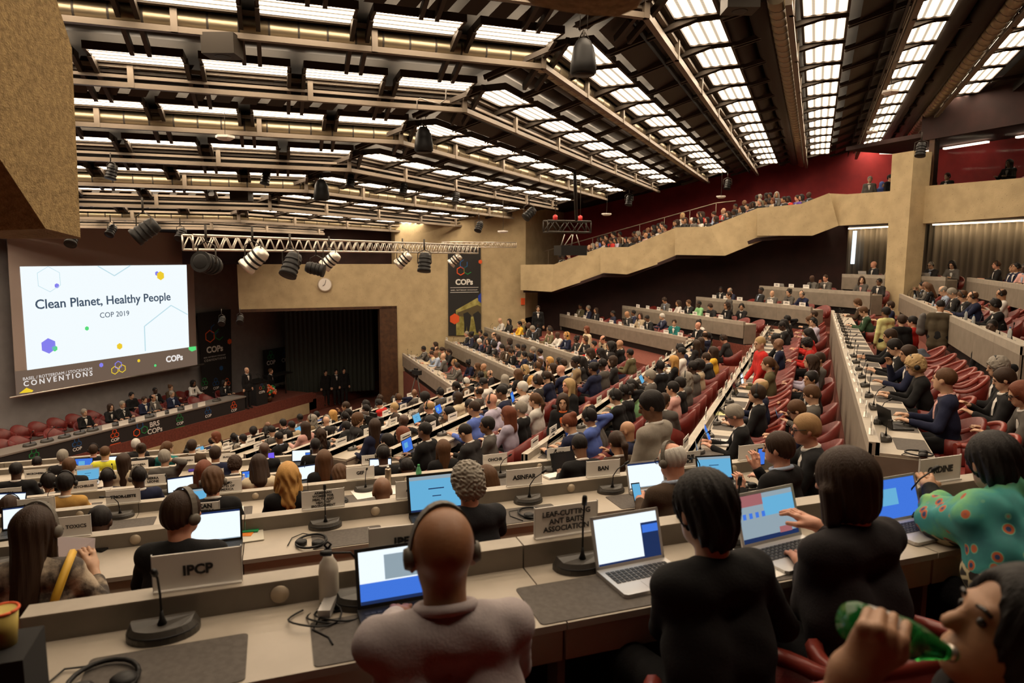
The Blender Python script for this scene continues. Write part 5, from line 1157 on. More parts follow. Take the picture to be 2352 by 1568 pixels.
    v.tube([P.neck0+P.T @ A3(math.sin(a)*.068*ck, math.cos(a)*.066*ck+.008, .012*ck+.012*ck*ck*(1-math.cos(a))) for a in [math.pi*2*i/14 for i in range(15)]], .017, 7)
    shirt = v.mesh('shirt', [cloth])
    return dict(body=body, jacket=jacket, trousers=tr, shoes=sh, shirt=shirt, P=P)
# --- hair, in the head's own frame
IDH = Pose(); IDH.head = A3(0, 0, 0); IDH.H = np.eye(3)
def hair(style, h=.011, seed=1, fine=False):
    f = SDF(.025); st = lambda n_, a, q=9.: (lambda x, y, z: a*np.sin(n_*np.arctan2(x, .03-y)+2.5*np.sin(q*z+3*x))*np.clip((.10-z)*12, .15, 1)+.35*a*np.sin(2.3*n_*np.arctan2(x, .03-y)+30*z))
    wv = st(24, .0022)
    cap_ = lambda g=.012: f.ell((0, -.016, .026), (.077+g, .097+g, .093+g))
    face = lambda z=.0, top=.075: f.cut((0, .105, -.03), (.075, .062, .088+z), None, .015)
    if style == 'short': cap_(); f.ell((0, -.055, -.02), (.074, .058, .06)); face(); f.cut((0, .06, -.11), (.2, .13, .075), None, .02)
    elif style == 'crop': cap_(.005); face(.01); f.cut((0, .05, -.11), (.2, .13, .09), None, .02)
    elif style == 'fringe': cap_(.007); f.cut((0, .02, .10), (.065, .105, .075), None, .02); face(.02); f.cut((0, .05, -.12), (.2, .13, .08), None, .02)
    elif style == 'bob': cap_(.02); f.ell((0, -.03, -.05), (.095, .092, .10)); f.cap((-.085, -.0, -.02), (-.092, -.0, -.12), .035, .03); f.cap((.085, -.0, -.02), (.092, -.0, -.12), .035, .03); f.cut((0, .115, -.035), (.062, .085, .115), None, .02); f.cut((0, -.0, -.235), (.2, .2, .09), None, .02)
    elif style in ('long', 'wavy'):
        cap_(.016); f.cap((0, -.065, .02), (0, -.085, -.22), .085, .075, .05); f.cap((-.07, -.02, 0), (-.085, -.03, -.21), .04, .045); f.cap((.07, -.02, 0), (.085, -.03, -.21), .04, .045); f.cut((0, .115, -.03), (.060, .085, .115), None, .02)
        if style == 'wavy': wv = lambda x, y, z: (.007*np.sin(17*np.arctan2(x, .03-y)+1.8*np.sin(34*z))+.006*np.sin(44*z+5*np.sin(30*x)))*np.clip((.09-z)*9, .1, 1)
    elif style == 'straight': cap_(.014); f.cap((0, -.06, .02), (0, -.085, -.34), .085, .06, .05); f.cap((-.07, -.01, 0), (-.075, .03, -.26), .03, .025); f.cap((.07, -.01, 0), (.075, .03, -.26), .03, .025); f.cut((0, .115, -.03), (.060, .085, .115), None, .02)
    elif style == 'tail': cap_(.010); face(); f.cut((0, .06, -.11), (.2, .13, .075), None, .02); f.cap((0, -.115, .03), (0, -.15, -.06), .03, .035); f.cap((0, -.15, -.06), (0, -.12, -.22), .035, .015)
    elif style == 'bun': cap_(.010); face(); f.cut((0, .06, -.11), (.2, .13, .075), None, .02); f.ell((0, -.10, .085), (.045, .045, .045))
    elif style == 'curly': cap_(.026); f.ell((0, -.05, -.035), (.098, .07, .075)); face(); wv = lambda x, y, z: .007*np.sin(105*x+3*np.sin(60*z+30*y))*np.sin(100*z+2*np.sin(70*x))+.004*np.sin(190*x+50*z)*np.sin(180*z-60*y)
    elif style == 'afro': cap_(.04); face(); wv = lambda x, y, z: .004*np.sin(190*x+40*z)*np.sin(170*y+50*z)*np.sin(180*z)
    elif style == 'scarf': cap_(.016); f.cap((0, -.02, -.08), (0, -.0, -.16), .088, .12, .05); f.cut((0, .115, -.02), (.055, .07, .085), None, .012); wv = None
    elif style == 'messy': cap_(.018); f.ell((0, -.05, -.04), (.084, .066, .085)); f.cap((0, -.06, -.05), (0, -.055, -.09), .058, .045); face(); wv = st(19, .0055, 20.)
    return smesh('hair', f.surface(h*(.5 if fine else 1), wv), hairm)
HAIR = {}
def get_hair(st, fine=False):
    if (st, fine) not in HAIR: HAIR[(st, fine)] = hair(st, fine=fine)
    return HAIR[(st, fine)]
spec_me = MB()
for s_ in (-1, 1): spec_me.tube([(s_*.034+.024*math.cos(a), .101, .004+.019*math.sin(a)) for a in [2*math.pi*i/12 for i in range(13)]], .0028, 5); spec_me.tube([(s_*.058, .1, .01), (s_*.08, .04, .012), (s_*.082, -.01, .005)], .0026, 5)
spec_me.tube([(-.01, .102, .008), (.01, .102, .008)], .0026, 5); spec_me = spec_me.mesh('glasses', [black])
C = dict(black=(.010, .0095, .010), charcoal=(.022, .020, .020), grey=(.10, .09, .08), navy=(.013, .016, .042), brown=(.06, .038, .022), beige=(.42, .33, .22), white=(.66, .62, .57), red=(.50, .025, .02), yellow=(.72, .42, .04), teal=(.02, .16, .15), cream=(.62, .52, .36), pink=(.60, .34, .30), blue=(.09, .14, .42), olive=(.13, .11, .055), green=(.25, .52, .25), lilac=(.42, .38, .48), purple=(.10, .05, .32), orange=(.62, .14, .04), lightblue=(.35, .42, .55), tan=(.26, .18, .10), lime=(.70, .68, .05), darkgreen=(.03, .06, .03))
SK = dict(light=(.56, .33, .21), tan=(.42, .22, .12), brown=(.20, .095, .05), dark=(.07, .034, .02), ruddy=(.60, .29, .19))
HC = dict(black=(.012, .009, .008), darkbrown=(.035, .018, .010), brown=(.09, .042, .018), auburn=(.14, .04, .018), blond=(.50, .27, .08), fair=(.42, .28, .13), grey=(.26, .23, .19), white=(.55, .52, .47), sandy=(.34, .20, .09))
def rgba(c, v=1.): return (c[0]*v, c[1]*v, c[2]*v, 1)
def person(fig, loc, rot, label, top='charcoal', bottom='black', hairstyle='short', hc='darkbrown', sk='light', shirt='white', headset=False, glasses=False, group=None, fine=False, scale=1., shoes=None, mats=None):
    o = link('person', fig['body'], None, loc, rot); o.color = rgba(SK[sk]); o.scale = (scale,)*3; tag(o, label, 'person', group); P = fig['P']
    j = link('jacket', fig['jacket'], o); j.color = rgba(C[top] if isinstance(top, str) else top, RNG.uniform(.85, 1.15))
    if mats: 
        j.data = j.data.copy(); j.data.materials[0] = mats
    q = link('trousers', fig['trousers'], o); q.color = rgba(C[bottom])
    if shirt: s_ = link('shirt', fig['shirt'], o); s_.color = rgba(C[shirt] if isinstance(shirt, str) else shirt)
    if fig['P'].stand: link('shoes', fig['shoes'], o)
    hm = P.headM()
    if hairstyle: x = link('hair', get_hair(hairstyle, fine), o); x.matrix_local = hm; x.color = rgba(C[hc] if hairstyle == 'scarf' else HC[hc])
    if headset: x = link('headset', hs_mesh_grey if headset == 'grey' else hs_me, o); x.matrix_local = hm; x.scale = (1.03,)*3 if hairstyle in (None, 'crop', 'fringe') else (1.12, 1.1, 1.1)
    if glasses: x = link('glasses', spec_me, o); x.matrix_local = hm
    return o
# --- chairs: red leather tub on a pedestal
def chair_meshes():
    b = MB(); n = 22; pr = []
    for i in range(n+1):
        a = math.radians(-128+256*i/n); c = math.cos(a); k = max(0., (c+.15)/1.15)
        hgt = .655+.20*(k**1.5); rx, ry = .30+.012*(1-k), .27+.03*k; pr.append((math.sin(a)*rx, -c*ry+.0, hgt, a))
    def ring(s_, zf): return [(x*s_, y*s_, zf(h)) for x, y, h, a in pr]
    o0, o1, o2 = ring(.80, lambda h: .40), ring(1.0, lambda h: .50+.2*(h-.65)), ring(1.06, lambda h: h); i2, i1 = ring(.90, lambda h: h), ring(.84, lambda h: .46)
    vs = o0+o1+o2+i2+i1; m = n+1
    for L0 in range(4): b.add([], [], 0); b.f += [(L0*m+i+(0), L0*m+i+1, (L0+1)*m+i+1, (L0+1)*m+i) for i in range(n)]; b.m += [0]*n; b.sm += [True]*n
    b.v = [tuple(p) for p in vs]; b.f += [(0, m, 2*m, 3*m, 4*m)[::1], (n, m+n, 2*m+n, 3*m+n, 4*m+n)[::-1]]; b.m += [0, 0]; b.sm += [False]*2
    shell = b.mesh('chair', [leather])
    p = MB(); p.tube([((o[0]+q[0])/2, (o[1]+q[1])/2, o[2]+.006) for o, q in zip(o2, i2)], .031, 7); pip = p.mesh('padded_rim', [piping])
    s_ = SDF(.03); s_.ell((0, .03, .43), (.25, .25, .05)); s_.cap((-.16, .2, .43), (.16, .2, .43), .045); seat = smesh('seat_cushion', s_.surface(.022), [leather])
    q = MB(); q.lathe([(.21, 0), (.2, .02), (.04, .05), (.035, .38), (.12, .40)], n=14); ped = q.mesh('pedestal', [darksteel])
    return shell, pip, seat, ped
CH = chair_meshes(); NCH = {}
CHL = []
def chair(r, s_, tt, label, turn=0., grp='red leather tub chairs', small=False, auto=None):
    o = link('chair', CH[0]); o.location = tuple(r.e*s_+r.t*(r.d+tt)+UP*r.floor); o.rotation_euler = (0, 0, r.rot+turn); tag(o, label, 'chair', grp)
    if auto: CHL.append((o, r, s_, auto))
    if not small: link('padded_rim', CH[1], o)
    link('seat_cushion', CH[2], o)
    if not small: link('pedestal', CH[3], o)
    return o
# --- the poses of the crowd
FIG = {}
POSES = dict(
    upright=dict(lean=.05, hl=(-.16, .36, .77), hr=(.16, .38, .77)), typing=dict(lean=.20, look=(0, -.15, 0), hl=(-.12, .52, .79), hr=(.14, .52, .79)), back=dict(lean=-.12, hl=(-.10, .25, .62), hr=(.12, .27, .62)),
    chin=dict(lean=.18, look=(.2, -.1, .05), hl=(-.15, .44, .78), hr=(.07, .36, 1.02)), left=dict(lean=.08, twist=.35, look=(.45, 0, 0), hl=(-.2, .34, .77), hr=(.1, .42, .77)), right=dict(lean=.08, twist=-.35, look=(-.5, 0, 0), hl=(-.1, .42, .77), hr=(.22, .32, .77)),
    down=dict(lean=.30, look=(0, -.45, 0), hl=(-.13, .46, .78), hr=(.12, .48, .78)), phone=dict(lean=.05, look=(-.1, -.35, 0), hl=(-.08, .33, .80), hr=(.10, .34, .86)), stocky=dict(lean=.08, build=1.18, sh=.185, hl=(-.2, .36, .77), hr=(.2, .36, .77)), ear=dict(lean=.12, look=(0, -.2, -.1), hl=(-.15, .44, .77), hr=(.13, .06, 1.16)),
    slim=dict(lean=.10, build=.86, sh=.152, hl=(-.14, .42, .77), hr=(.14, .42, .77)), slimdown=dict(lean=.24, build=.86, sh=.152, look=(.1, -.35, 0), hl=(-.12, .46, .77), hr=(.14, .44, .77)), slimleft=dict(lean=.06, build=.86, sh=.152, twist=.3, look=(.55, 0, 0), hl=(-.14, .36, .7), hr=(.1, .4, .76)), slimright=dict(lean=.06, build=.86, sh=.152, twist=-.3, look=(-.55, 0, 0), hl=(-.14, .36, .7), hr=(.1, .4, .76)),
    stand=dict(stand=True, lean=.03, hl=(-.26, .06, .82), hr=(.26, .06, .82)), standlook=dict(stand=True, lean=.10, look=(.5, -.35, 0), hl=(-.2, .25, .95), hr=(.22, .22, .92)), standslim=dict(stand=True, lean=.05, build=.86, sh=.152, look=(.2, -.2, 0), hl=(-.2, .2, .9), hr=(.2, .22, .95)), camera=dict(stand=True, lean=.08, look=(0, -.05, 0), hl=(-.10, .42, 1.25), hr=(.14, .45, 1.2)))
def fig(n):
    if n not in FIG: FIG[n] = figure(Pose(**POSES[n]))
    return FIG[n]
WOMEN = ['long', 'wavy', 'straight', 'bob', 'tail', 'bun', 'long', 'straight']
MEN = ['short', 'short', 'short', 'crop', 'fringe', 'short', None]
TOPW = [('black', 9), ('charcoal', 9), ('navy', 6), ('grey', 5), ('brown', 2), ('beige', 1.2), ('white', 1.2), ('cream', .8), ('teal', .5), ('red', .5), ('olive', 1), ('blue', .4), ('lilac', .4), ('pink', .4), ('yellow', .25), ('tan', .8), ('purple', .3), ('lightblue', .4)]
def wchoice(q): 
    t = RNG.random()*sum(w_ for a, w_ in q)
    for a, w_ in q:
        t -= w_
        if t <= 0: return a
    return q[0][0]
HN = dict(long='long', wavy='wavy', straight='long straight', bob='bobbed', tail='tied-back', bun='pinned-up', short='short', crop='cropped', fringe='balding', curly='curly', afro='round', messy='messy', scarf='veiled')
def look_words(kw):
    h = 'bald' if kw.get('hairstyle') is None else ('%s %s-haired' % (HN[kw['hairstyle']], {'darkbrown': 'dark', 'fair': 'fair'}.get(kw['hc'], kw['hc'])) if kw['hairstyle'] != 'scarf' else 'veiled')
    return '%s person in %s' % (h, {'lightblue': 'light blue', 'darkgreen': 'dark green'}.get(kw['top'], kw['top']))
def rand_look():
    wm = RNG.random() < .42; sk = wchoice([('light', 5), ('tan', 3), ('brown', 2), ('dark', 2.5), ('ruddy', 2)]); top = wchoice(TOPW)
    if wm:
        hs = RNG.choice(WOMEN); hc = wchoice([('black', 4), ('darkbrown', 4), ('brown', 2), ('auburn', 1), ('blond', 1.2), ('fair', .7), ('grey', .5)])
        if sk in ('dark', 'brown'): hc = 'black'; hs = RNG.choice(['bun', 'tail', 'afro', 'long', 'crop'])
        pose = RNG.choice(['slim', 'slimdown', 'slim', 'slimleft', 'slimright', 'slim'])
    else:
        hs = RNG.choice(MEN); hc = wchoice([('black', 4), ('darkbrown', 4), ('brown', 1.5), ('grey', 2), ('white', .6), ('sandy', .6)])
        if sk in ('dark', 'brown'): hc = 'black'; hs = RNG.choice(['crop', 'crop', None, 'short'])
        pose = wchoice([('upright', 4), ('typing', 4), ('back', 1.5), ('chin', 1), ('left', 1.2), ('right', 1.2), ('down', 2), ('phone', 1), ('stocky', 2.5), ('ear', .6)])
        if top in ('teal', 'yellow', 'pink', 'cream') and RNG.random() < .7: top = 'charcoal'
    return pose, dict(top=top, bottom=RNG.choice(['black', 'charcoal', 'navy', 'black', 'grey']), hairstyle=hs, hc=hc, sk=sk, shirt=RNG.choice(['white', 'white', 'lightblue', 'charcoal', 'pink']) if top not in ('white', 'cream', 'yellow') else None, headset=RNG.random() < .4, glasses=RNG.random() < .15)
SEATS = {}                                   # (row, front or back) -> list of places taken
PERSONS = []
_nx = {}
def btt(key):                                # how far behind the desk the rear seats stand
    if key[0] == 'N': return -1.68
    if key not in _nx:
        ds = [q.d for q in ROWS.values() if q.t @ ROWS[key].t > .99 and q.d < ROWS[key].d-.3 and q.key != 'T']; _nx[key] = -min(1.5 if key == 'ME' or key[0] == 'P' else 1.42, (ROWS[key].d-max(ds) if ds else 3)-.38)
    return _nx[key]
def ftt(key): return {'N': -.9, 'P': -.82}.get(key[0], -.85 if key == 'ME' else -.72)
def seat(key, s_, pose, label=None, back=False, chair_=True, turn=0., tt=None, dz=0., small=True, scale=1., **kw):
    r = ROWS[key]; tt = tt if tt is not None else (ftt(key) if not back else btt(key))
    SEATS.setdefault((key, back), []).append(s_); f_ = fig(pose) if isinstance(pose, str) else pose
    p = r.e*s_+r.t*(r.d+tt)+UP*(r.floor+dz)
    PERSONS.append((f_, p, r.rot+turn, label, key, back, s_, kw, scale))
    if chair_: chair(r, s_, tt-.03, 'red chair', turn, small=small, auto=('occupied', back))
def seatpx(key, x, y, pose, label=None, back=False, tt=None, **kw):    # head seen at a photo point
    r = ROWS[key]; q = tt if tt is not None else (ftt(key) if not back else btt(key)); hh = (fig(pose) if isinstance(pose, str) else pose)['P'].head; u = kw.get('turn', 0); seat(key, (r.at(x, y, q+hh[1]*math.cos(u)+hh[0]*math.sin(u)) if key not in ('MD', 'ME') else float(atz(x, y, r.floor+hh[2]) @ r.e))-(hh[0]*math.cos(u)-hh[1]*math.sin(u)), pose, label, back, tt=tt, **kw)
def free(key, back, s_, gap=.62): return all(abs(s_-a) > gap for a in SEATS.get((key, back), []))
def fill(key, back, density, pitch=.8, s0=None, s1=None, off=.4, chairs=True, empty_chairs=True):
    r = ROWS[key]; s_ = (s0 if s0 is not None else r.s0)+off
    while s_ < (s1 or r.s1)-.25:
        q = s_+RNG.uniform(-.08, .08)
        if free(key, back, q):
            if RNG.random() < density:
                pose, kw = rand_look(); seat(key, q, pose, None, back, chairs, RNG.uniform(-.25, .25), scale=RNG.uniform(.95, 1.05), **kw)
            elif empty_chairs: chair(r, s_, ftt(key)-.03 if not back else btt(key), 'red chair', RNG.uniform(-.3, .3), small=True, auto=('empty', back))
        s_ += pitch

# ================================================================== WHO SITS WHERE
def to_local(p, pos, rot): d = np.asarray(p, float)-np.asarray(pos, float); c, s_ = math.cos(-rot), math.sin(-rot); return (c*d[0]-s_*d[1], s_*d[0]+c*d[1], d[2])
def hero(pos, rot, label, hl=None, hr=None, h=.0135, hd=(None, None), grips=(.3, .3), look_kw=None, bare=None, skip=None, own=None, **pk):
    if hl is not None: pk['hl'] = to_local(hl, pos, rot)
    if hr is not None: pk['hr'] = to_local(hr, pos, rot)
    loc = lambda d: None if d is None else to_local(d, (0, 0, 0), rot)
    f_ = figure(Pose(**pk), h, True, handdir=(loc(hd[0]), loc(hd[1])), grips=grips, bare=bare, skip=skip, own=own)
    return person(f_, tuple(pos), rot, label, fine=True, **look_kw)
def seatpos(key, x, y, tt, hy=.10): r = ROWS[key]; s_ = r.at(x, y, tt+hy); SEATS.setdefault((key, False), []).append(s_); return r.e*s_+r.t*(r.d+tt)+UP*r.floor, s_
def dpt(key, x, y, lift=.03): return atz(x, y, CZ-ROWS[key].drop+DT+lift)
SKX = dict(tanned=(.30, .135, .06)); SK.update(SKX); C.update(shirtpink=(.46, .40, .40), plum=(.026, .022, .024), sweater=(.018, .018, .021), mustard=(.48, .27, .07), brownsuit=(.075, .058, .035), greysuit=(.24, .21, .175), jacketbrown=(.055, .035, .022))
# --- nearest desk: bald man with a headset
rot = ROWS['N1'].rot
p, s1 = seatpos('N1', 1010, 1270, -.86, .07)
hero(p, rot-.05, 'bald man seen from behind in a pinkish-white shirt with a headset', hl=dpt('N1', 915, 1405), hr=dpt('N1', 1090, 1425), lean=.12, look=(.03, -.06, .02), sh=.192, build=1.18, hip_y=-.05, hs=1.15, bare=.82, look_kw=dict(top='shirtpink', bottom='black', hairstyle=None, sk='tanned', shirt='shirtpink', headset='grey'))
chair(ROWS['N1'], s1, -.95, 'red chair of the bald man with the headset')
p, s2 = seatpos('N1', 1622, 1245, -.90, .14)
hero(p, rot+.05, 'person with messy black hair in a black jacket, seen from behind', hl=dpt('N1', 1545, 1345), hr=dpt('N1', 1700, 1340), lean=.20, look=(.05, -.25, .05), sh=.165, build=1.0, look_kw=dict(top='black', bottom='black', hairstyle='messy', hc='black', sk='light', shirt=None))
chair(ROWS['N1'], s2, -1.0, 'red chair of the black-haired person at the nearest desk')
p, s3 = seatpos('N1', 1955, 1140, -.82, .09)
hw = dpt('N1', 1832, 1280, .035)
hero(p, rot+.12, 'woman with a dark brown bob in a dark grey jacket typing', hl=hw-_fw*.06, hr=dpt('N1', 1875, 1205, .16), lean=.14, look=(.08, -.12, 0), sh=.182, build=1.12, hd=(dpt('N1', 1815, 1262)-hw, dpt('N1', 1845, 1190, .18)-dpt('N1', 1885, 1210, .16)), grips=(.35, .15), bare=.80, look_kw=dict(top='plum', bottom='black', hairstyle='bob', hc='darkbrown', sk='ruddy', shirt=None))
chair(ROWS['N1'], s3, -1.0, 'red chair of the bob-haired woman at the nearest desk')
b = MB(); b.tube([hw-_fw*.06+_rt*(.03*math.cos(a)+.012)-_up*(.055-.02*math.cos(a))+_fw*.03*math.sin(a) for a in [2*math.pi*i/12 for i in range(13)]], .006, 6); tag(b.build('wristwatch', [brass]), 'gold wristwatch on the typing woman at the nearest desk', 'watch')
# --- the person under the peacock shawl
shawl = mat('peacock_shawl', rough=.75); n, l, b_ = nodes(shawl)
tc = n.new('ShaderNodeTexCoord'); vo = n.new('ShaderNodeTexVoronoi'); vo.inputs['Scale'].default_value = 13; vo.inputs['Randomness'].default_value = .75
ns_ = n.new('ShaderNodeTexNoise'); ns_.inputs['Scale'].default_value = 3.; ns_.inputs['Detail'].default_value = 5; r1 = n.new('ShaderNodeValToRGB'); r2 = n.new('ShaderNodeValToRGB'); mx = n.new('ShaderNodeMixRGB')
l.new(tc.outputs['Object'], vo.inputs['Vector']); l.new(tc.outputs['Object'], ns_.inputs['Vector'])
def ramp(r_, st):
    e = r_.color_ramp.elements
    while len(e) < len(st): e.new(.5)
    for q, (p_, c_) in zip(e, st): q.position = p_; q.color = (*c_, 1)
ramp(r1, [(0, (.01, .03, .09)), (.14, (.01, .04, .12)), (.17, (.35, .07, .02)), (.26, (.40, .10, .03)), (.30, (.10, .32, .22)), (.42, (.03, .22, .20))])
ramp(r2, [(.32, (.01, .11, .12)), (.5, (.03, .24, .22)), (.6, (.12, .36, .14)), (.7, (.30, .48, .10))])
cmp_ = n.new('ShaderNodeMath'); cmp_.operation = 'LESS_THAN'; cmp_.inputs[1].default_value = .33
l.new(vo.outputs['Distance'], r1.inputs[0]); l.new(vo.outputs['Distance'], cmp_.inputs[0]); l.new(ns_.outputs['Fac'], r2.inputs[0]); l.new(cmp_.outputs[0], mx.inputs[0]); l.new(r2.outputs[0], mx.inputs[1]); l.new(r1.outputs[0], mx.inputs[2])
# dark and cream border patches along the hem
sx = n.new('ShaderNodeSeparateXYZ'); l.new(tc.outputs['Object'], sx.inputs[0]); v2 = n.new('ShaderNodeTexVoronoi'); v2.feature = 'DISTANCE_TO_EDGE'; v2.inputs['Scale'].default_value = 16; l.new(tc.outputs['Object'], v2.inputs['Vector'])
r3 = n.new('ShaderNodeValToRGB'); ramp(r3, [(0, (.5, .42, .26)), (.10, (.45, .38, .22)), (.16, (.02, .015, .01)), (1, (.03, .022, .015))]); l.new(v2.outputs['Distance'], r3.inputs[0])
wv_ = n.new('ShaderNodeMath'); wv_.operation = 'MULTIPLY_ADD'; l.new(ns_.outputs['Fac'], wv_.inputs[0]); wv_.inputs[1].default_value = -.28; l.new(sx.outputs['Z'], wv_.inputs[2])
c3_ = n.new('ShaderNodeMath'); c3_.operation = 'LESS_THAN'; l.new(wv_.outputs[0], c3_.inputs[0]); c3_.inputs[1].default_value = .63
m3 = n.new('ShaderNodeMixRGB'); l.new(c3_.outputs[0], m3.inputs[0]); l.new(mx.outputs[0], m3.inputs[1]); l.new(r3.outputs[0], m3.inputs[2]); l.new(m3.outputs[0], b_.inputs['Base Color'])
p, s4 = seatpos('N1', 2262, 1100, -.86, .30)
hl4, hr4 = on(2135, 1120, N, 2.45), on(2400, 1150, N, 2.4)
hero(p, rot-.1, 'person wrapped in a peacock-patterned shawl leaning over the nearest desk', hl=hl4, hr=hr4, lean=.42, look=(-.2, -.2, 0), sh=.165, look_kw=dict(top='black', bottom='black', hairstyle='messy', hc='black', sk='tan', shirt=None))
o4 = [o for o in col.objects if o.get('label', '').startswith('person wrapped')][0]
P4 = Pose(lean=.42, twist=0, sh=.165, hl=to_local(hl4, p, rot-.1), hr=to_local(hr4, p, rot-.1)); g = SDF(.06)
for s_ in (-1, 1):
    g.cap(P4.tp(s_*.09, -.03, -.02), P4.tp(s_*.10, -.03, .25), .19, .17, .07); g.cap(P4.tp(s_*.10, -.03, .25), P4.tp(s_*.10, -.02, .44), .17, .13, .07)
g.cap(P4.sl, P4.sr, .088, .088, .06); g.cap(P4.sl, P4.el, .10, .10, .05); g.cap(P4.el, P4.el*.65+P4.wl*.35, .10, .085, .04); g.cap(P4.sr, P4.er, .088, .08, .05); g.cap(P4.neck0, P4.neck0+P4.T @ A3(0, -.02, .06), .075, .07, .04)
folds = lambda x, y, z: .007*np.sin(38*(z*.7+x*.8)+6*np.sin(7*x))+.004*np.sin(70*x-40*z)
x = link('shawl', smesh('shawl', g.surface(.011, folds), shawl), o4)
chair(ROWS['N1'], s4, -1.0, 'red chair under the peacock shawl')
for k, (q, t_) in enumerate(((2215, .28), (2420, -.2))):
    r = ROWS['N1']; chair(r, r.at(q, 1450, -1.75), -1.78, ('empty red chair behind the peacock shawl', 'empty red chair at the right edge behind the nearest desk')[k], t_)
for x_, lb, t_ in ((1560, 'empty red chair at the bottom, behind the black-haired person', .15), (1850, 'red chair just left of the green bottle', -.1)): r = ROWS['N1']; chair(r, r.at(x_, 1600, -1.70), -1.70, lb, t_)
# --- drinker at the bottom right
fh_ = v3(-math.sin(YAW), math.cos(YAW), 0); rh = v3(fh_[1], -fh_[0], 0)
hd5 = on(2338, 1462, fh_, 1.14); rot5 = math.atan2(rh[0], -rh[1])-.22
pk = dict(lean=-.05, look=(.05, .38, 0), sh=.165, hl=(-.1, .3, .9), hr=(.1, .3, .9)); q = Pose(**pk); c_, s_ = math.cos(rot5), math.sin(rot5); hh = q.head
pos5 = hd5-A3(c_*hh[0]-s_*hh[1], s_*hh[0]+c_*hh[1], hh[2])
b0, b1 = on(1948, 1424, fh_, 1.07), on(2196, 1504, fh_, 1.10); axb = (b1-b0)/np.linalg.norm(b1-b0); lb_ = float(np.linalg.norm(b1-b0))
wrist = on(1958, 1545, fh_, 1.02); own = SDF(.014)
W5 = lambda x, y, d_: to_local(on(x, y, fh_, d_), pos5, rot5)
kn = [W5(1982, 1468, 1.015), W5(2012, 1474, 1.005), W5(2037, 1486, 1.005), W5(2058, 1500, 1.015)]
md = [W5(1983, 1440, 1.005), W5(2016, 1444, .995), W5(2042, 1456, 1.0), W5(2072, 1470, 1.01)]
tp_ = [W5(1994, 1404, 1.045), W5(2024, 1406, 1.04), W5(2052, 1416, 1.045), W5(2082, 1434, 1.05)]
for i in range(4): own.cap(kn[i], md[i], .0105, .0098, .006); own.cap(md[i], tp_[i], .0098, .0085, .006)
wr5 = A3(*W5(1958, 1545, 1.02)); own.cap(wr5, kn[0], .026, .017, .02); own.cap(wr5, kn[1], .026, .017, .02); own.cap(wr5, kn[2], .026, .017, .02); own.cap(wr5, kn[3], .025, .016, .02)
own.cap(W5(2000, 1520, 1.04), W5(2060, 1500, 1.085), .017, .012, .015); own.cap(W5(2060, 1500, 1.085), W5(2090, 1470, 1.10), .012, .010, .01); own.cap(wr5, W5(1915, 1640, 1.03), .027, .036, .02)
hero(pos5, rot5, 'dark-haired person in profile drinking from a green bottle, bottom right', hl=wrist, hr=on(2300, 1750, fh_, 1.0), skip=0, own=own, lean=-.05, look=(.05, .38, 0), sh=.165, bare=.35, look_kw=dict(top='black', bottom='black', hairstyle='long', hc='black', sk='tan', shirt=None))
t = empty('drink_bottle', b0); tag(t, 'green glass water bottle tilted in the hand at the bottom right', 'bottle')
m = MB(); m.lathe([(.001, 0), (.030, .001), (.034, .012), (.034, lb_*.52), (.030, lb_*.62), (.019, lb_*.80), (.0135, lb_*.9), (.0135, lb_*.97), (.001, lb_*.97)], (0, 0, 0), 24, 0, axb); m.build('glass', [greenglass], t)
m = MB(); m.lathe([(.0345, lb_*.14), (.0348, lb_*.15), (.0348, lb_*.36), (.0345, lb_*.37)], (0, 0, 0), 24, 0, axb); m.build('label_band', [silver], t); m = MB(); m.lathe([(.0145, lb_*.90), (.0145, lb_*.96)], (0, 0, 0), 18, 0, axb); m.build('neck_ring', [steel], t)
# --- second desk
pat = noisy(mat('patterned_jacket', rough=.8), (.06, .045, .035), (.50, .40, .29), 9, 5, .3, .42, .58, bscale=60)
rot2 = ROWS['N2'].rot
p, s_ = seatpos('N2', 82, 1215, -.95)
paper_p = on(165, 1270, N, 4.42)
hr6 = on(214, 1300, N, 4.36)
hero(p, rot2-.1, 'long-haired woman with a headset in a patterned beige jacket holding a paper', hl=on(60, 1290, N, 4.4), hr=hr6, hd=(None, on(200, 1262, N, 4.42)-hr6), grips=(.4, .55), lean=.10, look=(-.1, -.2, 0), sh=.160, build=.95, bare=.62, look_kw=dict(top='beige', bottom='black', hairstyle='straight', hc='darkbrown', sk='light', shirt=None, headset='grey', mats=pat))
b = MB(); b.prism([on(x, y, N, d_) for x, y, d_ in ((130, 1232, 4.52), (219, 1236, 4.46), (214, 1312, 4.36), (136, 1300, 4.40))], N*.002); tag(b.build('paper_sheet', [mat('paper_lilac', (.60, .52, .54), .8)]), 'printed sheet held by the woman with the patterned jacket', 'paper')
q = on(158, 1335, N, 4.0); b = MB(); b.tube([on(x, y, N, d_) for x, y, d_ in ((167, 1268, 4.16), (150, 1310, 3.97), (128, 1370, 3.93), (112, 1420, 3.93))], .022, 6); tag(b.build('shoulder_strap', [mat('strap_yellow', (.62, .36, .03), .6)]), 'yellow bag strap across the patterned jacket', 'strap')
o = sheet('mobile_phone', 'N2', 245, 1256, .085, .16, black, 'pinkish mobile phone in a case at the second desk edge', 'phone', -.6, .012)
p, s_ = seatpos('N2', 410, 1195, -.95)
hero(p, rot2-.1, 'man with a beige-banded headset in a black jacket, looking right', hl=dpt('N2', 380, 1290), hr=dpt('N2', 500, 1265), lean=.14, twist=-.1, look=(-.65, -.1, .05), sh=.18, build=1.1, look_kw=dict(top='black', bottom='black', hairstyle='short', hc='darkbrown', sk='ruddy', shirt=None, headset='grey'))
p, s_ = seatpos('N2', 1075, 1122, -.95)
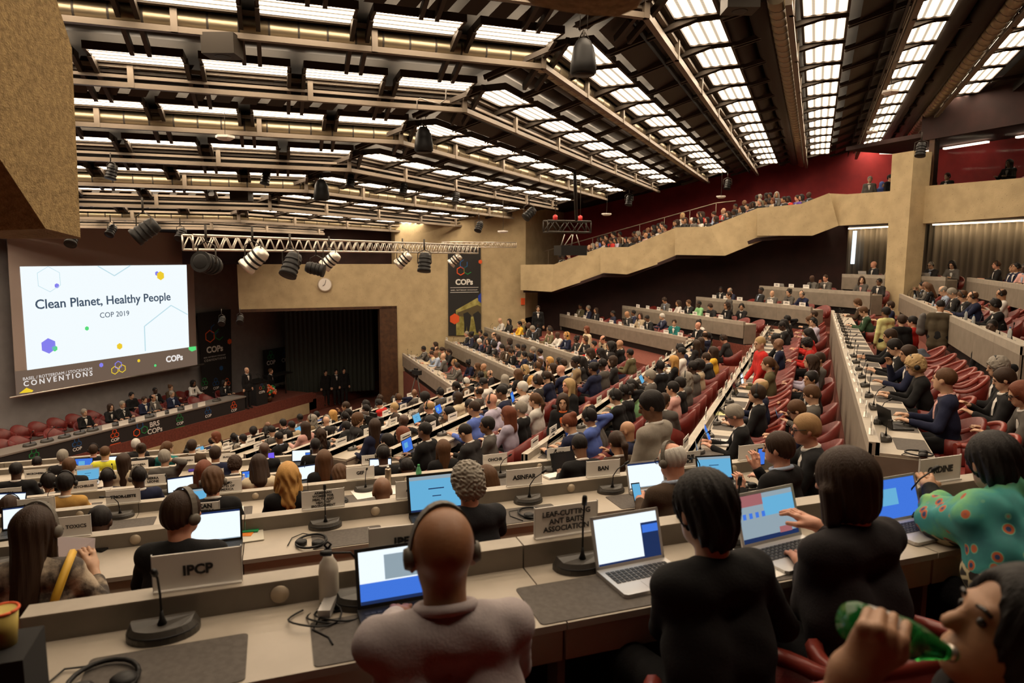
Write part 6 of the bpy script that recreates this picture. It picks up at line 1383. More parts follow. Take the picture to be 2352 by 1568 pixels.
hero(p, rot2+.05, 'curly grey-haired person in a dark navy sweater at the second desk', hl=dpt('N2', 1010, 1200), hr=dpt('N2', 1120, 1190), lean=.12, look=(.1, -.15, 0), sh=.178, build=1.05, look_kw=dict(top='sweater', bottom='black', hairstyle='curly', hc='grey', sk='ruddy', shirt=None))
p, s_ = seatpos('N2', 1545, 1090, -.95)
hp12 = dpt('N2', 1470, 1150, .07)
hero(p, rot2+.15, 'balding older man with a headset in a brown jacket holding a phone', hl=hp12, hr=dpt('N2', 1510, 1150, .05), lean=.12, look=(.2, -.25, 0), sh=.18, build=1.15, look_kw=dict(top='jacketbrown', bottom='black', hairstyle='fringe', hc='white', sk='ruddy', shirt='lightblue', headset='grey', glasses=True))
def phone(p_, d_, up_, label, m=scr_sky, parts=True):
    x = np.cross(d_, up_); x = x/np.linalg.norm(x); t_ = MB(); t_.obox(p_, x*.036, up_*.075, d_*.004); o_ = t_.build('mobile_phone', [black]); tag(o_, label, 'phone'); k = MB(); k.obox(p_-d_*.0045, x*.033, up_*.066, d_*.0005); k.build('screen', [m], o_)
phone(hp12+N*.05+UP*.05, v3(N[0], N[1], -.5)/1.12, v3(N[0]*.45, N[1]*.45, .9), 'pale-screened phone in the hand of the man in the brown jacket')
p, s_ = seatpos('N2', 1785, 1062, -.92)
ph1, ph2 = on(1748, 1048, N, 4.55), on(1700, 1112, N, 4.45)
hero(p, rot2+.35, 'dark-haired man in a black suit with two phones at the second desk', hl=on(1702, 1125, N, 4.38), hr=on(1738, 1075, N, 4.45), grips=(.6, .6), lean=.08, look=(.25, -.1, 0), sh=.175, build=1.08, hd=(UP*1+N*.3, UP*1+N*.2), look_kw=dict(top='black', bottom='black', hairstyle='short', hc='darkbrown', sk='ruddy', shirt='lightblue'))
phone(ph1, N, UP, 'phone with blue screen held up before the man in the black suit', scr_blue); phone(ph2, v3(N[0], N[1], -.4)/1.08, v3(N[0]*.3, N[1]*.3, .95), 'phone with dark teal screen held low by the man in the black suit')
# --- the other near desks
seatpx('N4', 22, 1172, 'down', 'dark-haired person low at the left edge behind the holy see plate', True, hairstyle='short', hc='darkbrown', top='charcoal', headset=True)
seatpx('N3', 662, 1105, 'slim', 'woman with long wavy golden hair in a black jacket, third desk', hairstyle='wavy', hc='blond', top='black', sk='light')
seatpx('N3', 490, 1122, 'down', 'brown-haired person with a headset round the neck, third desk', hairstyle='messy', hc='brown', top='black', headset='grey', sk='ruddy')
seatpx('N3', 878, 1135, 'down', 'bald dark-skinned head low behind the second desk', True, hairstyle=None, sk='brown', top='black', shirt=None)
seatpx('N3', 228, 1182, 'down', 'black-capped head just behind the alaska toxics plate', True, hairstyle='crop', hc='black', top='black', sk='dark')
seatpx('N3', 1118, 1095, 'slimdown', 'brown-haired head right of the curly grey hair', True, hairstyle='bob', hc='brown', top='brown')
seatpx('N3', 1330, 1075, 'down', 'dark-haired person bent low beside the dark laptop', hairstyle='crop', hc='black', top='black', sk='brown')
seatpx('N3', 1415, 1060, 'slimdown', 'dark-haired head holding up a white sheet by the BAN plate', hairstyle='tail', hc='darkbrown', top='brown', sk='tan')
for k, x, y, pose, lb, bk, kw in [('N4', 152, 1122, 'slim', 'dark-haired person with headset in a mustard jacket, fourth desk', 0, dict(hairstyle='short', hc='black', top='mustard', headset=True)), ('N4', 318, 1105, 'left', 'dark-skinned person with headset behind the timor-leste plate', 0, dict(hairstyle='crop', hc='black', sk='dark', top='navy', headset='grey')), ('N4', 470, 1100, 'slim', 'auburn long-haired woman, fourth desk', 0, dict(hairstyle='long', hc='auburn', top='brown')),
        ('N4', 595, 1082, 'slimdown', 'dark long-haired woman in a cream top, fourth desk', 0, dict(hairstyle='long', hc='darkbrown', top='cream')), ('N4', 745, 1078, 'slim', 'long-haired person in black beside the white document screen', 0, dict(hairstyle='long', hc='brown', top='black')), ('N4', 780, 1085, 'down', 'curly brown head resting on a hand with orange sleeve', 1, dict(hairstyle='messy', hc='brown', top='orange')), ('N4', 880, 1058, 'stocky', 'dark-skinned man with a headset in black, before the norway plate', 0, dict(hairstyle='crop', hc='black', sk='dark', top='black', headset='grey')),
        ('N4', 935, 1083, 'down', 'black head with headset low on the fourth desk', 1, dict(hairstyle='crop', hc='black', sk='dark', top='black', headset=True)), ('N4', 1018, 1075, 'slim', 'woman with long brown hair beside the green bottle', 0, dict(hairstyle='straight', hc='brown', top='black')),
        ('N5', 38, 1085, 'stocky', 'broad man in a black suit at the far left, fifth desk', 0, dict(hairstyle='crop', hc='black', sk='dark', top='black')), ('N5', 108, 1072, 'left', 'dark-haired person turning left with a headset, fifth desk', 1, dict(hairstyle='short', hc='black', sk='tan', top='black', headset=True)), ('N5', 160, 1075, 'upright', 'grey-templed man in a dark suit before the monaco plate', 0, dict(hairstyle='short', hc='brown', sk='light', top='black')), ('N5', 247, 1092, 'upright', 'dark-skinned man with white headset in navy, fifth desk', 1, dict(hairstyle='crop', hc='black', sk='dark', top='navy', headset=True)), ('N5', 285, 1072, 'slim', 'woman with long dark hair in a cream top, fifth desk', 0, dict(hairstyle='straight', hc='darkbrown', top='cream')), ('N5', 380, 1078, 'ear', 'grey-haired man in a grey jacket with a hand at his ear', 0, dict(hairstyle='short', hc='grey', top='grey')), ('N5', 495, 1052, 'stocky', 'broad man in a navy suit, fifth desk', 0, dict(hairstyle='short', hc='darkbrown', sk='tan', top='navy')), ('N5', 540, 1078, 'down', 'dark curly head in a charcoal jacket, fifth desk', 1, dict(hairstyle='curly', hc='darkbrown', top='charcoal')), ('N5', 608, 1050, 'upright', 'bald dark-skinned man in black before the violet screen', 0, dict(hairstyle=None, sk='dark', top='black')), ('N5', 725, 1038, 'upright', 'dark-haired man in black at the aisle end of the fifth desk', 0, dict(hairstyle='crop', hc='black', sk='dark', top='black')),
        ('N6', 243, 1058, 'stocky', 'person with cropped brown hair in a bright yellow shirt', 0, dict(hairstyle='crop', hc='brown', top='lime', sk='light')), ('N6', 325, 1035, 'slim', 'woman with pinned-up hair in black near the stage base', 0, dict(hairstyle='bun', hc='darkbrown', top='black')), ('N6', 145, 1055, 'upright', 'short grey-haired man, sixth left-block desk', 0, dict(hairstyle='short', hc='grey', top='charcoal')), ('N6', 385, 1030, 'slimright', 'brown-haired person with a yellow scarf near the stage base', 0, dict(hairstyle='tail', hc='brown', top='teal')), ('N6', 440, 1012, 'upright', 'dark-haired man in brown nearest the stage base', 0, dict(hairstyle='short', hc='darkbrown', top='brown'))]:
    seatpx(k, x, y, pose, lb, bool(bk), **kw)
for k, d1, d2 in (('N5', .2, .2), ('N6', .5, .3), ('N7', .5, .2)): fill(k, False, d1, empty_chairs=False); fill(k, True, d2, empty_chairs=False, chairs=False)
# --- the desks beside the red aisle
SPX = lambda key, x, y, pose, lb, bk=0, turn=0, **kw: seatpx(key, x, y, pose, lb, bool(bk), turn=turn, **kw)
SPX('MD', 1715, 955, 'down', 'grey-haired man with glasses in a black suit beside the aisle desk', 0, .1, hairstyle='short', hc='grey', top='black', glasses=True, sk='ruddy')
SPX('MD', 1690, 900, 'upright', 'dark-haired man with a headset in a black suit, first middle desk', 0, 0, hairstyle='short', hc='darkbrown', top='black', headset=True)
SPX('MD', 1712, 885, 'upright', 'fair balding man hidden behind the dark suit', 0, 0, hairstyle='fringe', hc='fair', top='navy')
SPX('MD', 1762, 835, 'slim', 'woman with tied brown hair in an olive blazer, typing', 0, 0, hairstyle='tail', hc='brown', top='olive', shirt=None)
SPX('MD', 1780, 825, 'slim', 'woman with dark curly hair right of the olive blazer', 1, 0, hairstyle='wavy', hc='darkbrown', top='lilac', shirt=None)
SPX('MD', 1802, 790, 'upright', 'bald man in a navy suit further along the first middle desk', 0, 0, hairstyle=None, sk='brown', top='navy')
_bl = dict(hairstyle='short', hc='sandy', top='black', glasses=True, sk='ruddy')
SPX('MD', 1872, 945, 'down', 'dark-haired man with glasses in a navy jacket, rear seats', 1, 0, hairstyle='short', hc='brown', top='navy', glasses=True)
SPX('MD', 1868, 905, 'phone', 'man in a light grey blazer with a laptop on his lap', 1, 0, hairstyle='short', hc='brown', top='grey')
SPX('MD', 1862, 870, 'left', 'black-haired man looking left in the rear seats', 1, 0, hairstyle='short', hc='black', sk='tan', top='charcoal')
SPX('MD', 1848, 822, 'back', 'dark-haired man with tie and white shirt in a grey suit, leaning back', 1, .5, hairstyle='short', hc='darkbrown', top='grey', sk='tan')
SPX('MD', 1872, 790, 'slimdown', 'person with black curls in a bright red top', 1, 0, hairstyle='curly', hc='black', top='red', shirt=None)
SPX('MD', 1830, 765, 'slimdown', 'dark-haired woman with a red scarf at the first middle desk', 1, 0, hairstyle='long', hc='black', top='red', shirt=None)
SPX('MD', 1862, 735, 'slimdown', 'woman in a red and tan patterned dress in the rear seats', 1, 0, hairstyle='bun', hc='brown', top='tan', shirt=None)
SPX('MD', 1872, 722, 'upright', 'dark-haired person in a black jacket, last of the rear seats', 1, 0, hairstyle='short', hc='darkbrown', top='black')
o = laptop('sky', True, 1.0, .35); q = on(1812, 935, X, -1.33+1.08); o.location = (q[0], q[1], ROWS['MD'].floor+.66); o.rotation_euler = (0, 0, ROWS['MD'].rot+.1); tag(o, 'open laptop on the lap of the man in the light grey blazer', 'laptop')
r = ROWS['MD']
SEATS.setdefault(('MD', False), []).extend([r.at(1740, 870, -1.), r.at(1770, 860, -1.)])
for (x_, y_), i in zip([(1755, 930), (1765, 905), (1772, 885), (1780, 865), (1745, 965)], range(5)): chair(r, r.at(x_, y_, -.75), -.75, '%s of the empty red chairs behind the grey-haired man' % ORD[i+1], RNG.uniform(-.1, .1))
for i, (x_, y_) in enumerate([(1860, 935), (1862, 915)]): chair(r, r.at(x_, y_, -1.42), -1.42, ('nearer', 'farther')[i]+' empty red chair in the rear seats by the aisle', 0.)
for key, x, y, pose, lb, bk, turn, kw in [('MC', 1352, 1020, 'down', 'balding man with a moustache in a grey suit near the white sheets', 0, .0, dict(hairstyle='fringe', hc='black', sk='tan', top='grey', glasses=True)), ('MC', 1352, 965, 'ear', 'dark-haired man with headset in a blue-navy jacket, head on his hand', 0, 0, dict(hairstyle='short', hc='black', sk='tan', top='blue', headset=True)), ('MC', 1412, 925, 'typing', 'black-haired person writing in a black jacket, second middle desk', 0, 0, dict(hairstyle='short', hc='black', top='black', headset=True)), ('MC', 1432, 955, 'ear', 'dark-skinned man with a headset and white collar', 0, 0, dict(hairstyle='crop', hc='black', sk='dark', top='black', headset=True)), ('MC', 1446, 990, 'chin', 'woman in a green and yellow top at the second middle desk', 0, 0, dict(hairstyle='tail', hc='black', sk='tan', top='green')), ('MC', 1440, 905, 'slimleft', 'dark-haired woman with headset looking left, second middle desk', 0, 0, dict(hairstyle='bun', hc='black', top='black', headset=True)), ('MC', 1528, 870, 'right', 'smiling man in a grey suit turned towards the camera', 1, -1.3, dict(hairstyle='short', hc='darkbrown', top='grey', sk='tan')), ('MC', 1560, 880, 'upright', 'broad dark-haired man in black, rear seats of the second middle desk', 1, 0, dict(hairstyle='short', hc='black', top='black')), ('MC', 1545, 858, 'slim', 'person in a pink striped shirt', 1, 0, dict(hairstyle='short', hc='black', top='pink')), ('MC', 1635, 835, 'slim', 'woman with long dark hair in a yellow blouse', 1, 0, dict(hairstyle='long', hc='darkbrown', top='yellow', shirt=None)), ('MC', 1492, 848, 'upright', 'man in a light grey suit further along the second middle desk', 0, 0, dict(hairstyle='short', hc='grey', top='grey')),
        ('MA', 975, 1005, 'upright', 'bald dark-skinned man in black at the near end, third middle desk', 0, 0, dict(hairstyle='crop', hc='black', sk='brown', top='black')), ('MA', 1088, 945, 'stocky', 'short-haired man in a navy blue suit, third middle desk', 0, 0, dict(hairstyle='crop', hc='darkbrown', top='blue', sk='tan')), ('MA', 1128, 925, 'stocky', 'bald man with a headset in a lilac shirt', 0, 0, dict(hairstyle=None, sk='ruddy', top='lilac', headset=True)), ('MA', 1118, 975, 'left', 'person in a grey patterned jacket turning left', 1, 0, dict(hairstyle='short', hc='black', top='grey', sk='brown')), ('MA', 1068, 985, 'down', 'broad back of a bent man in charcoal, rear seats', 1, 0, dict(hairstyle='crop', hc='black', top='charcoal')), ('MA', 1165, 970, 'slim', 'auburn-haired woman in a pale lilac top', 1, 0, dict(hairstyle='long', hc='auburn', top='lilac', shirt=None)), ('MA', 1195, 935, 'upright', 'grey-haired man in a black suit, rear seats of the third middle desk', 1, 0, dict(hairstyle='short', hc='grey', top='black')), ('MA', 1228, 935, 'slim', 'brown-haired woman in a black and white print top', 1, 0, dict(hairstyle='tail', hc='brown', top='white', shirt=None)),
        ('MB', 985, 960, 'stocky', 'balding man with a headset in a black jacket, fourth middle desk', 0, 0, dict(hairstyle='fringe', hc='fair', top='black', headset=True, sk='ruddy')), ('MB', 922, 965, 'slim', 'curly auburn-haired woman in black, fourth middle desk', 1, 0, dict(hairstyle='wavy', hc='auburn', top='black')), ('MB', 888, 980, 'upright', 'dark-haired man in a navy suit beside the cameraman', 1, 0, dict(hairstyle='short', hc='black', top='navy')), ('M7', 905, 935, 'slim', 'fair short-haired person in a black and white print', 0, 0, dict(hairstyle='crop', hc='fair', top='white', shirt=None))]:
    SPX(key, x, y, pose, lb, bk, turn, **kw)
def es(key, x, y, pose, lb, bk=0, turn=0, **kw): SPX(key, x, y, pose, lb, bk, turn, **kw)
es('ME', 2152, 880, 'right', 'man in a navy jacket with a pink collar, beside the aisle desk', 0, .25, hairstyle='crop', hc='brown', top='navy', shirt='pink', scale=1.04); es('ME', 2082, 838, 'slimdown', 'woman with short blond hair in a black sweater', 0, 0, hairstyle='curly', hc='fair', top='black', shirt=None, headset=True); es('ME', 2042, 810, 'chin', 'man in a navy jacket with clasped hands', 0, 0, hairstyle='short', hc='darkbrown', top='navy', sk='tan')
es('ME', 2025, 795, 'down', 'dark-haired person bent beside the clasped hands', 0, 0, hairstyle='short', hc='black', top='black'); es('ME', 2010, 770, 'typing', 'dark-haired man in a black suit pointing over the aisle desk', 0, 0, hairstyle='short', hc='darkbrown', top='black', sk='tan'); es('ME', 1988, 715, 'down', 'dark-haired person in dark green at the aisle desk', 0, 0, hairstyle='short', hc='brown', top='darkgreen'); es('ME', 1972, 695, 'slimdown', 'brown-haired person at the far end of the aisle desk', 0, 0, hairstyle='messy', hc='brown', top='brown'); es('ME', 1990, 700, 'upright', 'dark-haired person reading a tablet at the aisle desk', 1, 0, hairstyle='short', hc='darkbrown', top='navy')
es('ME', 2298, 870, 'phone', 'dark-haired man in a black blazer reading a phone, right edge', 1, 0, hairstyle='short', hc='darkbrown', top='black', sk='light', tt=-1.5); es('ME', 2245, 840, 'ear', 'grey curly-haired person in black with a hand at the head', 1, 0, hairstyle='curly', hc='grey', top='black', headset=True, tt=-1.7); es('ME', 2348, 905, 'slimdown', 'long-haired woman with glasses at the right edge with a laptop', 1, 0, hairstyle='long', hc='auburn', top='grey', glasses=True, tt=-1.6)
r = ROWS['ME']
for i, (x_, y_) in enumerate([(2225, 1010), (2250, 1050), (2170, 950), (2120, 900), (2105, 880)]): chair(r, r.at(x_, y_, -1.0), -1.0, '%s empty red chair from the front beside the aisle desk' % ORD[i+1], RNG.uniform(-.1, .1)); SEATS.setdefault(('ME', False), []).append(r.at(x_, y_, -1.))
for i, (x_, y_) in enumerate([(2190, 835), (2170, 820), (2150, 812), (2215, 850), (2200, 880), (2330, 1000), (2130, 790)]): chair(r, r.at(x_, y_, -1.5), -1.5, '%s empty red chair of the row behind the aisle desk' % ORD[i+1], RNG.uniform(-.1, .1))
# --- people on their feet
def standpx(x, y, dist, facing, pose, label, scale=1., **kw):
    hd = hang(x, y, dist); f_ = fig(pose); hh = f_['P'].head*scale; rot = facing; c_, s_ = math.cos(rot), math.sin(rot)
    pos = hd-A3(c_*hh[0]-s_*hh[1], s_*hh[0]+c_*hh[1], hh[2]); PERSONS.append((f_, pos, rot, label, None, False, 0, kw, scale)); return pos
face = lambda d: math.atan2(-d[0], d[1])
TOCAM, LEFT, RIGHT, AWAY = face(-fh_), face(-rh), face(rh), face(fh_)
standpx(1495, 930, 6.3, face(-rh*.75+fh_*.65), 'standlook', 'tall man in a grey suit standing with his back turned, looking down', hairstyle='short', hc='black', top='greysuit', sk='brown', scale=1.05)
standpx(1850, 985, 5.7, face(-rh*.95+fh_*.3), 'chin', 'blond man with glasses in a black suit resting his chin', **_bl)
standpx(1293, 922, 11.4, face(-fh_*.9-rh*.3), 'standslim', 'woman in an orange-red blouse and black blazer standing', hairstyle='straight', hc='darkbrown', top='black', shirt='orange')
standpx(1304, 885, 12.6, face(-rh*.8-fh_*.5), 'stand', 'long fair-haired man in black standing behind the orange blouse', hairstyle='straight', hc='fair', top='black', sk='ruddy', shirt=None)
standpx(1745, 788, 12.8, face(-rh), 'standslim', 'short-haired blond woman in a red cardigan standing', hairstyle='crop', hc='fair', top='red', shirt=None)
standpx(1347, 757, 24.5, face(-rh*.9-fh_*.4), 'standslim', 'reddish-haired woman in a cream jacket standing', hairstyle='bob', hc='auburn', top='cream', shirt=None)
standpx(2034, 716, 16.8, face(fh_-rh*.3), 'stand', 'person standing in a pale yellow vest with a strap', hairstyle='short', hc='black', sk='brown', top=(.62, .60, .26), shirt=None)
standpx(2070, 735, 15.8, face(fh_), 'stand', 'person in black standing with a dark backpack', hairstyle='short', hc='darkbrown', top='black', shirt=None)
standpx(2095, 738, 16.2, face(fh_-rh*.8), 'standslim', 'person with dark hair in a red sweater and black vest', hairstyle='short', hc='black', top='red', shirt=None)
standpx(2160, 702, 15.0, face(fh_*.7+rh*.5), 'standlook', 'man in a brown suit walking with bent head', hairstyle='crop', hc='black', sk='tan', top='brownsuit')
standpx(2278, 750, 12.3, face(-fh_*.6-rh*.8), 'stand', 'tall dark-skinned man in a dark suit and red tie standing', hairstyle='crop', hc='black', sk='dark', top='black', shirt='red', scale=1.03)
standpx(1236, 708, 30.5, TOCAM, 'stand', 'man in a dark suit standing in the dark doorway', hairstyle='short', hc='darkbrown', top='black')
standpx(1674, 678, 27, face(-rh), 'stand', 'person in a grey shirt standing behind the sixth far desk', hairstyle='short', hc='darkbrown', top='grey', shirt=None)
standpx(823, 962, 13.2, face(rh*.8+fh_*.5), 'camera', 'cameraman in a dark hooded jacket standing at his tripod', hairstyle='messy', hc='brown', top='charcoal', shirt=None)
standpx(495, 1003, 17.5, face(-rh*.9-fh_*.3), 'standslim', 'brown-haired woman in a cream jacket near the stage base', hairstyle='bob', hc='auburn', top='cream', shirt=None)
# --- video cameras on tripods
def tripod(pos, label, hgt=1.45):
    t = empty('video_camera', pos, face(-X+R*.3)); tag(t, label, 'video camera')
    for k in range(3):
        a = 2*math.pi*k/3+.4; MB().tube([(.05*math.cos(a), .05*math.sin(a), hgt-.08), (.42*math.cos(a), .42*math.sin(a), 0)], [.022, .014], 7).build('tripod_leg', [darksteel], t)
    MB().lathe([(.06, hgt-.12), (.05, hgt-.02), (.07, hgt), (.001, hgt+.02)], n=12).build('tripod_head', [black], t); b = MB(); b.box(-.07, -.2, hgt+.02, .07, .18, hgt+.18); b.box(-.03, -.05, hgt+.18, .03, .12, hgt+.25); b.build('camera_body', [black], t)
    b = MB(); b.lathe([(.05, 0), (.055, .1), (.07, .12), (.07, .2), (.001, .19)], (0, .17, hgt+.1), 14, 0, (0, 1, 0)); b.build('lens', [black], t)
tripod(hang(862, 1040, 13.4)-UP*.9, 'video camera on a tripod before the cameraman'); q = hang(1362, 838, 19.0); tripod(q-UP*1.55, 'large video camera on a tall tripod in the middle block'); q = hang(957, 858, 24.5); tripod(q-UP*1.5, 'video camera on a tripod before the red riser under the far desks')
# --- bags
def bag(p_, size, label, m=blackcloth, rot=0.): g = SDF(.06); a, c_, d_ = size; g.ell((0, 0, d_*.5), (a*.5, c_*.5, d_*.52)); g.cap((-a*.25, 0, d_*.2), (a*.25, 0, d_*.2), c_*.4); g.cap((-a*.12, 0, d_*.9), (a*.1, 0, d_*.98), c_*.2); o = link('backpack', smesh('backpack', g.surface(.02, lambda x, y, z: .006*np.sin(31*x+17*z)*np.sin(27*z)), [m]), None, p_, rot); tag(o, label, 'bag'); return o
q = on(1920, 955, X, .35); bag((q[0], q[1], ROWS['MD'].floor), (.42, .30, .50), 'black backpack leaning on the aisle wall')
q = on(2112, 805, X, 2.0); bag((q[0], q[1], ROWS['ME'].floor+.42), (.5, .35, .30), 'grey-blue bag lying on a red chair', mat('bag_blue', (.05, .06, .08), .8)); q = on(2118, 745, fh_, 15.2); bag((q[0], q[1], q[2]-.25), (.30, .18, .48), 'grey backpack carried beside the brown suit', mat('bag_grey', (.09, .08, .075), .8), 1.)
q = on(2145, 1100, N, 2.5); bag((q[0], q[1], ROWS['N1'].floor+.74), (.22, .14, .12), 'small black bag on the desk left of the peacock shawl'); q = on(795, 1010, fh_, 13.3); bag((q[0], q[1], q[2]-.35), (.34, .25, .52), 'dark backpack worn by the cameraman', blackcloth, .5)
# --- fill the hall
fill('MC', False, .8); fill('MC', True, .6, empty_chairs=False); fill('MD', False, .45, s0=12.5); fill('MD', True, .3, s0=15, empty_chairs=False)
fill('MA', False, .92); fill('MA', True, .55, empty_chairs=False); fill('MB', False, .92, empty_chairs=False); fill('MB', True, .5, chairs=False, empty_chairs=False)
for k in ('M7', 'M8', 'M9', 'M10', 'M11', 'M12'): fill(k, False, .86, empty_chairs=False, chairs=k in ('M7', 'M8')); 
for k in ('M7', 'M8', 'M9', 'M10'): fill(k, True, .45, chairs=False, empty_chairs=False)
SPX('P3', 1193, 757, 'slim', 'person in a bright yellow shirt, third far desk', 0, 0, hairstyle='short', hc='black', top='yellow', shirt=None); SPX('P5', 1603, 752, 'slim', 'person in a pale green shirt, fourth far desk front', 0, 0, hairstyle='crop', hc='black', sk='dark', top='green', shirt=None)
for k, d1, d2 in (('P1', .85, .55), ('P2', .85, .6), ('P3', .8, .45), ('P4', .75, .3), ('P5', .62, .15), ('P6', .7, .1), ('P7', .5, .0), ('P8', .9, 0), ('P9', .7, 0)): fill(k, False, d1, empty_chairs=k in ('P6', 'P4', 'P5')); fill(k, True, d2, chairs=False, empty_chairs=False)
es('MF', 2165, 672, 'down', 'balding man with glasses in a checked blue shirt, gapped desk', 0, 0, hairstyle='fringe', hc='grey', top='lightblue', shirt=None); es('MF', 2185, 680, 'down', 'grey-haired man in a charcoal suit, gapped desk', 0, 0, hairstyle='short', hc='grey', top='charcoal'); es('MF', 2210, 690, 'down', 'brown-haired man with headset in grey-blue, gapped desk', 0, 0, hairstyle='short', hc='brown', top='charcoal', headset=True); es('MF', 2232, 700, 'typing', 'balding man in a dark jacket typing, gapped desk', 0, 0, hairstyle='fringe', hc='brown', top='navy', shirt=None, headset=True); es('MF', 2300, 672, 'phone', 'balding man in a white shirt reading, rear seats right', 1, 0, hairstyle='fringe', hc='darkbrown', top='white', shirt=None, sk='tan', headset=True)
fill('MF', False, .35, s0=16); fill('MF', True, .5, s0=15); fill('MG', False, .7, empty_chairs=False)
for i, (x_, y_) in enumerate([(2290, 720), (2320, 735), (2345, 750)]): r = ROWS['MF']; chair(r, r.at(x_, y_, -1.75), -1.75, '%s empty red chair at the right edge behind the gapped desk' % ORD[i+1])
# panel on the stage
for x, y, lb, bk, kw in [(195, 962, 'grey-haired man in a dark suit at the left of the stage table', 0, dict(hairstyle='short', hc='grey', top='black')), (255, 950, 'dark-haired woman in black at the stage table', 0, dict(hairstyle='bob', hc='darkbrown', top='black')), (282, 938, 'man with a red tie at the stage table', 0, dict(hairstyle='short', hc='grey', top='black', shirt='white')), (333, 932, 'man in a blue suit at the stage table', 0, dict(hairstyle='short', hc='darkbrown', top='navy')), (353, 922, 'balding man in a grey suit and tie at the stage table', 0, dict(hairstyle='fringe', hc='black', sk='tan', top='grey')), (396, 915, 'grey-haired man in a light blue shirt at the stage table', 0, dict(hairstyle='short', hc='grey', top='navy', shirt='lightblue')), (516, 893, 'dark-haired woman at the right end of the stage table', 0, dict(hairstyle='bob', hc='black', top='black')),
        (303, 915, 'person in black seated behind the stage table, left', 1, dict(hairstyle='short', hc='black', top='black', shirt=None)), (357, 903, 'dark-skinned man in a black suit behind the stage table', 1, dict(hairstyle='crop', hc='black', sk='dark', top='black')), (393, 901, 'brown-haired woman behind the stage table', 1, dict(hairstyle='bun', hc='brown', top='brown', shirt=None)), (445, 888, 'dark-haired woman in black and white behind the stage table', 1, dict(hairstyle='wavy', hc='black', sk='brown', top='white', shirt='black'))]:
    seatpx('T', x, y, 'slim' if 'woman' in lb else 'upright', lb, bool(bk), tt=-1.15 if not bk else -2.35, **kw)
r = ROWS['T']
for i, (x, y) in enumerate([(45, 1008), (125, 995), (225, 965), (302, 948), (378, 930), (450, 915), (475, 908), (12, 1018)]): chair(r, r.at(x, y, -1.15), -1.15, '%s empty bright red chair at the stage table' % ORD[i+1], small=True)
for i, (x, y) in enumerate([(8, 985), (48, 980), (88, 968), (130, 958), (172, 948), (212, 945), (420, 900), (330, 915)]): chair(r, r.at(x, y, -2.6), -2.6, '%s dark red chair behind the stage table' % ORD[i+1], small=True)
standpx(567, 850, 29.3, face(X), 'stand', 'bald man in a dark suit standing at the lectern', hairstyle=None, sk='light', top='black'); standpx(622, 852, 32.2, face(X+R*.3), 'stand', 'person in a dark suit at the high table behind the flowers', hairstyle='short', hc='brown', top='black')
for i, (x, y) in enumerate([(748, 855), (772, 853), (790, 850)]): standpx(x, y, 34, face(X*.7-R*.5), 'stand', '%s dark figure in the stage opening' % ('left', 'middle', 'right')[i], hairstyle='short', hc='black', top='black', shirt='white' if i == 1 else None)
for i, (x, y) in enumerate([(246, 981), (284, 972), (322, 962), (369, 953), (398, 945), (433, 937), (463, 929)]): r = ROWS['T']; o = link('name_plate', plate_me); p = on(x, y, X, SX-.15); o.location = (p[0], p[1], Z(5.94)); o.rotation_euler = (0, 0, -math.pi/2); o.scale = (1.2,)*3; tag(o, '%s white name plate from the left on the stage table' % ORD[i+1], 'name plate', 'desk name plates')
for i, x in enumerate((70, 110, 150, 185, 215, 270, 300, 345, 385, 420, 500)):
    p = on(x, 1010-(x-70)*.21, X, SX-.3); o = link('microphone', msmall[i % 4], None, (p[0], p[1], Z(5.94)), math.pi/2); o.scale = (1.7,)*3; tag(o, '%s microphone unit from the left on the stage table' % ORD[i+1], 'microphone', 'desk microphones')
# gallery crowd
gk = random.Random(11); GAL = []
def gal(x, row_, label=None):
    pose, kw = rand_look(); z = gallery_z(x)-.86+row_*.30; GAL.append(x); PERSONS.append((fig('upright' if pose in ('down', 'typing', 'stocky') else 'slim' if pose == 'slimdown' else pose), v3(x, FL+1.45+row_*.8, z), 2.3+gk.uniform(-.3, .3), None, 'GAL', row_ > 0, x, kw, 1.))
for k in range(60):
    x = -11.6+11.4*(k/60)+gk.uniform(-.1, .1)
    if gk.random() < (.9 if k > 9 else .5): gal(x, 0)
    if 8 < k < 52 and gk.random() < .65: gal(x+.2, 1)
standpx(1998, 412, 27.5, face(-rh*.6-fh_), 'stand', 'grey-haired man in a grey suit standing on the gallery', hairstyle='short', hc='grey', top='grey'); standpx(2026, 424, 27.5, face(-fh_), 'standslim', 'person in a blue headscarf on the gallery', hairstyle='scarf', hc='blue', top='blue', shirt=None, scale=.93); standpx(2045, 408, 27, face(-fh_+rh*.5), 'stand', 'dark-haired person in a black coat on the gallery', hairstyle='short', hc='black', top='black', shirt=None)
for x, y, lb, kw in ((2178, 405, 'person in black seated in the middle interpreters booth', dict(hairstyle='short', hc='darkbrown', top='black')), (2320, 375, 'dark-haired interpreter in the right booth', dict(hairstyle='long', hc='black', top='black')), (2140, 408, 'person with a headscarf in the left booth', dict(hairstyle='scarf', hc='cream', top='black'))):
    hd = ng(x, y, 23.6); f_ = fig('upright'); PERSONS.append((f_, hd-UP*f_['P'].head[2], face(-NF), lb, None, False, 0, kw, 1.))
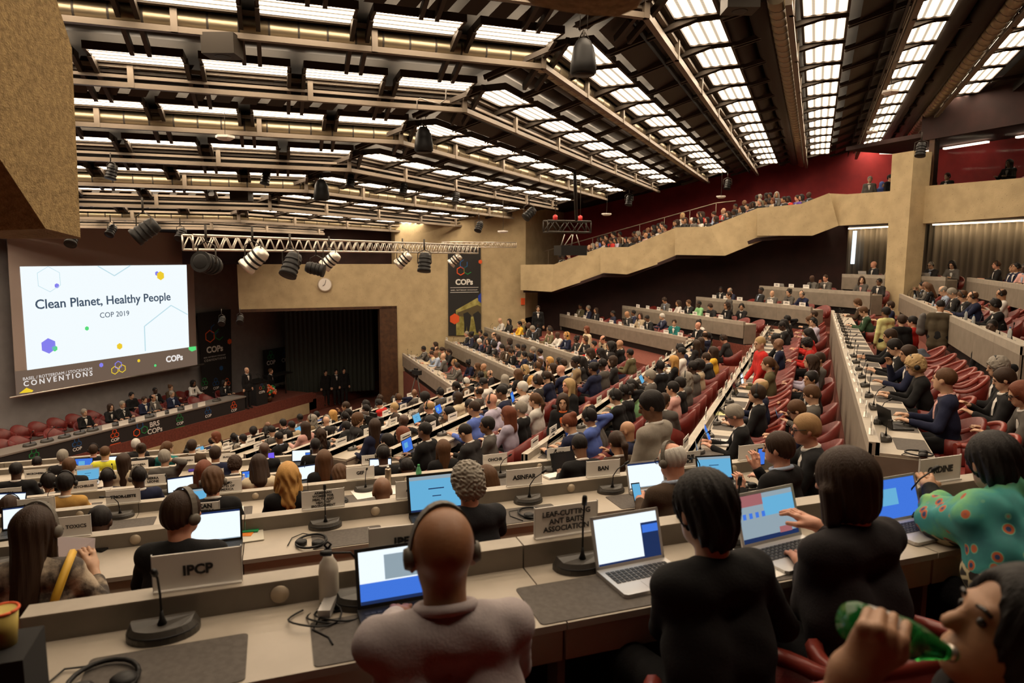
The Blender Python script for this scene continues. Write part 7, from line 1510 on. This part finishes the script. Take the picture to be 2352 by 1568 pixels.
# --- build: the largest 300 one by one, the remaining far heads as one crowd
_ord = sorted(range(len(PERSONS)), key=lambda i: float((PERSONS[i][1]+UP*1.2-CAM) @ _fw))
named = set(i for i in _ord if PERSONS[i][3]); solo = [i for i in _ord if i in named]
for i in _ord:
    if len(solo) >= 288: break
    if i not in named: solo.append(i)
solo = set(solo); groups = {}
for i, q in enumerate(PERSONS): groups.setdefault((q[4], q[5]), []).append(i)
for (key, back), ids in groups.items():
    if key is None: continue
    r = ROWS.get(key); ids.sort(key=lambda i: PERSONS[i][6], reverse=bool(r is not None and (r.t @ NF < -.9 or key == 'T')))
    for j, i in enumerate(ids):
        if PERSONS[i][3] is None and i in solo:
            q = list(PERSONS[i]); where = '%s %s, %s%s' % (ordn(j+1), 'from left' if key[0] in 'NPTG' else 'from near end', r.short if r is not None else 'gallery', ' rear' if back else ''); q[3] = look_words(q[7])+', '+where; PERSONS[i] = tuple(q)
cg = {}
for o, r, s_, (w_, bk) in CHL: cg.setdefault((r.key, bk), []).append((s_, o, w_))
for (key, bk), L_ in cg.items():
    L_.sort(key=lambda q: q[0], reverse=bool(ROWS[key].t @ NF < -.9))
    for j, (s_, o, w_) in enumerate(L_): o['label'] = '%s red chair, %s %s, %s%s' % (w_, ordn(j+1), 'from left' if key[0] in 'NPT' else 'from near end', ROWS[key].short, ' rear seats' if bk else '')
for i, q in enumerate(PERSONS):
    if i in solo: person(q[0], tuple(q[1]), q[2], q[3], scale=q[8], group='seated delegates' if q[4] else 'people standing', **q[7])
rest = [PERSONS[i] for i in range(len(PERSONS)) if i not in solo]
if rest:
    vm = mat('crowd_colours', rough=.85); n, l, b_ = nodes(vm); at_ = n.new('ShaderNodeAttribute'); at_.attribute_name = 'tint'; l.new(at_.outputs['Color'], b_.inputs['Base Color'])
    VS, FS, CS, off = [], [], [], 0
    def grab(me, M, c, names=None):
        global off
        n_ = len(me.vertices); a = np.empty(n_*3); me.vertices.foreach_get('co', a); a = np.c_[a.reshape(-1, 3), np.ones(n_)] @ np.array(M).T
        VS.append(a[:, :3]); CS.append(np.tile(np.array([*c[:3], 1.]), (n_, 1)))
        ls = np.empty(len(me.loops), np.int32); me.loops.foreach_get('vertex_index', ls); st = np.empty(len(me.polygons), np.int32); me.polygons.foreach_get('loop_total', st); k = 0
        for t_ in st: FS.append((ls[k:k+t_]+off).tolist()); k += t_
        off += n_
    LOW = {}
    for f_, p_, rt2, lb, key, back, s_, kw, sc_ in rest:
        M = Matrix.Translation(Vector(p_)) @ Matrix.Rotation(rt2, 4, 'Z') @ Matrix.Scale(sc_, 4); P_ = f_['P']
        if id(f_) not in LOW: LOW[id(f_)] = figure(P_, .034)
        lo_ = LOW[id(f_)]
        grab(lo_['body'], M, SK[kw['sk']] if 'sk' in kw else SK['light']); grab(lo_['jacket'], M, C[kw['top']]); grab(lo_['trousers'], M, C['black'])
        if kw.get('shirt'): grab(lo_['shirt'], M, C[kw['shirt']])
        if kw.get('hairstyle'): grab(get_hair(kw['hairstyle']), M @ P_.headM(), HC[kw['hc']])
    me = bpy.data.meshes.new('distant_crowd'); me.from_pydata(np.concatenate(VS).tolist(), [], FS); me.materials.append(vm); ca = me.color_attributes.new('tint', 'FLOAT_COLOR', 'POINT'); ca.data.foreach_set('color', np.concatenate(CS).ravel()); me.polygons.foreach_set('use_smooth', [True]*len(me.polygons)); me.update()
    o = link('distant_crowd', me); o['kind'] = 'stuff'; tag(o, 'most distant seated delegates along the gallery and far desks', 'crowd')
